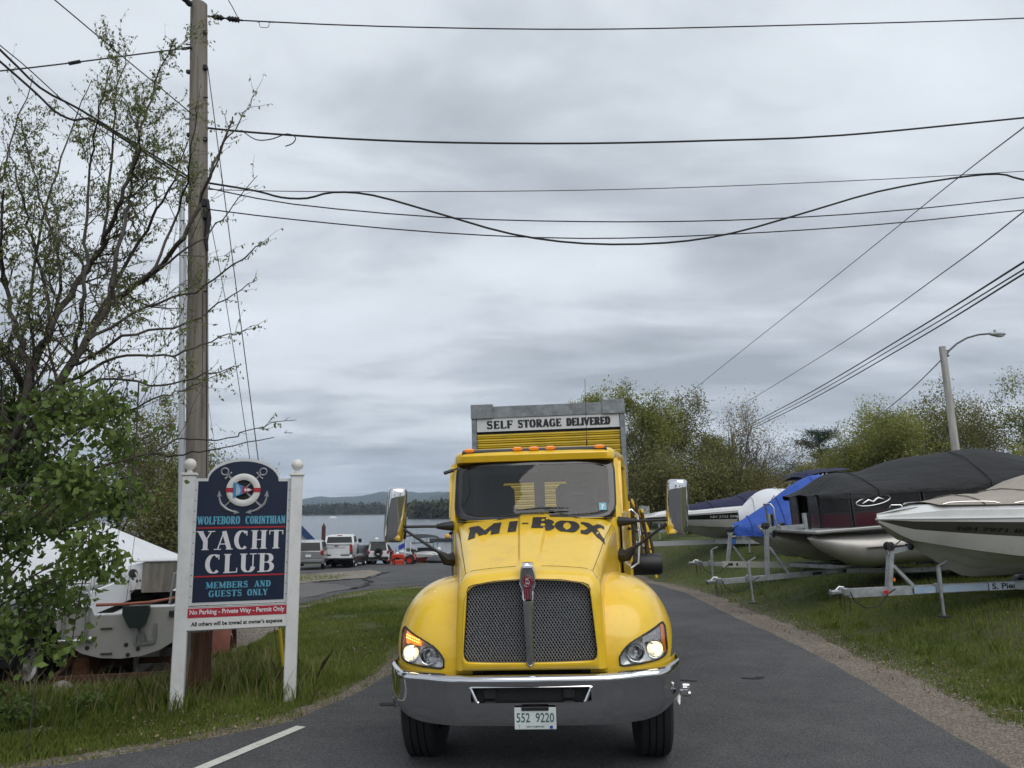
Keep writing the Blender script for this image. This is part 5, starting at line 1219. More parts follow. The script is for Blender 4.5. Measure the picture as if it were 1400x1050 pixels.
# ---- gear behind the cab on the driver's side: lift frame, hoses, air tank
rk = MB(); 
for (a, b) in (((1.03, 3.35, 1.2), (1.03, 3.35, 2.12)), ((1.12, 3.42, 1.95), (1.42, 4.6, 1.22)), ((1.20, 3.6, 2.02), (1.34, 3.7, 1.2)), ((1.08, 3.6, 2.14), (1.26, 3.7, 1.80)), ((1.26, 3.7, 1.80), (1.36, 3.8, 1.35)), ((1.05, 3.5, 1.3), (1.36, 3.8, 1.3))): rk.beam(a, b, .035, .035)
rk.build('lift_frame', YEL, truck)
rk2 = MB()
for (x, z0, z1, r_) in ((1.08, 1.25, 2.2, .022), (1.16, 1.3, 2.12, .018), (1.23, 1.32, 1.98, .02), (1.30, 1.25, 1.75, .018)): rk2.tube([(x, 3.5, z0), (x+.01, 3.5, (z0+z1)/2), (x-.03, 3.52, z1)], r_, 8)
for z in (1.45, 1.6, 1.78, 1.95): rk2.beam((1.05, 3.48, z), (1.34-(z-1.45)*.2, 3.6, z-.06), .02, .02)
rk2.build('lift_hydraulics', mat('grimy_steel', (.07, .05, .04), .7, .3, var=.5, vscale=20, dirt=(.22, .10, .03), damt=.6), truck, smooth=True)
MB().lathe([(.001, -.2), (.11, -.19), (.125, -.16), (.125, .16), (.11, .19), (.001, .2)], (1.20, 3.45, 1.38), 'X', 20).build('air_tank', BLK, truck, smooth=True, angle=50)
gh = MB(); gh.tube([(.99, 3.1, 1.35), (1.10, 3.12, 1.42), (1.13, 3.12, 1.7), (1.11, 3.12, 1.95), (1.04, 3.1, 2.02), (.98, 3.08, 2.0)], .014, 8); gh.build('grab_rail', CHR, truck, smooth=True)
MB().box((1.17, .42, .62), (.06, .05, .03)).lathe([(.001, -.035), (.022, -.03), (.022, .03), (.001, .035)], (1.19, .45, .60), 'X', 10).lathe([(.001, -.03), (.018, -.025), (.018, .025), (.001, .03)], (1.19, .45, .66), 'X', 10).build('bumper_fitting', CHR, truck, smooth=True)
bed = MB(); bed.box((0, 6.9, 1.05), (2.35, 5.4, .14)); bed.build('flatbed_deck', STEEL, truck)

# ================================================================== STORAGE BOX
box = thing('storage_container', 'tall galvanised storage box with yellow roll door carried behind the cab', 'storage box')
box.matrix_world = TW @ Matrix.Translation((.085, 4.75, 1.125)) @ Matrix.Rotation(R(-.25), 4, 'Y')
BW, BH, BD = 1.07, 2.38, 4.7
ZINC = mat('weathered_zinc', (.25, .27, .285), .55, .5, var=.45, vscale=5, bump=.25, bscale=30, dirt=(.45, .46, .46), damt=.5, dscale=8)
f1 = MB()
for sx in (-1, 1):
    f1.box((sx*(BW-.035), .04, BH/2-.08), (.07, .08, BH-.16), bev=.006); f1.box((sx*(BW-.035), BD, BH/2), (.07, .08, BH), bev=.006)
    f1.box((sx*(BW-.03), BD/2, BH-.05), (.06, BD-.2, .10)); f1.box((sx*(BW-.03), BD/2, .06), (.06, BD-.2, .12))
f1.box((0, .04, .06), (2*BW-.1, .07, .12)); f1.box((0, BD, BH-.06), (2*BW-.1, .07, .12)); f1.build('corner_frame', ZINC, box)
hd = MB(); hd.box((0, .035, BH-.085), (2*BW-.42, .07, .165), bev=.004); hd.build('header_beam', ZINC, box)
for sx in (-1, 1):
    MB().box((sx*(BW-.15), .025, BH-.07), (.31, .09, .20), bev=.004).build('corner_bracket', ZINC, box)
    bz = MB()
    for i in range(4):
        for j in range(2): bz.sphere((sx*(BW-.04-.03*j), -.022, BH-.06-.035*i), .006, 6)
    for i in range(18): bz.sphere((sx*(BW-.018), -.002, BH-.30-.1*i), .0055, 6)
    setp(bz.build('rivets', ALU, box), kind='stuff')
MB().box((0, .02, BH-.255), (2*BW-.15, .012, .20)).build('sign_board', mat('sign_white', (.66, .67, .68), .5, var=.06), box)
for wd_, a_, b_ in (('SELF', -.86, -.49), ('STORAGE', -.42, .19), ('DELIVERED', .26, .87)):
    ss = MB(); stroke_text(ss, wd_, lambda u, v, l: (a_+u, .0105-l, BH-.318+v), .112, 0, b_-a_, thick=.30, thin=.17, serif=.03, sthick=.15); ss.build('sign_lettering', TEXBLK, box, smooth=None)
MB().box((0, .05, BH-.375), (2*BW-.15, .02, .05)).build('door_gap', DK, box)
dd_ = MB(); rows = []; z = BH-.39
while z > .12:
    for dz, dy in ((0, .045), (-.006, .028), (-.026, .022), (-.034, .034), (-.046, .034), (-.054, .024)): rows.append((z+dz, dy))
    z -= .066
dd_.grid([[(x, y, zz) for x in (-BW+.075, BW-.075)] for zz, y in rows]); dd_.build('roll_door', mat('door_yellow', (.58, .40, .012), .45, var=.08, vscale=3, dirt=(.25, .19, .03), damt=.4), box, smooth=False)
pn = MB()
for sx in (-1, 1): pn.box((sx*(BW-.02), BD/2, BH/2), (.02, BD-.1, BH-.2))
pn.box((0, BD-.02, BH/2), (2*BW-.1, .02, BH-.2)); pn.build('side_panels', mat('panel_white', (.6, .6, .58), .6), box)
MB().box((0, BD/2, BH-.02), (2*BW-.06, BD-.05, .03)).build('roof_skin', ZINC, box)
# ================================================================== CLUB SIGN
SX, SY = -3.04, 8.755; SA = math.atan2(.33, 1.12)
sign = thing('club_sign', 'navy and white arched yacht club sign between two white posts', 'sign', (SX, SY, 0), SA)
for sx in (-.575, .575):
    zb = tz(SX+sx*math.cos(SA), SY+sx*math.sin(SA))-.2
    pm = MB(); pm.box((sx, 0, (2.46+zb)/2), (.135, .135, 2.46-zb), bev=.008); post = pm.build('post', WHT, sign)
    cp = MB(); cp.box((sx, 0, 2.475), (.165, .165, .03), bev=.006); cp.lathe([(.028, 2.49), (.034, 2.50), (.022, 2.515), (.026, 2.53)], (sx, 0, 0), 'Z', 16); cp.sphere((sx, 0, 2.585), .066, 24); cp.build('ball_finial', mat('finial_white', (.70, .69, .66), .35), post, smooth=True, angle=40)
PWH = .508
def arch(k=0.0):
    P = [(-PWH+k, 1.06+k), (PWH-k, 1.06+k), (PWH-k, 2.43-k)]
    P += [(.385-k*.3, 2.43-k)]+[((.385-k*.3)*math.cos(R(a)), 2.43-k+.225*math.sin(R(a))) for a in range(12, 169, 12)]+[(-.385+k*.3, 2.43-k)]
    return P+[(-PWH+k, 2.43-k)]
MB().prism(arch(0), -.025, .03).build('panel_frame', mat('sign_frame_white', (.62, .64, .66), .45), sign)
NAVY = mat('sign_navy', (.004, .012, .040), .35, var=.2, vscale=4)
MB().prism(arch(.032), -.030, -.024).build('panel_face', NAVY, sign)
SF = -.0305
def smap(x0, z0): return lambda u, v, l: (x0+u, SF-.0015-l, z0+v)
LBL = mat('sign_light_blue', (.10, .36, .52), .5); SRED = mat('sign_red', (.42, .015, .03), .45); SWH = mat('sign_letter_white', (.68, .68, .72), .45)
def word(name, txt, x0, x1, z0, h, m, **k):
    q = MB(); stroke_text(q, txt, smap(x0, z0), h, 0, x1-x0, **k); return q.build(name, m, sign, smooth=None)
word('lettering', 'WOLFEBORO', -.465, -.02, 1.925, .086, LBL, thick=.19, thin=.09, serif=.08, sthick=.07)
word('lettering', 'CORINTHIAN', .035, .465, 1.925, .086, LBL, thick=.19, thin=.09, serif=.08, sthick=.07)
word('lettering', 'YACHT', -.462, .455, 1.648, .205, SWH, thick=.23, thin=.05, serif=.12, sthick=.05)
word('lettering', 'CLUB', -.375, .365, 1.395, .205, SWH, thick=.23, thin=.05, serif=.12, sthick=.05)
word('lettering', 'MEMBERS', -.345, .095, 1.236, .068, LBL, thick=.24, thin=.09, serif=.10, sthick=.07)
word('lettering', 'AND', .155, .335, 1.236, .068, LBL, thick=.24, thin=.09, serif=.10, sthick=.07)
word('lettering', 'GUESTS', -.315, .035, 1.145, .068, LBL, thick=.24, thin=.09, serif=.10, sthick=.07)
word('lettering', 'ONLY', .085, .305, 1.145, .068, LBL, thick=.24, thin=.09, serif=.10, sthick=.07)
for z in (1.887, 1.365): MB().box((0, SF-.003, z), (.93, .006, .015)).build('red_line', SRED, sign)
# life ring with pennant and crossed anchors
buoy = MB().lathe([(.110, 0), (.112, -.018), (.13, -.026), (.165, -.026), (.182, -.018), (.184, 0)], (0, SF-.008, 2.30), 'Y', 48).build('life_ring', mat('ring_white', (.66, .66, .65), .4), sign, smooth=True, angle=50)
for sx in (-1, 1): MB().box((sx*.147, SF-.0345, 2.30), (.074, .006, .048)).build('ring_band', SRED, buoy)
MB().box((0, SF-.002, 2.30), (.2, .002, .2)).build('ring_shadow_disc', mat('sign_black', (.004, .005, .008), .6), buoy)
pn_ = MB(); pn_.prism([(-.105, 2.385), (-.105, 2.215), (.105, 2.30)], SF-.044, SF-.036); pen = pn_.build('pennant', mat('pennant_blue', (.05, .22, .48), .4), sign)
MB().prism([(-.01, 2.343), (-.01, 2.257), (.103, 2.30)], SF-.046, SF-.0441).build('pennant_fly', SRED, pen)
MB().prism([(.012, 2.316), (.012, 2.284), (.045, 2.292), (.045, 2.28), (.088, 2.30), (.045, 2.32), (.045, 2.308)], SF-.048, SF-.0461).build('pennant_arrow', SWH, pen)
MB().prism([(-.075, 2.36), (-.062, 2.36), (-.05, 2.25), (-.038, 2.25), (-.028, 2.30), (-.05, 2.35), (-.06, 2.24), (-.075, 2.24)], SF-.046, SF-.0441).build('pennant_stripe', mat('pennant_pale', (.35, .5, .62), .4), pen)
SILV = mat('anchor_silver', (.30, .31, .34), .4, .3)
for sx in (-1, 1):
    an = MB(); y = SF-.007
    def q2(x, z): return (sx*x, y, z)
    an.tube([q2(-.205+.038*math.cos(a), 2.505+.038*math.sin(a)) for a in np.linspace(0, 2*math.pi, 21)], .009, 6, cap=False)
    an.beam(q2(-.185, 2.478), q2(.19, 2.125), .012, .020, up=(1, 0, 1)); an.beam(q2(-.195, 2.43), q2(-.14, 2.49), .012, .016, up=(1, 0, -1))
    an.sphere(q2(-.195, 2.43), .014, 8); an.sphere(q2(-.14, 2.49), .014, 8)
    arcp = [(.255, 2.25), (.248, 2.20), (.232, 2.15), (.20, 2.115), (.16, 2.085), (.11, 2.065), (.07, 2.055)]
    an.tube([q2(*p) for p in arcp], [.007, .012, .015, .017, .015, .012, .007], 6)
    an.prism([(sx*.225, 2.225), (sx*.255, 2.30), (sx*.275, 2.22), (sx*.252, 2.24)], y-.006, y+.004); an.prism([(sx*.095, 2.085), (sx*.03, 2.05), (sx*.095, 2.035), (sx*.08, 2.06)], y-.006, y+.004)
    an.build('anchor', SILV, sign, smooth=True, angle=40)
sc_ = MB()
for sx in (-1, 1):
    for z in np.arange(1.15, 2.4, .115): sc_.sphere((sx*(PWH-.012), -.027, z), .006, 6)
setp(sc_.build('screws', STEEL, sign), kind='stuff')
nb = MB().box((0.0, -.055, .925), (1.06, .012, .255), bev=.004).build('notice_board', mat('notice_white', (.70, .70, .70), .4), sign)
MB().box((0, -.0625, .985), (1.02, .003, .098)).build('notice_band', mat('notice_red', (.40, .02, .04), .4), nb)
BORD = MB()
for (a, b) in (((-.52, .805), (.52, .805)), ((.52, .805), (.52, 1.045)), ((.52, 1.045), (-.52, 1.045)), ((-.52, 1.045), (-.52, .805))): BORD.beam((a[0], -.0617, a[1]), (b[0], -.0617, b[1]), .002, .005, up=(0, 0, 1) if a[1] == b[1] else (1, 0, 0))
BORD.build('notice_border', TEXBLK, nb)
NM = Matrix.Translation((0, -.0642, 0))
font_text('notice_lettering', 'No Parking - Private Way - Permit Only', NM @ Matrix.Translation((0, 0, .955)), .066, .98, SWH, nb, bold=.03)
font_text('notice_lettering', "All others will be towed at owner's expense", NM @ Matrix.Translation((0, .0015, .835)), .060, .94, TEXBLK, nb, bold=.03)

# ================================================================== UTILITY POLE
pt, pb = at(272, 6, 9.3), at(268, 965, 9.3)
pole = thing('utility_pole', 'weathered wooden utility pole rising behind the club sign', 'utility pole', pb)
ax = (pt-pb)
M_POLE = mat('pole_wood', (.17, .145, .12), .9, var=.45, vscale=16, bump=.9, bscale=30, stretch=(1, 1, .06), col2=(.26, .235, .205), dirt=(.045, .035, .028), dscale=9, damt=.55)
def pp_(t): return ax*t
pmb = MB(); rows = []
for i in range(41):
    t = -.03+1.03*i/40; r_ = .140-.035*max(t, 0); row = []
    for k in range(28):
        a = 2*math.pi*k/28; rr_ = r_*(1+.018*math.sin(k*3.7+i*.05)+.012*math.sin(k*7.1+1)); row.append(pp_(t)+Vector((rr_*math.cos(a), rr_*math.sin(a), 0)))
    rows.append(row)
pmb.grid(rows, cv=True, flip=True); pmb.add(rows[-1], [tuple(range(28))]); pmb.build('shaft', M_POLE, pole, smooth=True, angle=50)
ck = MB()
for k in range(16):
    a = rnd.uniform(-2.6, -.5); t0 = rnd.uniform(.05, .8); L = rnd.uniform(.03, .14); r_ = .139-.035*t0
    ck.beam(pp_(t0)+Vector((r_*math.cos(a), r_*math.sin(a), 0)), pp_(t0+L)+Vector(((r_-.035*L)*math.cos(a+.03), (r_-.035*L)*math.sin(a+.03), 0)), .006, .004, up=(1, 0, 0))
setp(ck.build('drying_cracks', mat('crack_dark', (.02, .017, .014), .95), pole), kind='stuff')
# brown stained foot
MB().lathe([(.1435, 0), (.1425, .4), (.1405, .85)], (0, 0, -.02), 'Z', 28).build('stained_foot', mat('foot_wood', (.125, .062, .032), .9, var=.6, vscale=22, bump=1.0, bscale=26, stretch=(1, 1, .05)), pole, smooth=True)
def hw(z, dx, sz=(.03, .03, .05)): t = z/ax.z; return (pp_(t)+Vector((dx, -.06, 0)), sz)
BLKM = mat('hardware_black', (.02, .02, .022), .6, .3)
hm = MB()
for z, dx, s in ((8.5, -.05, (.05, .06, .08)), (8.05, -.05, (.06, .05, .06)), (7.92, .11, (.05, .05, .07)), (7.86, -.11, (.05, .05, .05)), (8.42, .11, (.05, .05, .05)), (6.98, -.10, (.05, .05, .05)), (6.92, .115, (.05, .05, .05)), (6.05, .11, (.06, .08, .10)), (5.9, .12, (.05, .08, .12)), (6.1, -.10, (.06, .06, .08))):
    c_, s_ = hw(z, dx, s); hm.box(c_, s_, bev=.008)
for z in (8.25, 7.5, 7.2, 6.5, 5.4, 4.9): c_, s_ = hw(z, .115 if int(z*10) % 2 else -.115); hm.tube([c_-Vector((.03, 0, 0)), c_+Vector((.03, 0, 0))], .009, 6)
hm.build('bracket', BLKM, pole, smooth=True, angle=40)
cv_ = MB(); c_, _ = hw(5.75, .125); cv_.tube([c_+Vector((0, 0, .35)), c_+Vector((.03, 0, .1)), c_+Vector((0, .02, -.2)), c_+Vector((.03, .02, -.32))], [.02, .035, .03, .012], 8); cv_.build('cable_splice', BLKM, pole, smooth=True)
MB().tube([pp_(t)+Vector((.138-.035*t, -.03, 0)) for t in (.0, .3, .66)], .006, 5).build('ground_wire', BLKM, pole)
def insul(a, b):
    a, b = Vector(a), Vector(b); d = (b-a); q = MB(); P = []; r_ = []
    for i in range(25): P.append(a+d*(i/24)); r_.append((.040 if i % 2 else .026)*(1 if 3 < i < 11 or 13 < i < 22 else .35))
    q.tube(P, r_, 12); o = q.build('insulator', BLKM, smooth=True, angle=25); o.parent = pole; o.matrix_parent_inverse = Matrix.Translation(-pole.location); return o
insul(at(284, 22, 9.25), at(332, 28, 9.25)); insul(at(262, 8, 9.2), at(248, -6, 8.9))
WIRE = mat('cable_black', (.016, .016, .017), .7); WIREG = mat('wire_grey', (.07, .07, .075), .6, .3)
def wire(name, label, pts, r, m=WIRE, group='overhead wires'):
    """pts: (x, y, D) in the photo; smooth curve in space"""
    P = [at(*p) for p in pts]; Q = []
    for i in range(len(P)-1):
        p0, p1, p2, p3 = P[max(i-1, 0)], P[i], P[i+1], P[min(i+2, len(P)-1)]
        n = max(3, min(14, int((p2-p1).length/.5)))
        for k in range(n):
            t = k/n; Q.append(.5*((2*p1)+(p2-p0)*t+(2*p0-5*p1+4*p2-p3)*t*t+(3*p1-p0-3*p2+p3)*t**3))
    Q.append(P[-1]); o = MB().tube(Q, r, 6).build(name, m, smooth=True, angle=180); return setp(o, label, 'wire', group)
wire('power_line', 'topmost thin wire running right from the pole top insulators', [(332, 28, 9.25), (520, 36, 9.4), (800, 40, 9.6), (1100, 34, 9.9), (1420, 24, 10.2), (1900, 0, 10.6)], .0085)
wire('jumper_loop', 'small square wire loop hanging under the topmost wire', [(352, 31, 9.25), (355, 31, 9.25), (356, 37, 9.25), (367, 37, 9.25), (368, 31, 9.25), (374, 31, 9.25)], .004)
wire('service_cable', 'thick wavy cable second from the top running right', [(284, 175, 9.2), (345, 181, 9.3), (480, 190, 9.4), (620, 195, 9.5), (800, 196, 9.7), (980, 192, 9.9), (1150, 185, 10.1), (1400, 161, 10.4), (1900, 110, 10.8)], .013)
wire('cable_tail', 'loose cable tail dangling beside the pole under the second cable', [(330, 178, 9.25), (350, 191, 9.2), (372, 190, 9.2), (392, 183, 9.2), (404, 188, 9.2), (400, 196, 9.2), (390, 200, 9.2)], .007)
wire('thin_wire', 'thin grey wire just above the drooping black cable', [(284, 259, 9.2), (450, 262, 9.4), (800, 260, 9.7), (1100, 250, 10.1), (1400, 234, 10.4), (1900, 200, 10.8)], .0055, WIREG)
wire('drooping_cable', 'thick black cable with a deep droop and a lazy loop near the pole', [(284, 250, 9.2), (350, 261, 9.3), (385, 270, 9.3), (420, 271, 9.3), (455, 263, 9.35), (510, 267, 9.4), (600, 292, 9.5), (700, 320, 9.6), (800, 333, 9.7), (910, 332, 9.8), (1000, 319, 9.9), (1100, 291, 10.1), (1200, 262, 10.2), (1300, 244, 10.3), (1365, 238, 10.4), (1400, 246, 10.4), (1500, 262, 10.5), (1900, 290, 10.8)], .013)
wire('phone_line', 'middle black line below the drooping cable on the left', [(284, 257, 9.2), (400, 279, 9.3), (600, 297, 9.5), (800, 303, 9.7), (1000, 301, 9.9), (1200, 290, 10.2), (1400, 270, 10.4), (1900, 215, 10.8)], .008)
wire('phone_line', 'lowest black line running right from the pole', [(284, 286, 9.2), (400, 300, 9.3), (600, 318, 9.5), (800, 326, 9.7), (1000, 320, 9.9), (1200, 307, 10.2), (1400, 287, 10.4), (1900, 235, 10.8)], .008)
wire('guy_strand', 'steel strand with turnbuckle running left from the pole', [(262, 65, 9.2), (190, 74, 9.0), (105, 85, 8.8), (0, 97, 8.6), (-200, 116, 8.3)], .009, WIREG)
tb = MB().tube([at(110, 84, 8.81), at(94, 87, 8.79)], .022, 8).tube([at(262, 65, 9.2), at(248, 67, 9.17)], .018, 8).build('turnbuckle', BLKM, smooth=True); setp(tb, 'dark turnbuckle in the steel strand left of the pole', 'turnbuckle')
wire('power_line', 'thin wire slanting up left across the budding tree', [(265, 158, 9.2), (200, 104, 8.6), (150, 63, 8.2), (75, 0, 7.6), (-60, -110, 6.8)], .007)
wire('cable_bundle', 'upper thick cable slanting up left from the pole', [(266, 247, 9.2), (190, 200, 8.8), (110, 150, 8.4), (55, 120, 8.1), (0, 68, 7.8), (-120, -40, 7.0)], .013)
wire('cable_bundle', 'lower thick cable with a sagging loop in the budding tree', [(266, 251, 9.2), (200, 210, 8.8), (140, 172, 8.5), (120, 162, 8.4), (100, 164, 8.3), (75, 152, 8.2), (50, 128, 8.1), (0, 84, 7.8), (-120, -20, 7.0)], .013)
wire('cable_bundle', 'lowest thin cable slanting left from the pole', [(266, 262, 9.2), (180, 205, 8.8), (110, 158, 8.4), (40, 95, 8.0), (0, 62, 7.8), (-100, -20, 7.2)], .006)
wire('power_line', 'short wire rising from the insulators out of the top of the photo', [(326, 26, 9.25), (318, 10, 9.0), (308, -8, 8.8), (290, -50, 8.4)], .006)
wire('guy_wire', 'steel guy wire running down right from the pole top to the yellow guard', [(284, 92, 9.25), (300, 215, 9.25), (352, 620, 9.4), (386, 890, 9.6), (389, 905, 9.6)], .006, WIREG)
wire('guy_wire', 'second thinner guy wire between pole and sign', [(284, 285, 9.3), (310, 420, 9.5), (336, 590, 9.7), (375, 860, 9.9), (380, 890, 9.9)], .0045, WIREG)
gg_ = MB().tube([at(382, 860, 9.57), at(389, 922, 9.62)], .022, 10).build('guy_guard', mat('guard_yellow', (.60, .42, .03), .6), smooth=True); setp(gg_, 'yellow plastic guy wire guard behind the right sign post', 'wire guard')
# lines over the right lawn
wire('power_line', 'uppermost thin line slanting down from the right edge to the trees', [(2600, -750, 6.5), (1460, 128, 14.6), (1400, 174, 16), (1300, 251, 22), (1150, 372, 33), (1000, 491, 48), (912, 562, 62)], .016, WIREG, 'lines over the boat lawn')
wire('power_line', 'second thin line slanting down from the right edge', [(2600, -623, 6.5), (1460, 243, 14.6), (1400, 289, 16), (1300, 365, 22), (1150, 470, 36), (1012, 555, 60)], .016, WIREG, 'lines over the boat lawn')
wire('power_line', 'upper thick line running down to the small far pole', [(2600, -394, 6.5), (1460, 320, 14.6), (1400, 358, 16), (1250, 452, 26), (1100, 541, 42), (1003, 592, 60)], .024, WIRE, 'lines over the boat lawn')
wire('power_line', 'middle thick line running down to the small far pole', [(2600, -360, 6.5), (1460, 332, 14.6), (1400, 368, 16), (1250, 459, 26), (1100, 546, 42), (1003, 595, 60)], .018, WIRE, 'lines over the boat lawn')
wire('power_line', 'lowest thick line running down to the small far pole', [(2600, -352, 6.5), (1460, 338, 14.6), (1400, 374, 16), (1250, 466, 26), (1100, 551, 42), (1003, 598, 60)], .022, WIRE, 'lines over the boat lawn')
# street lamp
lb = Vector((16.9, 29, tz(16.9, 29)-.3)); lt_ = at(1288, 474, 29); lb.x = lt_.x+.22
lamp_ = thing('street_lamp', 'pale wooden pole with curved arm street lamp above the black boat cover', 'street lamp', lb)
d_ = lt_-lb; MB().tube([(0, 0, 0), tuple(d_*.5), tuple(d_)], [.16, .14, .12], 14).build('pole', mat('pale_pole_wood', (.42, .40, .37), .85, var=.3, vscale=10, bump=.5, stretch=(1, 1, .1)), lamp_, smooth=True, angle=50)
ap = [at(x, y, 29-.0) - lb for x, y in ((1293, 487), (1297, 480), (1308, 470), (1322, 462), (1338, 457.5), (1356, 456))]
MB().tube(ap, .035, 8).tube([at(1290, 480, 29)-lb, at(1298, 479, 29)-lb], .03, 6).tube([at(1290, 487, 29)-lb, at(1297, 486, 29)-lb], .05, 6).build('lamp_arm', mat('arm_grey', (.10, .10, .11), .5, .5), lamp_, smooth=True)
hp_ = at(1364, 457, 29)-lb; hd_ = MB(); hd_.sphere(tuple(hp_), .3, 16, (1.05, .5, .27)); hd_.tube([tuple(hp_+Vector((-.1, 0, .05))), tuple(hp_+Vector((-.1, 0, .17)))], .05, 8); hd_.build('lamp_head', mat('lamp_grey', (.36, .37, .38), .5), lamp_, smooth=True)
MB().sphere(tuple(hp_+Vector((.06, 0, -.05))), .2, 12, (1, .6, .35)).build('lamp_glass', mat('lamp_diffuser', (.6, .6, .6), .3), lamp_, smooth=True)
wire('lamp_wire', 'wire running down left from the street lamp pole behind the trees', [(1286, 493, 29), (1240, 537, 36), (1176, 588, 46), (1120, 628, 58)], .02, WIREG, 'lines over the boat lawn')
# small far pole
pz = Vector((17.3, 60, tz(17.3, 60)-.2)); tp_ = at(1001, 590, 60)-pz
fp = MB().tube([(0, 0, 0), tuple(tp_)], [.17, .14], 10).build('utility_pole', mat('pale_pole_wood', (.42, .40, .37)), smooth=True); fp.location = pz; setp(fp, 'small pale far utility pole among the budding trees', 'utility pole')
# ================================================================== BOATS AND TRAILERS
def frame(p0, p1):
    x = (Vector(p1)-Vector(p0)).normalized(); y = Vector((0, 0, 1)).cross(x).normalized(); z = x.cross(y)
    return Matrix(((x.x, y.x, z.x, p0[0]), (x.y, y.y, z.y, p0[1]), (x.z, y.z, z.z, p0[2]), (0, 0, 0, 1)))
def root(name, label, cat, M, group=None):
    t = thing(name, label, cat, (0, 0, 0), 0, group); t.matrix_world = M; return t
GEL = mat('gelcoat_white', (.70, .70, .69), .22, coat=.4, var=.04, vscale=2, dirt=(.45, .42, .36), damt=.3, dscale=2)
GELG = mat('hull_grey', (.43, .425, .40), .28, coat=.3, var=.05, vscale=2, dirt=(.22, .20, .16), damt=.35, dscale=2)
BAND = mat('hull_band', (.045, .042, .036), .35)
SHRINK = mat('shrink_wrap', (.74, .75, .77), .45, var=.06, vscale=2, bump=.5, bscale=2.5, bdist=.08)
TAN = mat('tan_canvas', (.36, .32, .27), .85, var=.1, vscale=3, bump=.6, bscale=4, bdist=.08, stretch=(.6, 1.6, 1))
BLUEC = mat('blue_tarp', (.020, .085, .42), .6, var=.18, vscale=1.6, bump=.7, bscale=3, bdist=.10, stretch=(.6, 1.6, 1))
BLKC = mat('black_canvas', (.013, .014, .016), .75, var=.4, vscale=1.5, bump=.9, bscale=2.2, bdist=.16, stretch=(.5, 1.8, 1))
NAVC = mat('navy_canvas', (.012, .014, .055), .8, var=.3, vscale=3, bump=.8, bscale=4, bdist=.1)
POLY = mat('polished_aluminium', (.52, .50, .47), .42, .55, var=.12, vscale=2, rvar=.08)
def wheel2(parent, x, y, z, r, wd, side, rim=None):
    """wheel whose axle runs along local Y"""
    w_ = wd/2
    tp = [(r*.55, -w_*.8), (r*.7, -w_), (r*.93, -w_*.95), (r, -w_*.6), (r, -w_*.1), (r*.975, 0), (r, w_*.1), (r, w_*.6), (r*.93, w_*.95), (r*.7, w_), (r*.55, w_*.8)]
    w0 = MB().lathe(tp, (x, y, z), 'Y', 24).build('wheel', RUB, parent, smooth=True, angle=40)
    rm = MB().lathe([(r*.58, side*w_*.8), (r*.5, side*w_*.75), (r*.45, side*w_*.3), (r*.2, side*w_*.45), (r*.17, side*w_*.8), (.001, side*w_*.85)], (x, y, z), 'Y', 20)
    rm.build('rim', rim or mat('rim_white', (.5, .5, .49), .4, .3), w0, smooth=True, angle=40)
    hs = MB()
    for k in range(5): a = 2*math.pi*k/5; hs.lathe([(.02, 0), (.02, side*.004), (.001, side*.005)], (x+r*.33*math.cos(a), y+side*w_*.42, z+r*.33*math.sin(a)), 'Y', 6)
    setp(hs.build('lug_nuts', STEEL, w0), kind='stuff')
    return w0
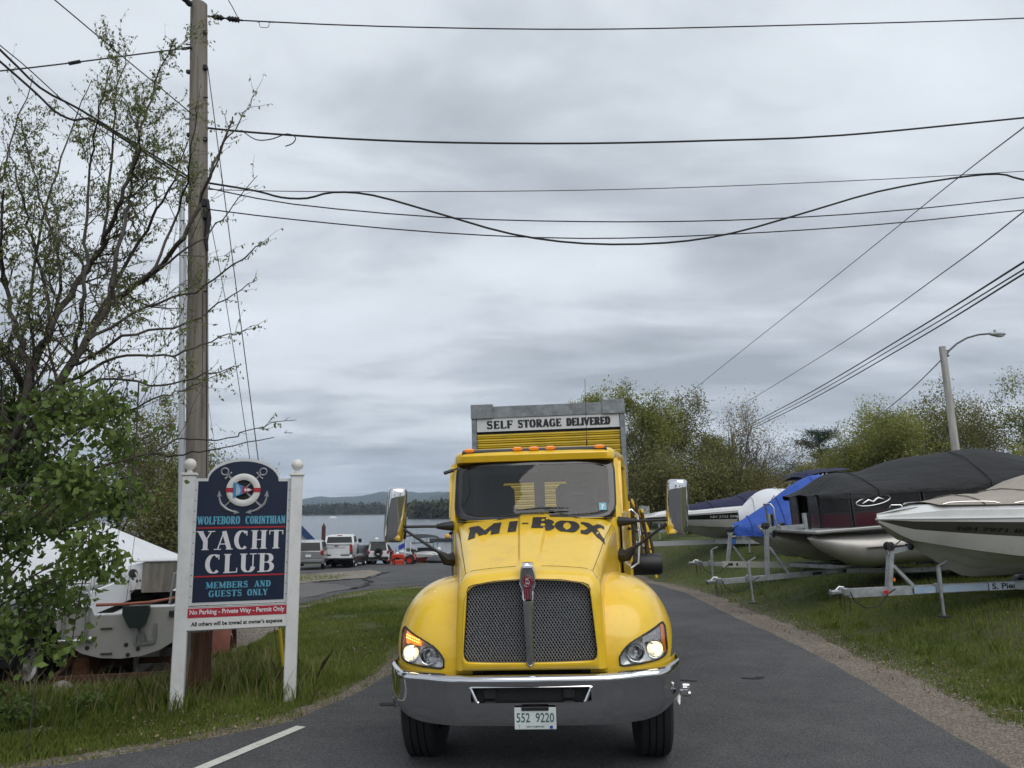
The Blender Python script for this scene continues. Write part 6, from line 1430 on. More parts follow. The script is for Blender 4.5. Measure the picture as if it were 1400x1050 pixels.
def trailer(name, label, M, L, split, hw_, axle_x, jack_x, winch_x, winch_h, ground, m=GALV, beam=.10, wr=.32, chains=True, group='boat trailers on the right lawn', fender=True, plates=True, foot=None, wheels=(0,)):
    """ground: terrain drop below the beam at the jack"""
    t = root(name, label, 'boat trailer', M, group)
    MB().beam((.28, 0, 0), (split+.9, 0, 0), .08, beam).build('tongue', m, t)
    for s in (-1, 1):
        q = MB(); q.beam((split, s*.05, 0), (split+1.1, s*hw_, -.01), .06, beam*.9); q.beam((split+1.1, s*hw_, -.01), (L, s*hw_, -.01), .06, beam*.9); q.build('frame_rail', m, t)
        bk = MB(); bk.beam((split+.7, s*hw_*.5, .14), (L-.1, s*hw_*.5, .16), .12, .05); bk.build('bunk', mat('bunk_carpet', (.03, .03, .032), .95), t)
    for x in np.linspace(split+1.1, L, 4): MB().beam((x, -hw_, -.02), (x, hw_, -.02), .05, .07).build('crossmember', m, t)
    cp = MB(); cp.box((.12, 0, .02), (.26, .09, .07), bev=.02); cp.box((.03, 0, .015), (.10, .085, .10), bev=.03); cp.box((.25, 0, .02), (.12, .12, .11), bev=.01); cp.tube([(.10, 0, .05), (.16, 0, .10), (.24, 0, .09)], .012, 6); cp.build('coupler', ALU, t, smooth=True, angle=40)
    if jack_x is not None:
        g = ground; jk = MB(); jk.tube([(jack_x, -.11, .34), (jack_x, -.11, -.02)], .034, 10); jk.tube([(jack_x, -.11, -.02), (jack_x+.012, -.11, -g+.02)], .024, 8); jk.beam((jack_x-.02, -.11, .35), (jack_x+.16, -.11, .43), .02, .02); jk.box((jack_x, -.06, .02), (.10, .10, .14), bev=.01)
        j0 = jk.build('jack', GALV, t, smooth=True, angle=40)
        MB().box((jack_x+.012, -.11, -g+.02), (.16, .14, .025), bev=.008).build('jack_foot', STEEL, j0)
    if winch_x:
        wp = MB(); wp.beam((winch_x, 0, .03), (winch_x+.10, 0, winch_h), .07, .09); wp.beam((winch_x+.45, 0, .05), (winch_x+.12, 0, winch_h*.6), .05, .05); wp.beam((winch_x+.02, 0, winch_h*.93), (winch_x+.42, 0, winch_h*1.03), .06, .07); w0 = wp.build('winch_post', m, t)
        wn = MB(); wn.lathe([(.001, -.05), (.07, -.045), (.07, -.035), (.03, -.03), (.03, .03), (.07, .035), (.07, .045), (.001, .05)], (winch_x+.08, 0, winch_h+.05), 'Y', 16); wn.tube([(winch_x+.08, -.05, winch_h+.05), (winch_x+.08, -.10, winch_h+.05), (winch_x+.24, -.11, winch_h+.16), (winch_x+.24, -.17, winch_h+.16)], .009, 6); wn.build('winch', STEEL, w0, smooth=True, angle=40)
        MB().lathe([(.02, -.06), (.05, -.05), (.035, 0), (.05, .05), (.02, .06)], (winch_x+.44, 0, winch_h*1.05), 'Y', 12).build('bow_roller', BLK, w0, smooth=True)
    if chains:
        cnt = MB()
        for (dx, dy, n) in ((.18, -.07, 9), (.26, -.09, 8), (.20, .05, 7)):
            for k in range(n): cnt.lathe([(.011, 0), (.016, .004), (.011, .008)], (dx+.006*math.sin(k*2.1+dy*40), dy, -.05-.028*k), 'X' if k % 2 else 'Y', 8)
        setp(cnt.build('safety_chain', mat('rusty_chain', (.06, .035, .022), .8, .4), t), kind='stuff')
        cab_ = MB(); cab_.tube([(.3, -.05, .04), (.36, -.08, -.12), (.52, -.10, -.22), (.75, -.09, -.2), (.95, -.07, -.03), (1.1, -.05, .03)], .009, 6); cab_.build('wiring', WIRE, t, smooth=True)
    for dx in wheels:
        for s in (-1, 1):
            wheel2(t, axle_x+dx, s*(hw_+.17), -.05, wr, .2, s)
            if fender: MB().grid([[(axle_x+dx+(wr+.07)*math.cos(R(a)), s*(hw_+y), -.05+(wr+.07)*math.sin(R(a))) for a in range(10, 171, 20)] for y in (.05, .29)]).build('mudguard', m, t, smooth=True)
    MB().tube([(axle_x, -hw_-.15, -.08), (axle_x, hw_+.15, -.08)], .035, 8).build('axle', STEEL, t)
    return t
def hull_pts(L, B, zt, stem, n=26, keel=.0, sheer=None, bowp=2.0, chine=.42):
    """returns rows (stations) of section points from keel to sheer for one side"""
    rows = []
    for i in range(n+1):
        t = (i/n)**1.4; x = t*L; zs = sheer(t) if sheer else zt*(1-.10*t)
        b = B/2*(1-(1-min(1, t/.62))**bowp) if t < .62 else B/2*(1-.05*((t-.62)/.38)**2)
        zk = keel+(zs-keel-.05)*max(0, 1-x/stem)**1.15
        zc = keel+(zs-keel)*(chine-.12*t)+ (zs-keel)*.36*max(0, 1-x/(stem*1.4))**1.3
        zc = max(zc, zk+.01); bc = b*(.80+.08*t)*(.55+.45*min(1, x/stem))
        sec = [(0, zk), (bc*.34, zk+(zc-zk)*.40), (bc*.36, zk+(zc-zk)*.385), (bc*.68, zk+(zc-zk)*.74), (bc*.70, zk+(zc-zk)*.72), (bc, zc), (bc+.025, zc-.005)]
        for f in (.25, .5, .62, .74, .88, 1.0):
            sec.append((bc+.025+(b-bc)*(f**.8), zc+(zs-zc)*f))
        rows.append((x, sec, b, zs))
    return rows
def hull(parent, L, B, zt, stem, mats, band=(8, 10), **k):
    """mats: lower, band, upper"""
    rows = hull_pts(L, B, zt, stem, **k); q = MB(); ns = len(rows[0][1])
    for s in (-1, 1):
        for j in range(ns-1):
            q.cm = 1 if band[0] <= j < band[1] else (2 if j >= band[1] else 0)
            q.grid([[(x, s*sec[j][0], sec[j][1]), (x, s*sec[j+1][0], sec[j+1][1])] for x, sec, b, zs in rows], flip=s > 0)
    x, sec, b, zs = rows[-1]; q.cm = 0
    q.add([(x, y, z) for y, z in sec]+[(x, -y, z) for y, z in sec[::-1]], [tuple(range(2*ns))])
    h = q.build('hull', mats, parent, smooth=True, angle=22)
    rl = MB()
    for s in (-1, 1): rl.tube([(x, s*(b+.012), zs) for x, sec, b, zs in rows], .022, 6)
    rl.build('rub_rail', mat('rub_rail', (.6, .6, .6), .4), h, smooth=True)
    return h, rows
def deckcap(parent, rows, h, m, inset=.12, crown=.10, x1=None, name='deck'):
    q = MB(); g = []
    for x, sec, b, zs in rows:
        if x1 and x > x1: break
        h_=h; h = h_*(.3+.7*min(1, x/.9))
        g.append([(x, s*b*f, zs+hh) for s, f, hh in ((-1, 1, 0), (-1, .985, h*.6), (-1, max(.05, 1-inset/max(b, .1)), h), (-1, .4, h+crown*.8), (1, 0, h+crown), (1, .4, h+crown*.8), (1, max(.05, 1-inset/max(b, .1)), h), (1, .985, h*.6), (1, 1, 0))]); h = h_
    q.grid(g); return q.build(name, m, parent, smooth=True, angle=50)
def loft_cover(name, parent, secs, m, fn=None):
    """secs: list of (x, [(y, z)...]) cross-sections"""
    q = MB(); g = []
    for x, sec in secs: g.append([(x, y, z) for y, z in sec])
    q.grid(g); o = q.build(name, m, parent, smooth=True, angle=180); md = o.modifiers.new('s', 'SUBSURF'); md.levels = md.render_levels = 1
    sm_ = mat('cover_seam_'+m.name, tuple(c*.55 for c in m.node_tree.nodes['Principled BSDF'].inputs['Base Color'].default_value[:3]), .8)
    for x, sec in secs[3:-1:4]:
        MB().tube([(x, y*1.004, z+.008) for y, z in sec], .009, 5).build('cover_seam', sm_, o, smooth=True)
    return o
# ---- boat 1: grey and white bowrider with tan cover, trailer lettered S. Pierce
M1 = frame(at(1135, 812, 11.95), at(1400, 799, 12.75)); g1 = .38
tr1 = trailer('boat_trailer', 'galvanised trailer lettered on its beam under the tan covered boat', M1, 7.2, 3.3, .95, 5.6, 1.86, 1.02, .62, .42, foot=True, beam=.13)
SILVB = mat('beam_silver', (.42, .46, .50), .35, .5, var=.15, vscale=8)
MB().box((2.10, -.0675, .0), (1.36, .006, .10)).build('beam_decal', mat('decal_blue', (.20, .33, .50), .5, var=.3, vscale=3, col2=(.45, .48, .50)), tr1)
MB().box((3.35, -.068, .0), (1.1, .0065, .115)).build('beam_label', mat('label_pale', (.46, .52, .60), .5), tr1)
o = font_text('beam_lettering', 'S. Pierce', Matrix.Translation((3.17, -.0725, -.045)), .095, .64, TEXBLK, tr1, bold=.03)
MB().box((1.10, -.05, .17), (.035, .012, .05), bev=.004).build('side_marker', AMB, tr1)
MB().box((.90, -.10, .0), (.06, .05, .05), rz=.6).build('red_plug', mat('plug_red', (.6, .03, .03), .5), tr1)
B1 = M1 @ Matrix.Translation((.93, 0, .16))
b1 = root('motor_boat', 'grey and white bowrider under a tan canvas cover at the right edge', 'boat', B1)
h1, r1_ = hull(b1, 6.3, 2.4, 1.0, 1.5, [GELG, BAND, GEL], band=(8, 11), sheer=lambda t: .93-.02*t, chine=.40)
deckcap(b1, r1_, .21, GEL, inset=.20, crown=.02)
def cv1(t):
    ridge = np.interp(t, [0, .04, .12, .2, .27, .33, .42, .55, .8, 1], [0, .02, .08, .17, .15, .24, .50, .56, .50, .35]); return ridge
secs = []
for x, sec, b, zs in r1_[6:]:
    t = x/6.3; rg_ = float(cv1(t-.06)) if t > .06 else 0; w_ = b*.88; z0 = zs+.20
    secs.append((x, [(-w_, z0), (-w_*.85, z0+rg_*.45), (-w_*.5, z0+rg_*.92), (0, z0+rg_+.02), (w_*.5, z0+rg_*.92), (w_*.85, z0+rg_*.45), (w_, z0)]))
loft_cover('canvas_cover', b1, secs, TAN)
rl = MB()
for s in (-1, 1):
    for (xa, xb, hh) in ((.85, 1.6, .035), (1.8, 4.6, .07)):
        P = []
        for k in range(11):
            x = xa+(xb-xa)*k/10; bb2 = float(np.interp(x, [r[0] for r in r1_], [r[2] for r in r1_])); e_ = math.sin(math.pi*k/10)**.35
            P.append((x, s*bb2*.93, .93+.21+hh*e_))
        rl.tube(P, .010, 6)
rl.build('bow_rail', CHR, b1, smooth=True)
MB().lathe([(.045, 0), (.05, -.01), (.02, -.02), (.001, -.02)], (3.25, -1.17, .97), 'Y', 16).build('vent', WHT, b1, smooth=True)
cl_ = MB(); cl_.tube([(.18, -.08, 1.10), (.20, -.10, 1.14), (.32, -.16, 1.14), (.34, -.17, 1.11)], .01, 6); cl_.build('cleat', CHR, b1, smooth=True)
# registration on near side of the hull
def side_text(parent, rows, x0, x1, fz, h, txt, m, off=.008):
    me_parent = parent; xm = (x0+x1)/2; X_ = [r[0] for r in rows]
    def sy(x, j): return float(np.interp(x, X_, [r[1][j][0] for r in rows])), float(np.interp(x, X_, [r[1][j][1] for r in rows]))
    ya, za = sy(x0, fz); yb, zb = sy(x1, fz); yc, zc = sy(xm, fz+1)
    xa = Vector((x1-x0, -(yb-ya), zb-za)).normalized(); upv = (Vector((xm, -yc, zc))-Vector((xm, -(ya+yb)/2, (za+zb)/2))).normalized(); nn_ = xa.cross(upv).normalized(); upv = nn_.cross(xa)
    c_ = Vector((xm, -(ya+yb)/2, (za+zb)/2))+nn_*off
    M = Matrix(((xa.x, -nn_.x, upv.x, c_.x), (xa.y, -nn_.y, upv.y, c_.y), (xa.z, -nn_.z, upv.z, c_.z), (0, 0, 0, 1)))
    return font_text('registration', txt, M, h, x1-x0, m, parent, bold=.02)
side_text(h1, r1_, .95, 1.95, 9, .07, 'NH 7971 BE', mat('dim_lettering', (.008, .008, .008), .6), off=.03)
# ---- boat 2: pontoon boat with black cover
M2 = frame(at(966, 797, 16.0), at(1290, 768, 16.6)); 
tr2 = trailer('boat_trailer', 'galvanised trailer with tall guide loop under the black covered pontoon boat', M2, 8.2, 3.0, .85, 6.6, .88, 1.30, .98, .47)
gd = MB(); gd.tube([(1.55, -.18, 1.0), (1.52, -.18, 1.40), (1.48, -.16, 1.47), (1.48, .16, 1.47), (1.52, .18, 1.40), (1.55, .18, 1.0)], .018, 8); gd.build('guide_loop', ALU, tr2, smooth=True)
for y, x in ((-.5, 2.0), (.5, 1.7)): 
    q = MB(); q.beam((x, y, .85), (x, y, 1.25), .07, .07); q.beam((1.45, y, 1.0), (x, y, 1.0), .05, .07); q.build('guide_post', GALV, tr2)
    MB().box((x+.07, y, 1.0), (.06, .09, .5), bev=.02).build('guide_pad', BLK, tr2)
for k in range(5): MB().box((2.35+.33*k, -.0445, .0), (.20, .005, .05)).build('reflector_patch', TEXBLK if k % 2 == 0 else mat('patch_white', (.55, .55, .55), .5), tr2)
B2 = M2 @ Matrix.Translation((1.82, 0, .05))
b2 = root('pontoon_boat', 'pontoon boat with maroon panels under a long black canvas cover', 'boat', B2)
PL = 7.0
for s in (-1, 1):
    q = MB(); prof = []
    rows = []
    for i in range(15):
        t = i/14; x = 1.25*t; r_ = .33*math.sin(math.pi/2*t)**.62; zc = .42+.30*(1-t)**1.6; rows.append([(x, s*.88+max(r_, .01)*math.cos(a), zc+max(r_, .012)*math.sin(a)) for a in np.linspace(0, 2*math.pi, 25)[:-1]])
    for x in (2.5, 4.5, PL): rows.append([(x, s*.88+.33*math.cos(a), .42+.33*math.sin(a)) for a in np.linspace(0, 2*math.pi, 25)[:-1]])
    q.grid(rows, cv=True, flip=True); q.add(rows[-1], [tuple(range(24))]); tb_ = q.build('pontoon_tube', POLY, b2, smooth=True, angle=60)
    MB().tube([(.0, s*.88, .735), (.12, s*.88, .66), (.45, s*.88, .35), (.8, s*.88, .17), (1.3, s*.88, .09)], .016, 6).build('keel_strip', ALU, tb_, smooth=True)
    MB().prism([(1.0, .50), (2.6, .47), (2.6, .455)], s*.88-.40, s*.88-.33, axis='Y').build('lifting_strake', ALU, tb_)
    MB().box((3.0, s*.88, .76), (5.6, .1, .09)).build('pontoon_riser', ALU, tb_)
dk = MB(); dk.box((PL/2-.02, 0, .845), (PL, 2.5, .07), bev=.02); dk.build('deck', mat('deck_edge', (.40, .40, .39), .4, .4), b2)
MARO = mat('panel_maroon', (.060, .010, .018), .3, coat=.4); PBLK = mat('panel_black', (.012, .012, .014), .25, coat=.3)
xs0 = .48
def panel(x0, y0, x1, y1):
    d = Vector((x1-x0, y1-y0, 0)); 
    for z0, z1, m_, nm in ((.90, 1.16, MARO, 'lower_panel'), (1.17, 1.52, PBLK, 'upper_panel')):
        q = MB(); q.beam((x0, y0, (z0+z1)/2), (x1, y1, (z0+z1)/2), .02, z1-z0); q.build(nm, m_, b2)
    q = MB()
    for z in (.885, 1.165, 1.53): q.beam((x0, y0, z), (x1, y1, z), .03, .03)
    for (x, y) in ((x0, y0), (x1, y1)): q.beam((x, y, .88), (x, y, 1.54), .03, .03, up=(1, 0, 0))
    q.build('rail', mat('rail_dark', (.06, .06, .065), .4, .6), b2)
for s in (-1, 1):
    for i in range(4): panel(xs0+.35+i*1.5, s*1.2, xs0+1.77+i*1.5, s*1.2)
panel(xs0+.30, -1.18, xs0, -.62); panel(xs0-.02, -.58, xs0-.02, -.20); panel(xs0-.02, .28, xs0-.02, .60); panel(xs0, .62, xs0+.30, 1.18)
lg = MB()   # oval badge on the upper panel
lg.tube([(xs0+.78+.36*math.cos(a), -1.219, 1.36+.085*math.sin(a)+.035*math.cos(a)) for a in np.linspace(0, 2*math.pi, 33)], .012, 6, cap=False)
lg.tube([(xs0+.55, -1.222, 1.32), (xs0+.68, -1.222, 1.38), (xs0+.77, -1.222, 1.34), (xs0+.88, -1.222, 1.41), (xs0+1.01, -1.222, 1.37)], [.008, .024, .018, .026, .008], 6); lg.build('oval_badge', mat('badge_silver', (.55, .56, .58), .25, .7), b2, smooth=True)
font_text('registration', 'NH 25', Matrix.Translation((1.62, -1.222, .905)), .10, .38, mat('white_letters', (.6, .6, .6), .5), b2, bold=.02)
rdg = [(-.0, 1.56), (.3, 1.78), (.62, 1.99), (1.0, 1.96), (1.4, 1.92), (2.0, 2.16), (2.8, 2.20), (3.4, 2.24), (4.0, 2.30), (4.6, 2.22), (5.2, 1.98), (5.9, 2.0), (6.6, 1.7)]
secs = []
for x, rz_ in rdg:
    X_ = xs0-.10+x; e_ = 1.55-(.03*math.sin(x*3)); a_ = 0 if x > 0.1 else 1
    sag = .07*math.sin(x*2.3)
    wf = 1 if x > .33 else (.62 if x < .1 else .98); secs.append((X_, [(yq*wf, zq) for yq, zq in [(-1.25, e_-.10), (-1.25, e_+.02), (-1.0, e_+(rz_-e_)*.36-.02), (-.6, e_+(rz_-e_)*.78-.05+sag*.5), (-.1, rz_), (.1, rz_), (.6, e_+(rz_-e_)*.78-.05-sag*.5), (1.0, e_+(rz_-e_)*.36-.02), (1.25, e_+.02), (1.25, e_-.10)]]))
cv2 = loft_cover('canvas_cover', b2, secs, BLKC)
# ---- boat 3: blue covered boat
M3 = frame(at(942, 771, 19.6), at(1085, 772, 19.9))
tr3 = trailer('boat_trailer', 'silver trailer with pale beam and black jack handle below the blue covered boat', M3, 7.4, 2.6, .85, 5.6, .55, 1.0, .80, .40)
MB().box((1.95, -.045, .0), (2.2, .012, .15)).build('pale_beam_cover', mat('pale_beam', (.46, .46, .42), .5, var=.1), tr3)
o = font_text('beam_lettering', 'EZ   1-800-555', Matrix.Translation((1.75, -.053, -.03)), .06, 1.1, TEXBLK, tr3, bold=.02); bpy.data.objects.remove(o)
for x, w_ in ((1.05, .12), (1.22, .05)): MB().box((x, -.053, .0), (w_, .004, .06)).build('beam_mark', TEXBLK, tr3)
MB().box((1.15, -.06, .55), (.10, .04, .14), bev=.02).build('blue_strap', mat('strap_blue', (.03, .12, .35), .7), tr3)
B3 = M3 @ Matrix.Translation((1.15, 0, .20)); b3 = root('motor_boat', 'boat under a bright blue tarp between the white wrapped and black covered boats', 'boat', B3)
h3, r3_ = hull(b3, 6.2, 2.3, .78, 1.4, [GELG, GELG, GEL], sheer=lambda t: .74)
secs = []
for x, sec, b, zs in r3_[1:]:
    t = x/6.2; rz_ = float(np.interp(t, [0, .05, .15, .25, .33, .38, .6, 1], [.0, .14, .54, 1.02, 1.32, 1.38, 1.34, .7])); w_ = b+.05
    secs.append((x-.06, [(-w_*.98, zs-.24), (-w_, zs-.02), (-w_*.72, zs+rz_*.40), (-w_*.32, zs+rz_*.86), (0, zs+rz_+.03), (w_*.32, zs+rz_*.86), (w_*.72, zs+rz_*.40), (w_, zs-.02), (w_*.98, zs-.24)]))
loft_cover('tarp_cover', b3, secs, BLUEC)
# ---- boat 4: white shrink wrapped
M4 = frame(at(1000, 735, 23.2), at(1100, 737, 23.6)); 
tr4 = trailer('boat_trailer', 'trailer mostly hidden under the white wrapped boat on the right lawn', M4, 6.6, 2.4, .85, 5.0, .5, None, .5, .45, chains=False)
B4 = M4 @ Matrix.Translation((.2, 0, .12)); b4 = root('motor_boat', 'boat sealed in white shrink wrap between the navy covered and blue tarped boats', 'boat', B4)
h4, r4_ = hull(b4, 6.6, 2.4, .62, 1.2, [GELG, GELG, GEL], sheer=lambda t: .5)
secs = []
for x, sec, b, zs in r4_[1:]:
    t = x/6.6; rz_ = float(np.interp(t, [0, .04, .11, .16, .6, 1], [.05, .35, .78, .86, .88, .5])); w_ = b+.04
    secs.append((x-.05, [(-w_*.9, zs-.22), (-w_, zs+.02), (-w_*.9, zs+rz_*.25), (-w_*.55, zs+rz_*.92), (0, zs+rz_+.03), (w_*.55, zs+rz_*.92), (w_*.9, zs+rz_*.25), (w_, zs+.02), (w_*.9, zs-.22)]))
loft_cover('shrink_wrap', b4, secs, SHRINK)
# ---- boat 5: white bowrider with black stripe and navy cover
M5 = frame(at(862, 745, 27.0), at(1060, 737, 27.6)); 
tr5 = trailer('boat_trailer', 'long white trailer beam behind the right truck mirror', M5, 7.5, 3.0, .9, 5.6, None, None, .8, .45, m=mat('trailer_white', (.42, .43, .44), .5, .2), beam=.16, chains=False)
B5 = M5 @ Matrix.Translation((.42, 0, .10)); b5 = root('motor_boat', 'white bowrider with black side stripe under a navy cover behind the truck mirror', 'boat', B5)
h5, r5_ = hull(b5, 6.8, 2.4, 1.0, 2.6, [GELG, PBLK, GEL], band=(8, 11), sheer=lambda t: .80+.22*min(1, t*1.6))
deckcap(b5, r5_, .13, GEL, inset=.15, crown=.05)
secs = []
for x, sec, b, zs in r5_[9:]:
    t = x/6.8; rz_ = float(np.interp(t, [.1, .2, .3, .42, .5, .56, .7, 1], [.05, .12, .22, .30, .34, .52, .5, .4])); w_ = b*.86; z0 = zs+.12
    secs.append((x, [(-w_, z0), (-w_*.8, z0+rz_*.6), (0, z0+rz_+.04), (w_*.8, z0+rz_*.6), (w_, z0)]))
loft_cover('canvas_cover', b5, secs, NAVC)
side_text(h5, r5_, 2.15, 3.0, 9, .10, 'NH 3762 BM', mat('white_letters', (.6, .6, .6)), off=.03)
# ---- boat 6: boat with folded navy bimini top behind
M6 = frame((9.5, 30.0, tz(9.5, 30)+.5), (14.5, 31.0, tz(13, 31)+.6))
b6 = root('motor_boat', 'boat with a folded navy bimini top on white tubes behind the wrapped boat', 'boat', M6)
h6, r6_ = hull(b6, 6.0, 2.3, 1.0, 1.6, [GELG, GELG, GEL], sheer=lambda t: 1.0)
deckcap(b6, r6_, .1, GEL)
bi = MB(); pts6 = [(1.45, 1.82), (1.75, 1.98), (2.2, 2.06), (2.8, 2.10), (3.4, 2.12)]
bi.grid([[(x, y, z-.12*(y/1.0)**2) for x, z in pts6] for y in np.linspace(-1, 1, 9)]); bi.grid([[(x, y, z-.14-.12*(y/1.0)**2) for x, z in pts6] for y in np.linspace(-1, 1, 9)], flip=True); bi.build('bimini_top', NAVC, b6, smooth=True)
for y in (-1, 1): MB().tube([(1.5, y, 1.0), (2.2, y*.98, 1.88)], .02, 6).tube([(1.9, y, 1.0), (2.0, y*.98, 1.86)], .02, 6).tube([(2.2, y, 1.0), (2.35, y*.98, 1.9)], .02, 6).build('bimini_frame', WHT, b6, smooth=True)
trailer('boat_trailer', 'trailer hidden behind the other boats under the bimini boat', M6 @ Matrix.Translation((-.8, 0, -.15)), 6.6, 2.4, .85, 5.0, None, None, .5, .45, chains=False)
# empty trailer frames behind the truck mirror
M7 = frame(at(868, 728, 31), at(960, 724, 33)); trailer('boat_trailer', 'empty grey trailer frame seen under the right truck mirror', M7, 5.5, 1.6, .8, 3.8, 1.2, None, .9, .35, chains=False)

# ================================================================== SAILBOAT (left)
SBM = Matrix.Translation((-5.20, 10.62, 0)) @ Matrix.Rotation(R(12), 4, 'Z')
sb = root('sailboat', 'small white sailboat on a rusty trailer with its transom facing the road', 'sailboat', SBM)
TR = mat('transom_shaded_white', (.34, .335, .315), .4, var=.06, vscale=3, dirt=(.30, .27, .19), damt=.45, dscale=2.5)  # white transom and hull, darkened: the shade is in the base colour
prof = [(-.86, .80), (-.84, .66), (-.78, .50), (-.66, .36), (-.48, .25), (-.26, .185), (0, .165), (.26, .19), (.48, .26), (.66, .37), (.78, .51), (.84, .66), (.86, .80)]
def sbsec(y):
    t = y/6.2; w_ = 1.0+.18*math.sin(math.pi*min(1, t*1.35)) if t < .6 else (1.0+.18*math.sin(math.pi*.81))*(1-((t-.6)/.4)**2)+.02
    zb = .25*max(0, t-.6)**1.5*2.5; zt_ = .10*t**1.5
    return [(x*w_, y, z+(zb*(1 if z < .5 else .4))+(zt_ if z > .6 else 0)) for x, z in prof]
q = MB(); ysb = [0, .3, .8, 1.5, 2.3, 3.1, 3.9, 4.6, 5.2, 5.7, 6.0, 6.2]; q.grid([sbsec(y) for y in ysb]); hb2 = q.build('hull', TR, sb, smooth=True, angle=40)
top = [(-.86, .80), (-.84, .815), (-.40, .815), (-.36, .72), (-.02, .72), (.05, .80), (.84, .80)]
q = MB(); q.prism([(x, z) for x, z in [(-.86, .80)]+[(a, b) for a, b in top[1:]]+[(.86, .80)]+prof[::-1][1:-1]], -.03, .0); tns = q.build('transom', TR, sb)
q = MB(); q.tube([(-.87, -.01, .81), (-.40, -.01, .825), (-.36, -.01, .73), (-.02, -.01, .73), (.05, -.01, .81), (.87, -.01, .81)], .022, 8); q.build('transom_rim', WHT, tns, smooth=True)
q = MB() # deck, coaming, cockpit
q.grid([[p for p in (sbsec(y)[0], Vector(sbsec(y)[0])*.0+Vector((sbsec(y)[0][0]*.68, y, sbsec(y)[0][2]+.03)))] for y in ysb[:8]]); q.grid([[Vector((sbsec(y)[-1][0]*.68, y, sbsec(y)[-1][2]+.03)), sbsec(y)[-1]] for y in ysb[:8]])
q.grid([[(-.58, y, .83), (-.60, y, .98+.02*y), (-.52, y, .99+.02*y), (-.48, y, .70)] for y in (.25, .9, 1.6, 2.2)]); q.grid([[(.48, y, .70), (.52, y, .99+.02*y), (.60, y, .98+.02*y), (.58, y, .83)] for y in (.25, .9, 1.6, 2.2)])
q.grid([[(-.5, y, .60), (.5, y, .60)] for y in (0.01, 2.3)])
q.grid([[sbsec(y)[0], (0, y, sbsec(y)[0][2]+.08), sbsec(y)[-1]] for y in ysb[5:]])
q.build('deck', mat('deck_white', (.68, .69, .70), .4), sb, smooth=True, angle=35)
q = MB(); cb_ = [[(-.62, y, .85), (-.56, y, h), (-.3, y, h+.06), (0, y, h+.08), (.3, y, h+.06), (.56, y, h), (.62, y, .85)] for y, h in ((2.25, 1.22), (3.0, 1.20), (3.9, 1.12), (4.5, .95))]
q.grid(cb_); q.add(cb_[0], [tuple(range(7))]); q.build('cabin', mat('deck_white', (.68, .69, .70)), sb, smooth=True, angle=40)
MB().prism([(-.33, .80), (.33, .80), (.33, 1.24), (.2, 1.27), (-.33, 1.27)], 2.19, 2.24).build('companionway_board', mat('grey_plywood', (.16, .145, .12), .9, var=.45, vscale=12, bump=.6, stretch=(1, 1, .15)), sb)
MB().box((0, 2.35, 1.30), (.9, .4, .03), bev=.01).build('hatch', WHT, sb)
MB().lathe([(.001, 0), (.06, 0), (.07, .004)], (-.48, 2.235, 1.10), 'Y', 16).build('port_light', BLK, sb, smooth=True)
q = MB(); q.tube([(-.58, 2.22, 1.08), (-.60, 2.20, .93), (-.52, 2.18, .84), (-.42, 2.18, .86), (-.38, 2.2, 1.02), (-.44, 2.22, 1.12)], .014, 6); q.tube([(-.7, 2.2, .95), (-.64, 2.2, .80), (-.5, 2.2, .78), (-.4, 2.2, .9)], .008, 5); q.build('coiled_rope', mat('rope', (.42, .40, .36), .9), sb, smooth=True)
q = MB(); q.tube([(-.35, -.02, .86), (0, -.05, .865), (.3, -.03, .875), (.86, .4, .93)], [.022, .018, .018, .014], 8); q.build('tiller', mat('varnished_wood', (.30, .07, .025), .35, var=.3, vscale=20), sb, smooth=True)
q = MB(); q.prism([(.0, .84), (.32, .84), (.33, .78), (.29, .62), (.25, .56), (.10, .56), (.05, .64), (.0, .74)], -.13, -.04)
mt = q.build('motor_mount_pad', mat('mount_green_black', (.008, .016, .014), .5), sb)
q = MB(); q.beam((.16, -.08, .57), (.24, -.05, .36), .03, .02); q.beam((.24, -.08, .57), (.30, -.05, .38), .03, .02); q.beam((.16, -.04, .34), (.40, -.04, .36), .03, .04); q.beam((.16, -.04, .34), (.16, -.04, .58), .02, .03, up=(1, 0, 0)); q.beam((.40, -.04, .36), (.40, -.04, .60), .02, .04, up=(1, 0, 0)); q.build('mount_bracket', ALU, mt)
q = MB(); 
for x in (-.72, -.44): q.tube([(x, -.07, .42), (x, -.08, .85), (x+.01, -.07, 1.30), (x+.03, -.0, 1.36)], .016, 8)
for z in (.42, .84, 1.15): q.tube([(-.76, -.08, z), (-.42, -.08, z+.01)], .014 if z > 1 else .024, 8)
q.sphere((-.38, -.07, .43), .045, 10, (1, .6, 1)); q.build('boarding_ladder', mat('ladder_steel', (.5, .5, .5), .25, .8), sb, smooth=True)
q = MB()
for (x, z, w_) in ((-.2, .56, .14), (-.18, .24, .14)): MB().tube([(x-w_/2, -.045, z), (x+w_/2, -.045, z)], .012, 6).build('drain_cover', STEEL, tns, smooth=True)
for (x, z) in ((-.42, .32), (.05, .34), (.20, .28), (.08, .21)): MB().lathe([(.001, -.012), (.024, -.01), (.028, 0)], (x, -.032, z), 'Y', 10).build('through_hull_fitting', STEEL, tns, smooth=True)
MB().box((.60, -.05, .72), (.07, .04, .08), bev=.01).build('stern_light', STEEL, tns)
MAST = mat('mast_aluminium', (.42, .43, .44), .4, .5)
inv_ = SBM.inverted(); mt_ = inv_ @ at(249, 245, 13.4); mb_ = inv_ @ at(252, 700, 13.4); mb_.z = 1.2
q = MB().tube([mb_, mt_], [.055, .045], 10); mast = q.build('mast', MAST, sb, smooth=True)
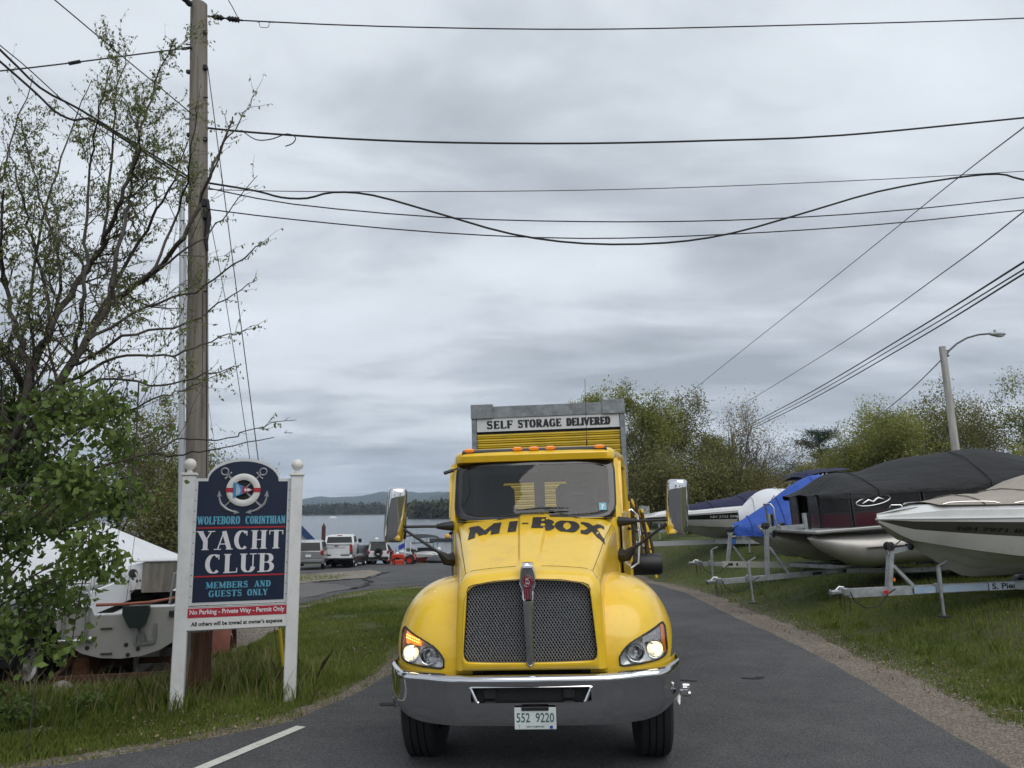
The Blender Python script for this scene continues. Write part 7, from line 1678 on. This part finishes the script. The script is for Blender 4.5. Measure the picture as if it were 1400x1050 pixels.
q = MB().tube([mb_+Vector((.10, .1, 0)), mt_+Vector((.08, .1, -.8))], .018, 6).tube([mb_+Vector((-.06, 0, .4)), mb_+Vector((-.05, .1, 4.6))], .02, 6); q.build('halyard', MAST, mast, smooth=True)
for (a, b) in (((-1.0, 2.9, .85), (-.0, 0, -.6)), ((1.0, 2.9, .85), (0, 0, -.6)), ((0, .02, .85), (0, 0, 0)), ((-1.0, 2.5, .85), (0, 0, -3.2)), ((1.0, 3.2, .85), (0, 0, -3.2)), ((0, 6.0, 1.0), (0, 0, -.1))):
    MB().tube([Vector(a), mt_+Vector(b)], .0035, 4).build('stay', WIREG, mast)
q = MB()
for (x, y) in ((-.82, .3), (-.86, 1.6), (.80, .3), (.95, 1.8)): q.tube([(x, y, .82), (x, y, 1.30)], .012, 6)
q.tube([(-.82, .3, 1.28), (-.86, 1.6, 1.27), (-1.0, 3.4, 1.3)], .004, 5); q.tube([(.80, .3, 1.28), (.80, -.02, 1.26), (.6, -.03, 1.25), (.55, .0, .85)], .013, 6); q.build('stanchion', MAST, sb, smooth=True)
q = MB()
for k in range(8): q.sphere((-.5+.03*k+.02*math.sin(k*9), 1.9, 1.02+.025*math.sin(k*5)), .018, 6)
setp(q.build('deck_cleats', STEEL, sb, smooth=True), kind='stuff')
MB().box((-.05, 1.6, -.12), (.06, 1.4, .55), bev=.02).build('keel', TR, sb)
# rusty trailer
RST = mat('rusted_steel', (.055, .028, .018), .85, var=.5, vscale=8, bump=.5, dirt=(.02, .014, .011), damt=.7, col2=(.12, .055, .03))
rt = root('boat_trailer', 'rusty brown trailer carrying the small sailboat', 'boat trailer', SBM @ Matrix.Translation((0, 0, -.02)))
for s in (-1, 1):
    MB().beam((s*.78, -.2, -.02), (s*.78, 4.2, .02), .07, .10).build('frame_rail', RST, rt); MB().beam((s*.78, 4.2, .02), (0, 6.6, .04), .07, .10).build('tongue_rail', RST, rt)
    q = MB(); q.beam((s*.78, .9, .0), (s*.42, 1.2, .34), .05, .06); q.beam((s*.78, 2.6, .0), (s*.42, 2.6, .36), .05, .06); q.beam((s*.78, .3, .02), (s*.60, .5, .40), .05, .05); q.beam((s*.42, .8, .36), (s*.42, 3.0, .38), .14, .05); q.build('support_arm', RST, rt)
    w0 = MB().lathe([(.17, -.09), (.24, -.10), (.30, -.09), (.315, -.05), (.315, .05), (.30, .09), (.24, .10), (.17, .09)], (s*1.12, 1.05, .05), 'X', 26).build('wheel', RUB, rt, smooth=True, angle=40)
    MB().lathe([(.255, s*.101), (.225, s*.105)], (s*1.12, 1.05, .05), 'X', 26).build('whitewall', WHT, w0); MB().lathe([(.17, s*.08), (.10, s*.04), (.05, s*.07), (.001, s*.07)], (s*1.12, 1.05, .05), 'X', 20).build('rim', RST, w0, smooth=True)
    MB().grid([[(s*x, 1.05+.39*math.cos(R(a)), .05+.37*math.sin(R(a))) for a in (-5, 20, 50, 80, 110, 140, 175)] for x in (.98, 1.0, 1.26, 1.26)]).build('mudguard', mat('rusty_red_paint', (.17, .05, .03), .7, var=.4, vscale=7, dirt=(.10, .03, .015), damt=.9, dscale=6), rt, smooth=True, angle=50)
q = MB()
for y in (-.1, 1.05, 2.4, 3.8): MB().beam((-.95 if y == 1.05 else -.74, y, -.03), (.95 if y == 1.05 else .74, y, -.03), .07, .08).build('crossmember', RST, rt)
MB().box((-.62, .7, -.05), (.22, .5, .55), rx=.3, bev=.02).build('wood_block', mat('orange_brown_wood', (.24, .12, .06), .85, var=.4, vscale=10), rt)
# ---- shrink wrapped powerboat and triple axle trailer on the left
PBM = Matrix.Translation((-6.28, 8.1, -.25)) @ Matrix.Rotation(R(3.2), 4, 'Z')
pbt = root('boat_trailer', 'black triple axle trailer under the shrink wrapped powerboat', 'boat trailer', PBM)
pb_ = root('motor_boat', 'large powerboat sealed in white shrink wrap at the left edge', 'boat', PBM)
def pbs(y, k=1.0): # right side x = 0 ... boat to the left (negative x)
    t = y/10.2; return 1.0 if t < .76 else max(0, 1-((t-.76)/.24)**2.4)
q = MB(); rows = []
for y in (-1.5, 0, 1, 2.5, 4, 5, 6, 7, 8, 8.8, 9.4, 9.8, 10.1, 10.2):
    k = max(.03, pbs(max(y, 0))); c_ = -1.28; up_ = .35*max(0, (y-6.5)/3.7)**2
    rows.append([(c_+x*k, y, z+(up_ if z < .7 else 0)) for x, z in ((-1.28, 1.18), (-1.24, .95), (-1.0, .78), (0, .42), (1.0, .78), (1.24, .95), (1.28, 1.18))])
q.grid(rows); q.build('hull', mat('powerboat_hull', (.58, .59, .60), .3, coat=.3, dirt=(.35, .33, .28), damt=.3), pb_, smooth=True, angle=25)
MB().tube([(-1.28+1.30*max(.03, pbs(max(y, 0))), y, 1.19) for y in (-1.5, 0, 2.5, 4, 5, 6, 7, 8, 8.8, 9.4, 9.8)], .03, 6).build('rub_rail', mat('rail_grey', (.25, .25, .25), .5), pb_, smooth=True)
secs = []
for y, hz in ((-1.5, 1.8), (0, 1.95), (1.2, 2.1), (2.5, 2.25), (3.4, 2.35), (4.2, 2.15), (5.2, 2.05), (6.2, 2.08), (7.2, 2.1), (8.2, 1.85), (9.2, 1.6), (9.9, 1.4), (10.15, 1.35)):
    k = max(.06, pbs(max(y, 0))); secs.append((y, k, hz))
q = MB(); g = []
for y, k, hz in secs:
    hv = 1.34; g.append([(-1.28+x*k, y, z) for x, z in ((-1.29, 1.10), (-1.27, hv), (-.85, hv+(hz-hv)*.42), (-.4, hv+(hz-hv)*.78), (0, hz), (.4, hv+(hz-hv)*.78), (.85, hv+(hz-hv)*.42), (1.27, hv), (1.29, 1.14))])
q.grid(g); o = q.build('shrink_wrap', SHRINK, pb_, smooth=True, angle=35)
q = MB()
for s_, x in ((1, -.15), (-1, -2.4)): q.beam((x, -1.2, .28), (x, 6.5, .34), .08, .14)
for y in (0, 2.4, 3.2, 4.0, 6.0): q.beam((-2.4, y, .26), (-.15, y, .26), .07, .10)
q.build('frame', STEEL, pbt)
for i, y in enumerate((2.42, 3.22, 4.02)):
    for s_, x in ((1, -.02), (-1, -2.5)):
        w0 = MB().lathe([(.19, -.10), (.26, -.11), (.33, -.10), (.35, -.05), (.35, .05), (.33, .10), (.26, .11), (.19, .10)], (x, y, .35), 'X', 26).build('wheel', RUB, pbt, smooth=True, angle=40)
        MB().lathe([(.19, s_*.09), (.17, s_*.05), (.08, s_*.02), (.06, s_*.07), (.001, s_*.08)], (x, y, .35), 'X', 22).build('rim', mat('rim_white', (.5, .5, .49)), w0, smooth=True)
        hs = MB()
        for k in range(6): a = 2*math.pi*k/6; hs.lathe([(.022, 0), (.022, s_*.003), (.001, s_*.004)], (x+s_*.035, y+.125*math.cos(a), .35+.125*math.sin(a)), 'X', 8)
        setp(hs.build('rim_slots', TEXBLK, w0), kind='stuff')
MB().grid([[(x, y, z) for y, z in ((1.9, .42), (2.0, .70), (2.25, .80), (4.2, .80), (4.45, .70), (4.55, .42))] for x in (-.16, .12)]).build('mudguard', BLK, pbt, smooth=True)
MB().prism([(1.9, .42), (2.0, .70), (2.25, .80), (4.2, .80), (4.45, .70), (4.55, .42), (4.40, .42), (4.3, .66), (4.1, .72), (2.3, .72), (2.1, .66), (2.05, .42)], .115, .125, axis='X').build('mudguard_lip', BLK, pbt)
# ================================================================== VEHICLES IN THE PARKING LOT
def car(name, label, cat, loc, rz, paint, kind='suv', sc=1.0, group=None):
    """local: rear at y=0, front toward +y"""
    t = thing(name, label, cat, (loc[0], loc[1], tz(*loc)+.03), rz, group); t.scale = (sc, sc, sc)
    G1 = mat('car_window', (.012, .014, .016), .25, spec=.25)
    RL_ = mat('tail_light', (.35, .008, .012), .25, coat=.6)
    if kind == 'pickup':
        W = 1.0; L = 5.7
        q = MB(); q.grid([[(x, y, z) for x, z in ((-W+.02, .55), (-W, .8), (-W, 1.1), (-W+.05, 1.38), (-W+.10, 1.40))] for y in (.05, 1.8, 1.9, L-.3, L)]); q.grid([[(x, y, z) for x, z in ((W-.10, 1.40), (W-.05, 1.38), (W, 1.1), (W, .8), (W-.02, .55))] for y in (.05, 1.8, 1.9, L-.3, L)])
        q.box((0, 4.75, 1.0), (1.96, 1.8, .85), bev=.12); q.box((0, 1.0, .72), (1.9, 2.0, .1)); q.box((0, L/2, .62), (1.7, L-.6, .2)); q.build('body', paint, t, smooth=True, angle=35)
        tg = MB(); tg.box((0, .04, 1.10), (1.62, .07, .56), bev=.02); tg.grid([[(x, y, z) for x in (-.8, .8)] for y, z in ((.0, 1.36), (-.03, 1.40), (.08, 1.41))]); tgo = tg.build('tailgate', paint, t, smooth=True, angle=40)
        font_text('tailgate_lettering', 'CHEVROLET', Matrix.Translation((0, -.001, 1.17)), .10, 1.15, mat('emboss_grey', (.30, .31, .32), .5), tgo, bold=.02)
        MB().box((0, -.01, 1.34), (.26, .02, .05), bev=.01).build('tailgate_handle', BLK, tgo)
        for s in (-1, 1): MB().box((s*.895, .02, 1.18), (.14, .10, .44), bev=.02).build('tail_light', RL_, t)
        q = MB(); q.box((0, -.06, .66), (1.96, .22, .20), bev=.05); q.build('rear_bumper', paint, t, smooth=True, angle=40)
        for s in (-1, 1): MB().box((s*.55, -.08, .78), (.55, .20, .05), bev=.02).build('bumper_step', BLK, t)
        MB().box((0, -.175, .70), (.32, .01, .15)).build('licence_plate', WHT, t)
        MB().box((0, -.15, .50), (.1, .2, .08)).build('tow_hitch', BLK, t)
        q = MB(); rr_ = [[(-.93, y, 1.40), (-.86+.05*0, y2, 1.86), (-.72, y3, 1.93), (0, y4, 1.95), (.72, y3, 1.93), (.86, y2, 1.86), (.93, y, 1.40)] for y, y2, y3, y4 in ((1.85, 2.02, 2.06, 2.06), (4.4, 3.6, 3.45, 3.4))]
        q.grid(rr_); q.add(rr_[0], [tuple(range(7))]); q.build('cab', paint, t, smooth=True, angle=35)
        MB().add([(-.80, 1.85, 1.45), (.80, 1.85, 1.45), (.74, 1.975, 1.82), (-.74, 1.975, 1.82)], [(0, 1, 2, 3)]).build('rear_window', G1, t)
        MB().box((.0, 2.05, 1.90), (.3, .03, .05)).build('brake_light', RL_, t)
        for s in (-1, 1):
            MB().add([(s*.935, 2.15, 1.45), (s*.935, 4.1, 1.45), (s*.885, 3.6, 1.83), (s*.885, 2.2, 1.83)], [(0, 1, 2, 3)]).build('side_window', G1, t)
            MB().box((s*1.13, 4.05, 1.50), (.22, .10, .26), bev=.03).build('side_mirror', BLK, t)
            for y in (1.15, 4.75): wheel(t, s*.86, y, .40, .27, s)
            MB().grid([[(s*x, 1.15+.47*math.cos(R(a)), .45+.47*math.sin(R(a))) for a in range(0, 181, 20)] for x in (.70, 1.005)]).build('wheel_arch', BLK, t)
        return t
    W = .93; L = 4.6 if kind == 'suv' else 4.5; H_ = 1.68 if kind == 'suv' else 1.8
    def secrow(y, zb, zh, wt): return [(-W+.05, y, .35), (-W, y, .6), (-W, y, zb-.1), (-W+.06, y, zb), (-wt, y, zh-.08), (-wt+.12, y, zh), (0, y, zh+.02), (wt-.12, y, zh), (wt, y, zh-.08), (W-.06, y, zb), (W, y, zb-.1), (W, y, .6), (W-.05, y, .35)]
    q = MB(); rows = [secrow(.0, 1.02, 1.05, .80), secrow(.03, 1.05, 1.09, .78), secrow(.35, 1.05, H_, .70), secrow(1.6, 1.03, H_+.02, .70), secrow(2.5, 1.02, H_-.03, .70), secrow(3.3, 1.0, 1.08, .76), secrow(4.2, .92, .96, .75), secrow(L, .75, .78, .72)]
    q.grid(rows); q.add(rows[0], [tuple(range(13))]); q.add(rows[-1], [tuple(range(12, -1, -1))]); q.build('body', paint, t, smooth=True, angle=30)
    MB().add([(-.70, .015, 1.13), (.70, .015, 1.13), (.62, .27, H_-.10), (-.62, .27, H_-.10)], [(0, 1, 2, 3)]).build('rear_window', G1, t)
    for s in (-1, 1):
        MB().box((s*.80, .0, 1.0), (.18, .10, .26), bev=.03).build('tail_light', RL_, t)
        MB().add([(s*.90, .5, 1.08), (s*.89, 2.9, 1.08), (s*.73, 2.4, H_-.12), (s*.72, .5, H_-.10)], [(0, 1, 2, 3)]).build('side_window', G1, t)
        for y in (.85, 3.6): wheel(t, s*.80, y, .34, .22, s)
    MB().box((0, -.03, .52), (1.7, .12, .22), bev=.05).build('rear_bumper', BLK if kind == 'jeep' else paint, t)
    MB().box((0, -.05, .82), (.32, .01, .15)).build('licence_plate', WHT, t)
    if kind == 'jeep': 
        MB().lathe([(.2, -.1), (.34, -.1), (.36, -.05), (.36, .05), (.2, .08), (.001, .08)], (0, -.12, 1.0), 'Y', 24).build('spare_wheel', RUB, t, smooth=True)
        MB().box((0, 1.3, H_+.01), (1.42, 2.3, .05), bev=.02).build('hard_top', BLK, t)
    return t
CW_ = mat('car_white', (.66, .67, .68), .35, coat=.25); CG_ = mat('car_silver', (.28, .29, .30), .3, .4, coat=.5); CB_ = mat('car_dark', (.03, .032, .036), .25, coat=.6)
GCAR = 'vehicles in the parking lot'
P_ = at(459, 780, 41.5); car('pickup_truck', 'white pickup truck seen from behind on the parking lot', 'pickup truck', (P_.x, P_.y), R(7), CW_, 'pickup', .86, GCAR)
P_ = at(421, 782, 39.5); car('parked_car', 'silver grey hatchback left of the white pickup', 'car', (P_.x, P_.y), R(8), CG_, 'suv', .84, GCAR)
P_ = at(488, 775, 46.5); car('parked_car', 'dark grey car just right of the white pickup', 'car', (P_.x, P_.y), R(176), CB_, 'suv', .74, GCAR)
P_ = at(503, 774, 49.5); car('parked_car', 'grey car second right of the pickup near the water', 'car', (P_.x, P_.y), R(150), CG_, 'suv', .66, GCAR)
P_ = at(517, 773, 47.5); car('parked_car', 'white off road car with black spare wheel', 'car', (P_.x, P_.y), R(12), CW_, 'jeep', .72, GCAR)
P_ = at(529, 773, 48.0); car('parked_car', 'black car beside the white off road car', 'car', (P_.x, P_.y), R(60), CB_, 'suv', .70, GCAR)
# brown post
P_ = at(441.5, 760, 52); zt = at(441.5, 722, 52).z; o = MB().tube([(0, 0, 0), (0, 0, zt+3.5)], .13, 10).lathe([(.14, 0), (.13, .1), (.001, .35)], (0, 0, zt+3.5), 'Z', 10).build('mooring_post', mat('brown_steel', (.09, .035, .03), .7, var=.2), smooth=True); o.location = (P_.x, P_.y, -3.5); setp(o, 'brown post with a pale cap behind the white pickup', 'post')
# building with blue roof edge
bl = thing('boathouse', 'white boathouse with a blue sloping roof edge left of the pickup', 'building', (0, 0, 0))
pA, pB = at(380, 687, 62), at(441, 754, 62)
q = MB(); pA = pA-pB; K = pB.copy(); K.y = 62; pB = Vector((0, 0, K.z)); pA.z += K.z; bl.location = (K.x, 62, 0); bl.rotation_euler = (0, 0, R(19)); pA.x /= math.cos(R(19))
q.add([(pA.x-5, 0, -4), (pB.x-.4, 0, -4), (pB.x-.4, 0, pB.z+.1), (pA.x, 0, pA.z), (pA.x-5, 0, pA.z-4.5)], [(0, 1, 2, 3, 4)])
q.add([(pB.x-.4, 0, -4), (pB.x-.4, 6, -4), (pB.x-.4, 6, pB.z+.1), (pB.x-.4, 0, pB.z+.1)], [(0, 1, 2, 3)]); q.build('wall', mat('boathouse_white', (.62, .64, .66), .7, var=.05), bl, smooth=None)
q = MB(); q.beam((pA.x, -.2, pA.z+.1), (pB.x, -.2, pB.z+.0), .3, .42); q.build('roof_edge', mat('roof_blue', (.012, .045, .14), .5), bl)
q = MB(); q.beam((pA.x, 3, pA.z+.35), (pB.x, 3, pB.z+.25), 6.0, .15); q.beam((pA.x, 3, pA.z+.35), (pA.x-5, 3, pA.z-4.3), 6.0, .15); q.build('roof', mat('roof_blue', (.012, .045, .14)), bl)
q = MB(); q.box((-4.2, -.03, -1.9), (1.0, .08, 2.0), bev=.01); q.build('door', mat('roof_blue', (.012, .045, .14)), bl)
for x_ in (-6.6, -2.4):
    wf_ = MB().box((x_, -.03, -1.6), (1.0, .08, 1.0), bev=.01).build('window', WHT, bl); MB().box((x_, -.075, -1.6), (.84, .02, .84)).build('pane', mat('car_window', (.01, .01, .01)), wf_)
for k in range(9): MB().box((-5.4, -.012, -3.6+.45*k*.9), (8.0 if k < 5 else 5.0-k*.4, .02, .03)).build('clapboard', mat('boathouse_white', (.6, .6, .6)), bl)
# red tractor
TRD = mat('tractor_red', (.50, .045, .02), .4, coat=.4)
P_ = at(562, 771, 47.5); tr_ = thing('tractor', 'small red orange tractor at the edge of the lot in front of the moored boat', 'tractor', (P_.x, P_.y, tz(P_.x, P_.y)), R(80)); tr_.scale = (.66, .66, .66)
q = MB(); q.box((0, 1.25, .75), (.55, 1.1, .42), bev=.08); q.box((0, .2, .55), (.5, 1.2, .3), bev=.04); q.build('body', TRD, tr_, smooth=True, angle=40)
q = MB()
for s in (-1, 1): q.grid([[(s*x, -.05+.52*math.cos(R(a)), .45+.52*math.sin(R(a))) for a in range(20, 161, 20)] for x in (.32, .62)])
q.build('mudguard', TRD, tr_, smooth=True)
q = MB(); q.box((0, 0, .85), (.42, .4, .1), bev=.03); q.box((0, -.2, 1.05), (.42, .08, .4), bev=.03); q.build('seat', BLK, tr_)
q = MB()
for s in (-1, 1): q.beam((s*.3, -.35, .6), (s*.3, -.35, 1.35), .04, .04)
q.beam((-.3, -.35, 1.35), (.3, -.35, 1.35), .04, .04); q.build('roll_bar', BLK, tr_)
q = MB()
for s in (-1, 1): q.beam((s*.35, 1.2, .75), (s*.35, 2.2, .3), .05, .1)
q.build('loader_arm', TRD, tr_); MB().grid([[(x, y, z) for x in (-.6, .6)] for y, z in ((2.5, .1), (2.2, .05), (2.1, .3), (2.25, .5))]).build('bucket', mat('bucket_dark', (.05, .03, .025), .6), tr_)
for s in (-1, 1): wheel(tr_, s*.47, 0, .42, .26, s, rimm=TRD); wheel(tr_, s*.42, 1.45, .28, .18, s, rimm=TRD)
o = MB().tube([(.1, 1.5, .95), (.1, 1.5, 1.4)], .03, 6).build('exhaust', BLK, tr_)
P_ = at(546, 772, 47); o = MB().box((0, 0, .15), (.5, .3, .3), bev=.03).prism([(-.3, .1), (-.5, .0), (-.3, .3)], -.12, .12).build('implement', TRD, smooth=True); o.location = (P_.x, P_.y, tz(P_.x, P_.y)); setp(o, 'small red implement on the ground left of the tractor', 'implement')
# moored runabout with canopy
MB_ = frame((at(559, 765, 56).x, 56, -1.75), (at(590, 765, 54).x+1.5, 52.5, -1.75)) @ Matrix.Translation((0, 0, 0))
rb = root('motor_boat', 'white and maroon runabout with black arched canopy behind the tractor', 'boat', frame((at(598, 760, 54).x, 53, -1.95), (at(563, 760, 58).x, 58, -1.95)), None)
h_, r_r = hull(rb, 5.4, 2.1, 1.1, 1.6, [mat('maroon_hull', (.14, .008, .018), .25, coat=.5), GEL, GEL], band=(9, 11), sheer=lambda t: 1.05)
deckcap(rb, r_r, .08, GEL)
q = MB(); q.box((3.6, 0, 1.25), (1.8, 1.6, .25), bev=.1); q.box((2.3, 0, 1.25), (.5, 1.4, .35), bev=.1); q.build('seats', BLK, rb, smooth=True)
q = MB(); q.tube([(3.0, -.85, 1.1), (2.9, -.8, 1.75), (2.9, .8, 1.75), (3.0, .85, 1.1)], .035, 6); q.build('windscreen_frame', BLK, rb)
q = MB(); q.grid([[(x, y, 2.35-.10*abs(y)**2-.25*((x-3.4)/2)**2) for x in np.linspace(1.6, 5.2, 9)] for y in (-.9, -.45, 0, .45, .9)]); q.build('canopy', BLKC, rb, smooth=True)
for x, y in ((2.2, -.85), (4.6, -.85), (2.2, .85), (4.6, .85)): MB().tube([(x, y, 1.0), (x, y, 2.25)], .02, 5).build('canopy_pole', CHR, rb)
# flags
for i, (px, lbl, m_) in enumerate(((554, 'white pole with a blue flag at the water edge', mat('flag_blue', (.03, .05, .35), .8)), (561, 'thin white pole with a small white and blue flag', mat('flag_pale', (.5, .52, .6), .8)))):
    P_ = at(px, 768, 51); zt = at(px, 741+i, 51).z; f = thing('flag_pole', lbl, 'flag', (P_.x, P_.y, tz(P_.x, P_.y)), 0, 'flags by the water'); hh = zt-tz(P_.x, P_.y)
    MB().tube([(0, 0, 0), (0, 0, hh)], .03, 6).build('pole', WHT, f)
    MB().grid([[(-.03-.14*k if i == 0 else .03+.14*k, .03*math.sin(k*2), hh-.05-.06*k-j*.3) for k in range(4)] for j in (0, 1)]).build('flag', m_, f, smooth=True)
# lake details
for i, (px, py, sx) in enumerate(((455, 708, 2.2), (515, 738, .35), (531, 741, .35), (529, 736, .3), (543, 759, .28), (600, 752, .3))):
    zc = LZ; d = CM.to_3x3() @ Vector((px-700, 525-py, -FPX)); p = Vector((0, 0, CAMH))+d*((zc-CAMH)/d.z)
    q = MB().sphere((0, 0, .1), 1, 10, (sx*1.4 if i == 0 else sx, sx if i else 1.2, sx*.8 if i else .9)); o = q.build('mooring_buoy' if i else 'distant_boat', WHT, smooth=True); o.location = p
    setp(o, ['tiny white boat far out on the lake', 'white mooring buoy left of the truck mirror', 'white mooring buoy right below the truck mirror', 'smaller white buoy beside the pair under the mirror', 'white mooring buoy just above the tractor', 'white buoy behind the canopy boat'][i], 'boat' if i == 0 else 'buoy', None if i == 0 else 'mooring buoys')
d = CM.to_3x3() @ Vector((611-700, 525-740, -FPX)); p = Vector((0, 0, CAMH))+d*((LZ-CAMH)/d.z)
kb = thing('rowing_boat', 'low dark skiff with an orange yellow bundle on the lake beside the truck', 'boat', p, 0)
q = MB(); g = [[(x, y*w_, z) for y, z in ((-.7, .45), (-.5, .05), (0, -.05), (.5, .05), (.7, .45))] for x, w_ in ((-2.6, .05), (-1.8, .6), (0, 1), (1.5, .9), (2.0, .8))]; q.grid(g); q.build('hull', mat('skiff_grey', (.10, .11, .12), .5), kb, smooth=True)
MB().sphere((.1, 0, .7), .5, 10, (.9, .7, .8)).build('bundle', mat('bundle_orange', (.75, .35, .04), .7), kb, smooth=True)
# grassy shore mound with a small dark upturned boat right of the canopy boat
P_ = at(602, 765, 49); o = MB().sphere((0, 0, .1), 1, 12, (.9, .5, .28)).build('upturned_boat', mat('upturned_dark', (.05, .055, .06), .5), smooth=True); o.location = (P_.x, P_.y, tz(P_.x, P_.y)+.1); setp(o, 'small dark upturned dinghy at the edge of the lot right of the tractor', 'dinghy')
# brown house at right
hs_ = thing('house', 'brown shingled house gable showing through the trees at the right edge', 'house', (30.5, 42, tz(30.5, 42)), R(-8))
q = MB(); q.box((1.5, 2, 1.2), (5.5, 4, 2.4)); q.build('wall', mat('shingle_brown', (.10, .075, .06), .9, var=.3, vscale=20), hs_)
q = MB(); q.prism([(-1.6, 2.3), (4.6, 2.3), (1.5, 4.1)], -.2, 4.2); q.build('roof', mat('roof_shingles', (.085, .07, .065), .9, var=.4, vscale=14), hs_)
MB().box((-.2, -.03, 1.4), (.9, .08, .9), bev=.01).build('window', mat('car_window', (.01, .01, .01)), hs_)
# board behind the right mirror (pale patterned notice)
P_ = at(881, 700, 30); bd = thing('notice_board', 'small pale patterned board standing left of the right truck mirror', 'board', (P_.x, P_.y, tz(P_.x, P_.y)), 0)
hh = P_.z-tz(P_.x, P_.y); MB().box((0, 0, hh+.0), (.40, .03, .46)).build('panel', mat('board_pattern', (.42, .43, .42), .6, col2=(.08, .09, .09), vscale=14), bd); MB().box((0, .03, hh/2), (.06, .05, hh)).build('post', STEEL, bd)
# ------------------------------------------------------------------ haze: one closed box of even pale air
hz = MB().box((0, 2350, 120), (7800, 5800, 262)).build('haze', mat('unused_haze', (1, 1, 1)), smooth=None)
hm_ = bpy.data.materials.new('haze_air'); hm_.use_nodes = True; n_ = hm_.node_tree.nodes; n_.clear(); oo = n_.new('ShaderNodeOutputMaterial'); pv = n_.new('ShaderNodeVolumePrincipled')
pv.inputs['Color'].default_value = (.62, .78, 1, 1); pv.inputs['Density'].default_value = .00018; pv.inputs['Anisotropy'].default_value = 0
hm_.node_tree.links.new(pv.outputs[0], oo.inputs['Volume']); hz.data.materials.clear(); hz.data.materials.append(hm_); setp(hz, 'thin bluish haze over the lake and hills', 'haze', kind='stuff')
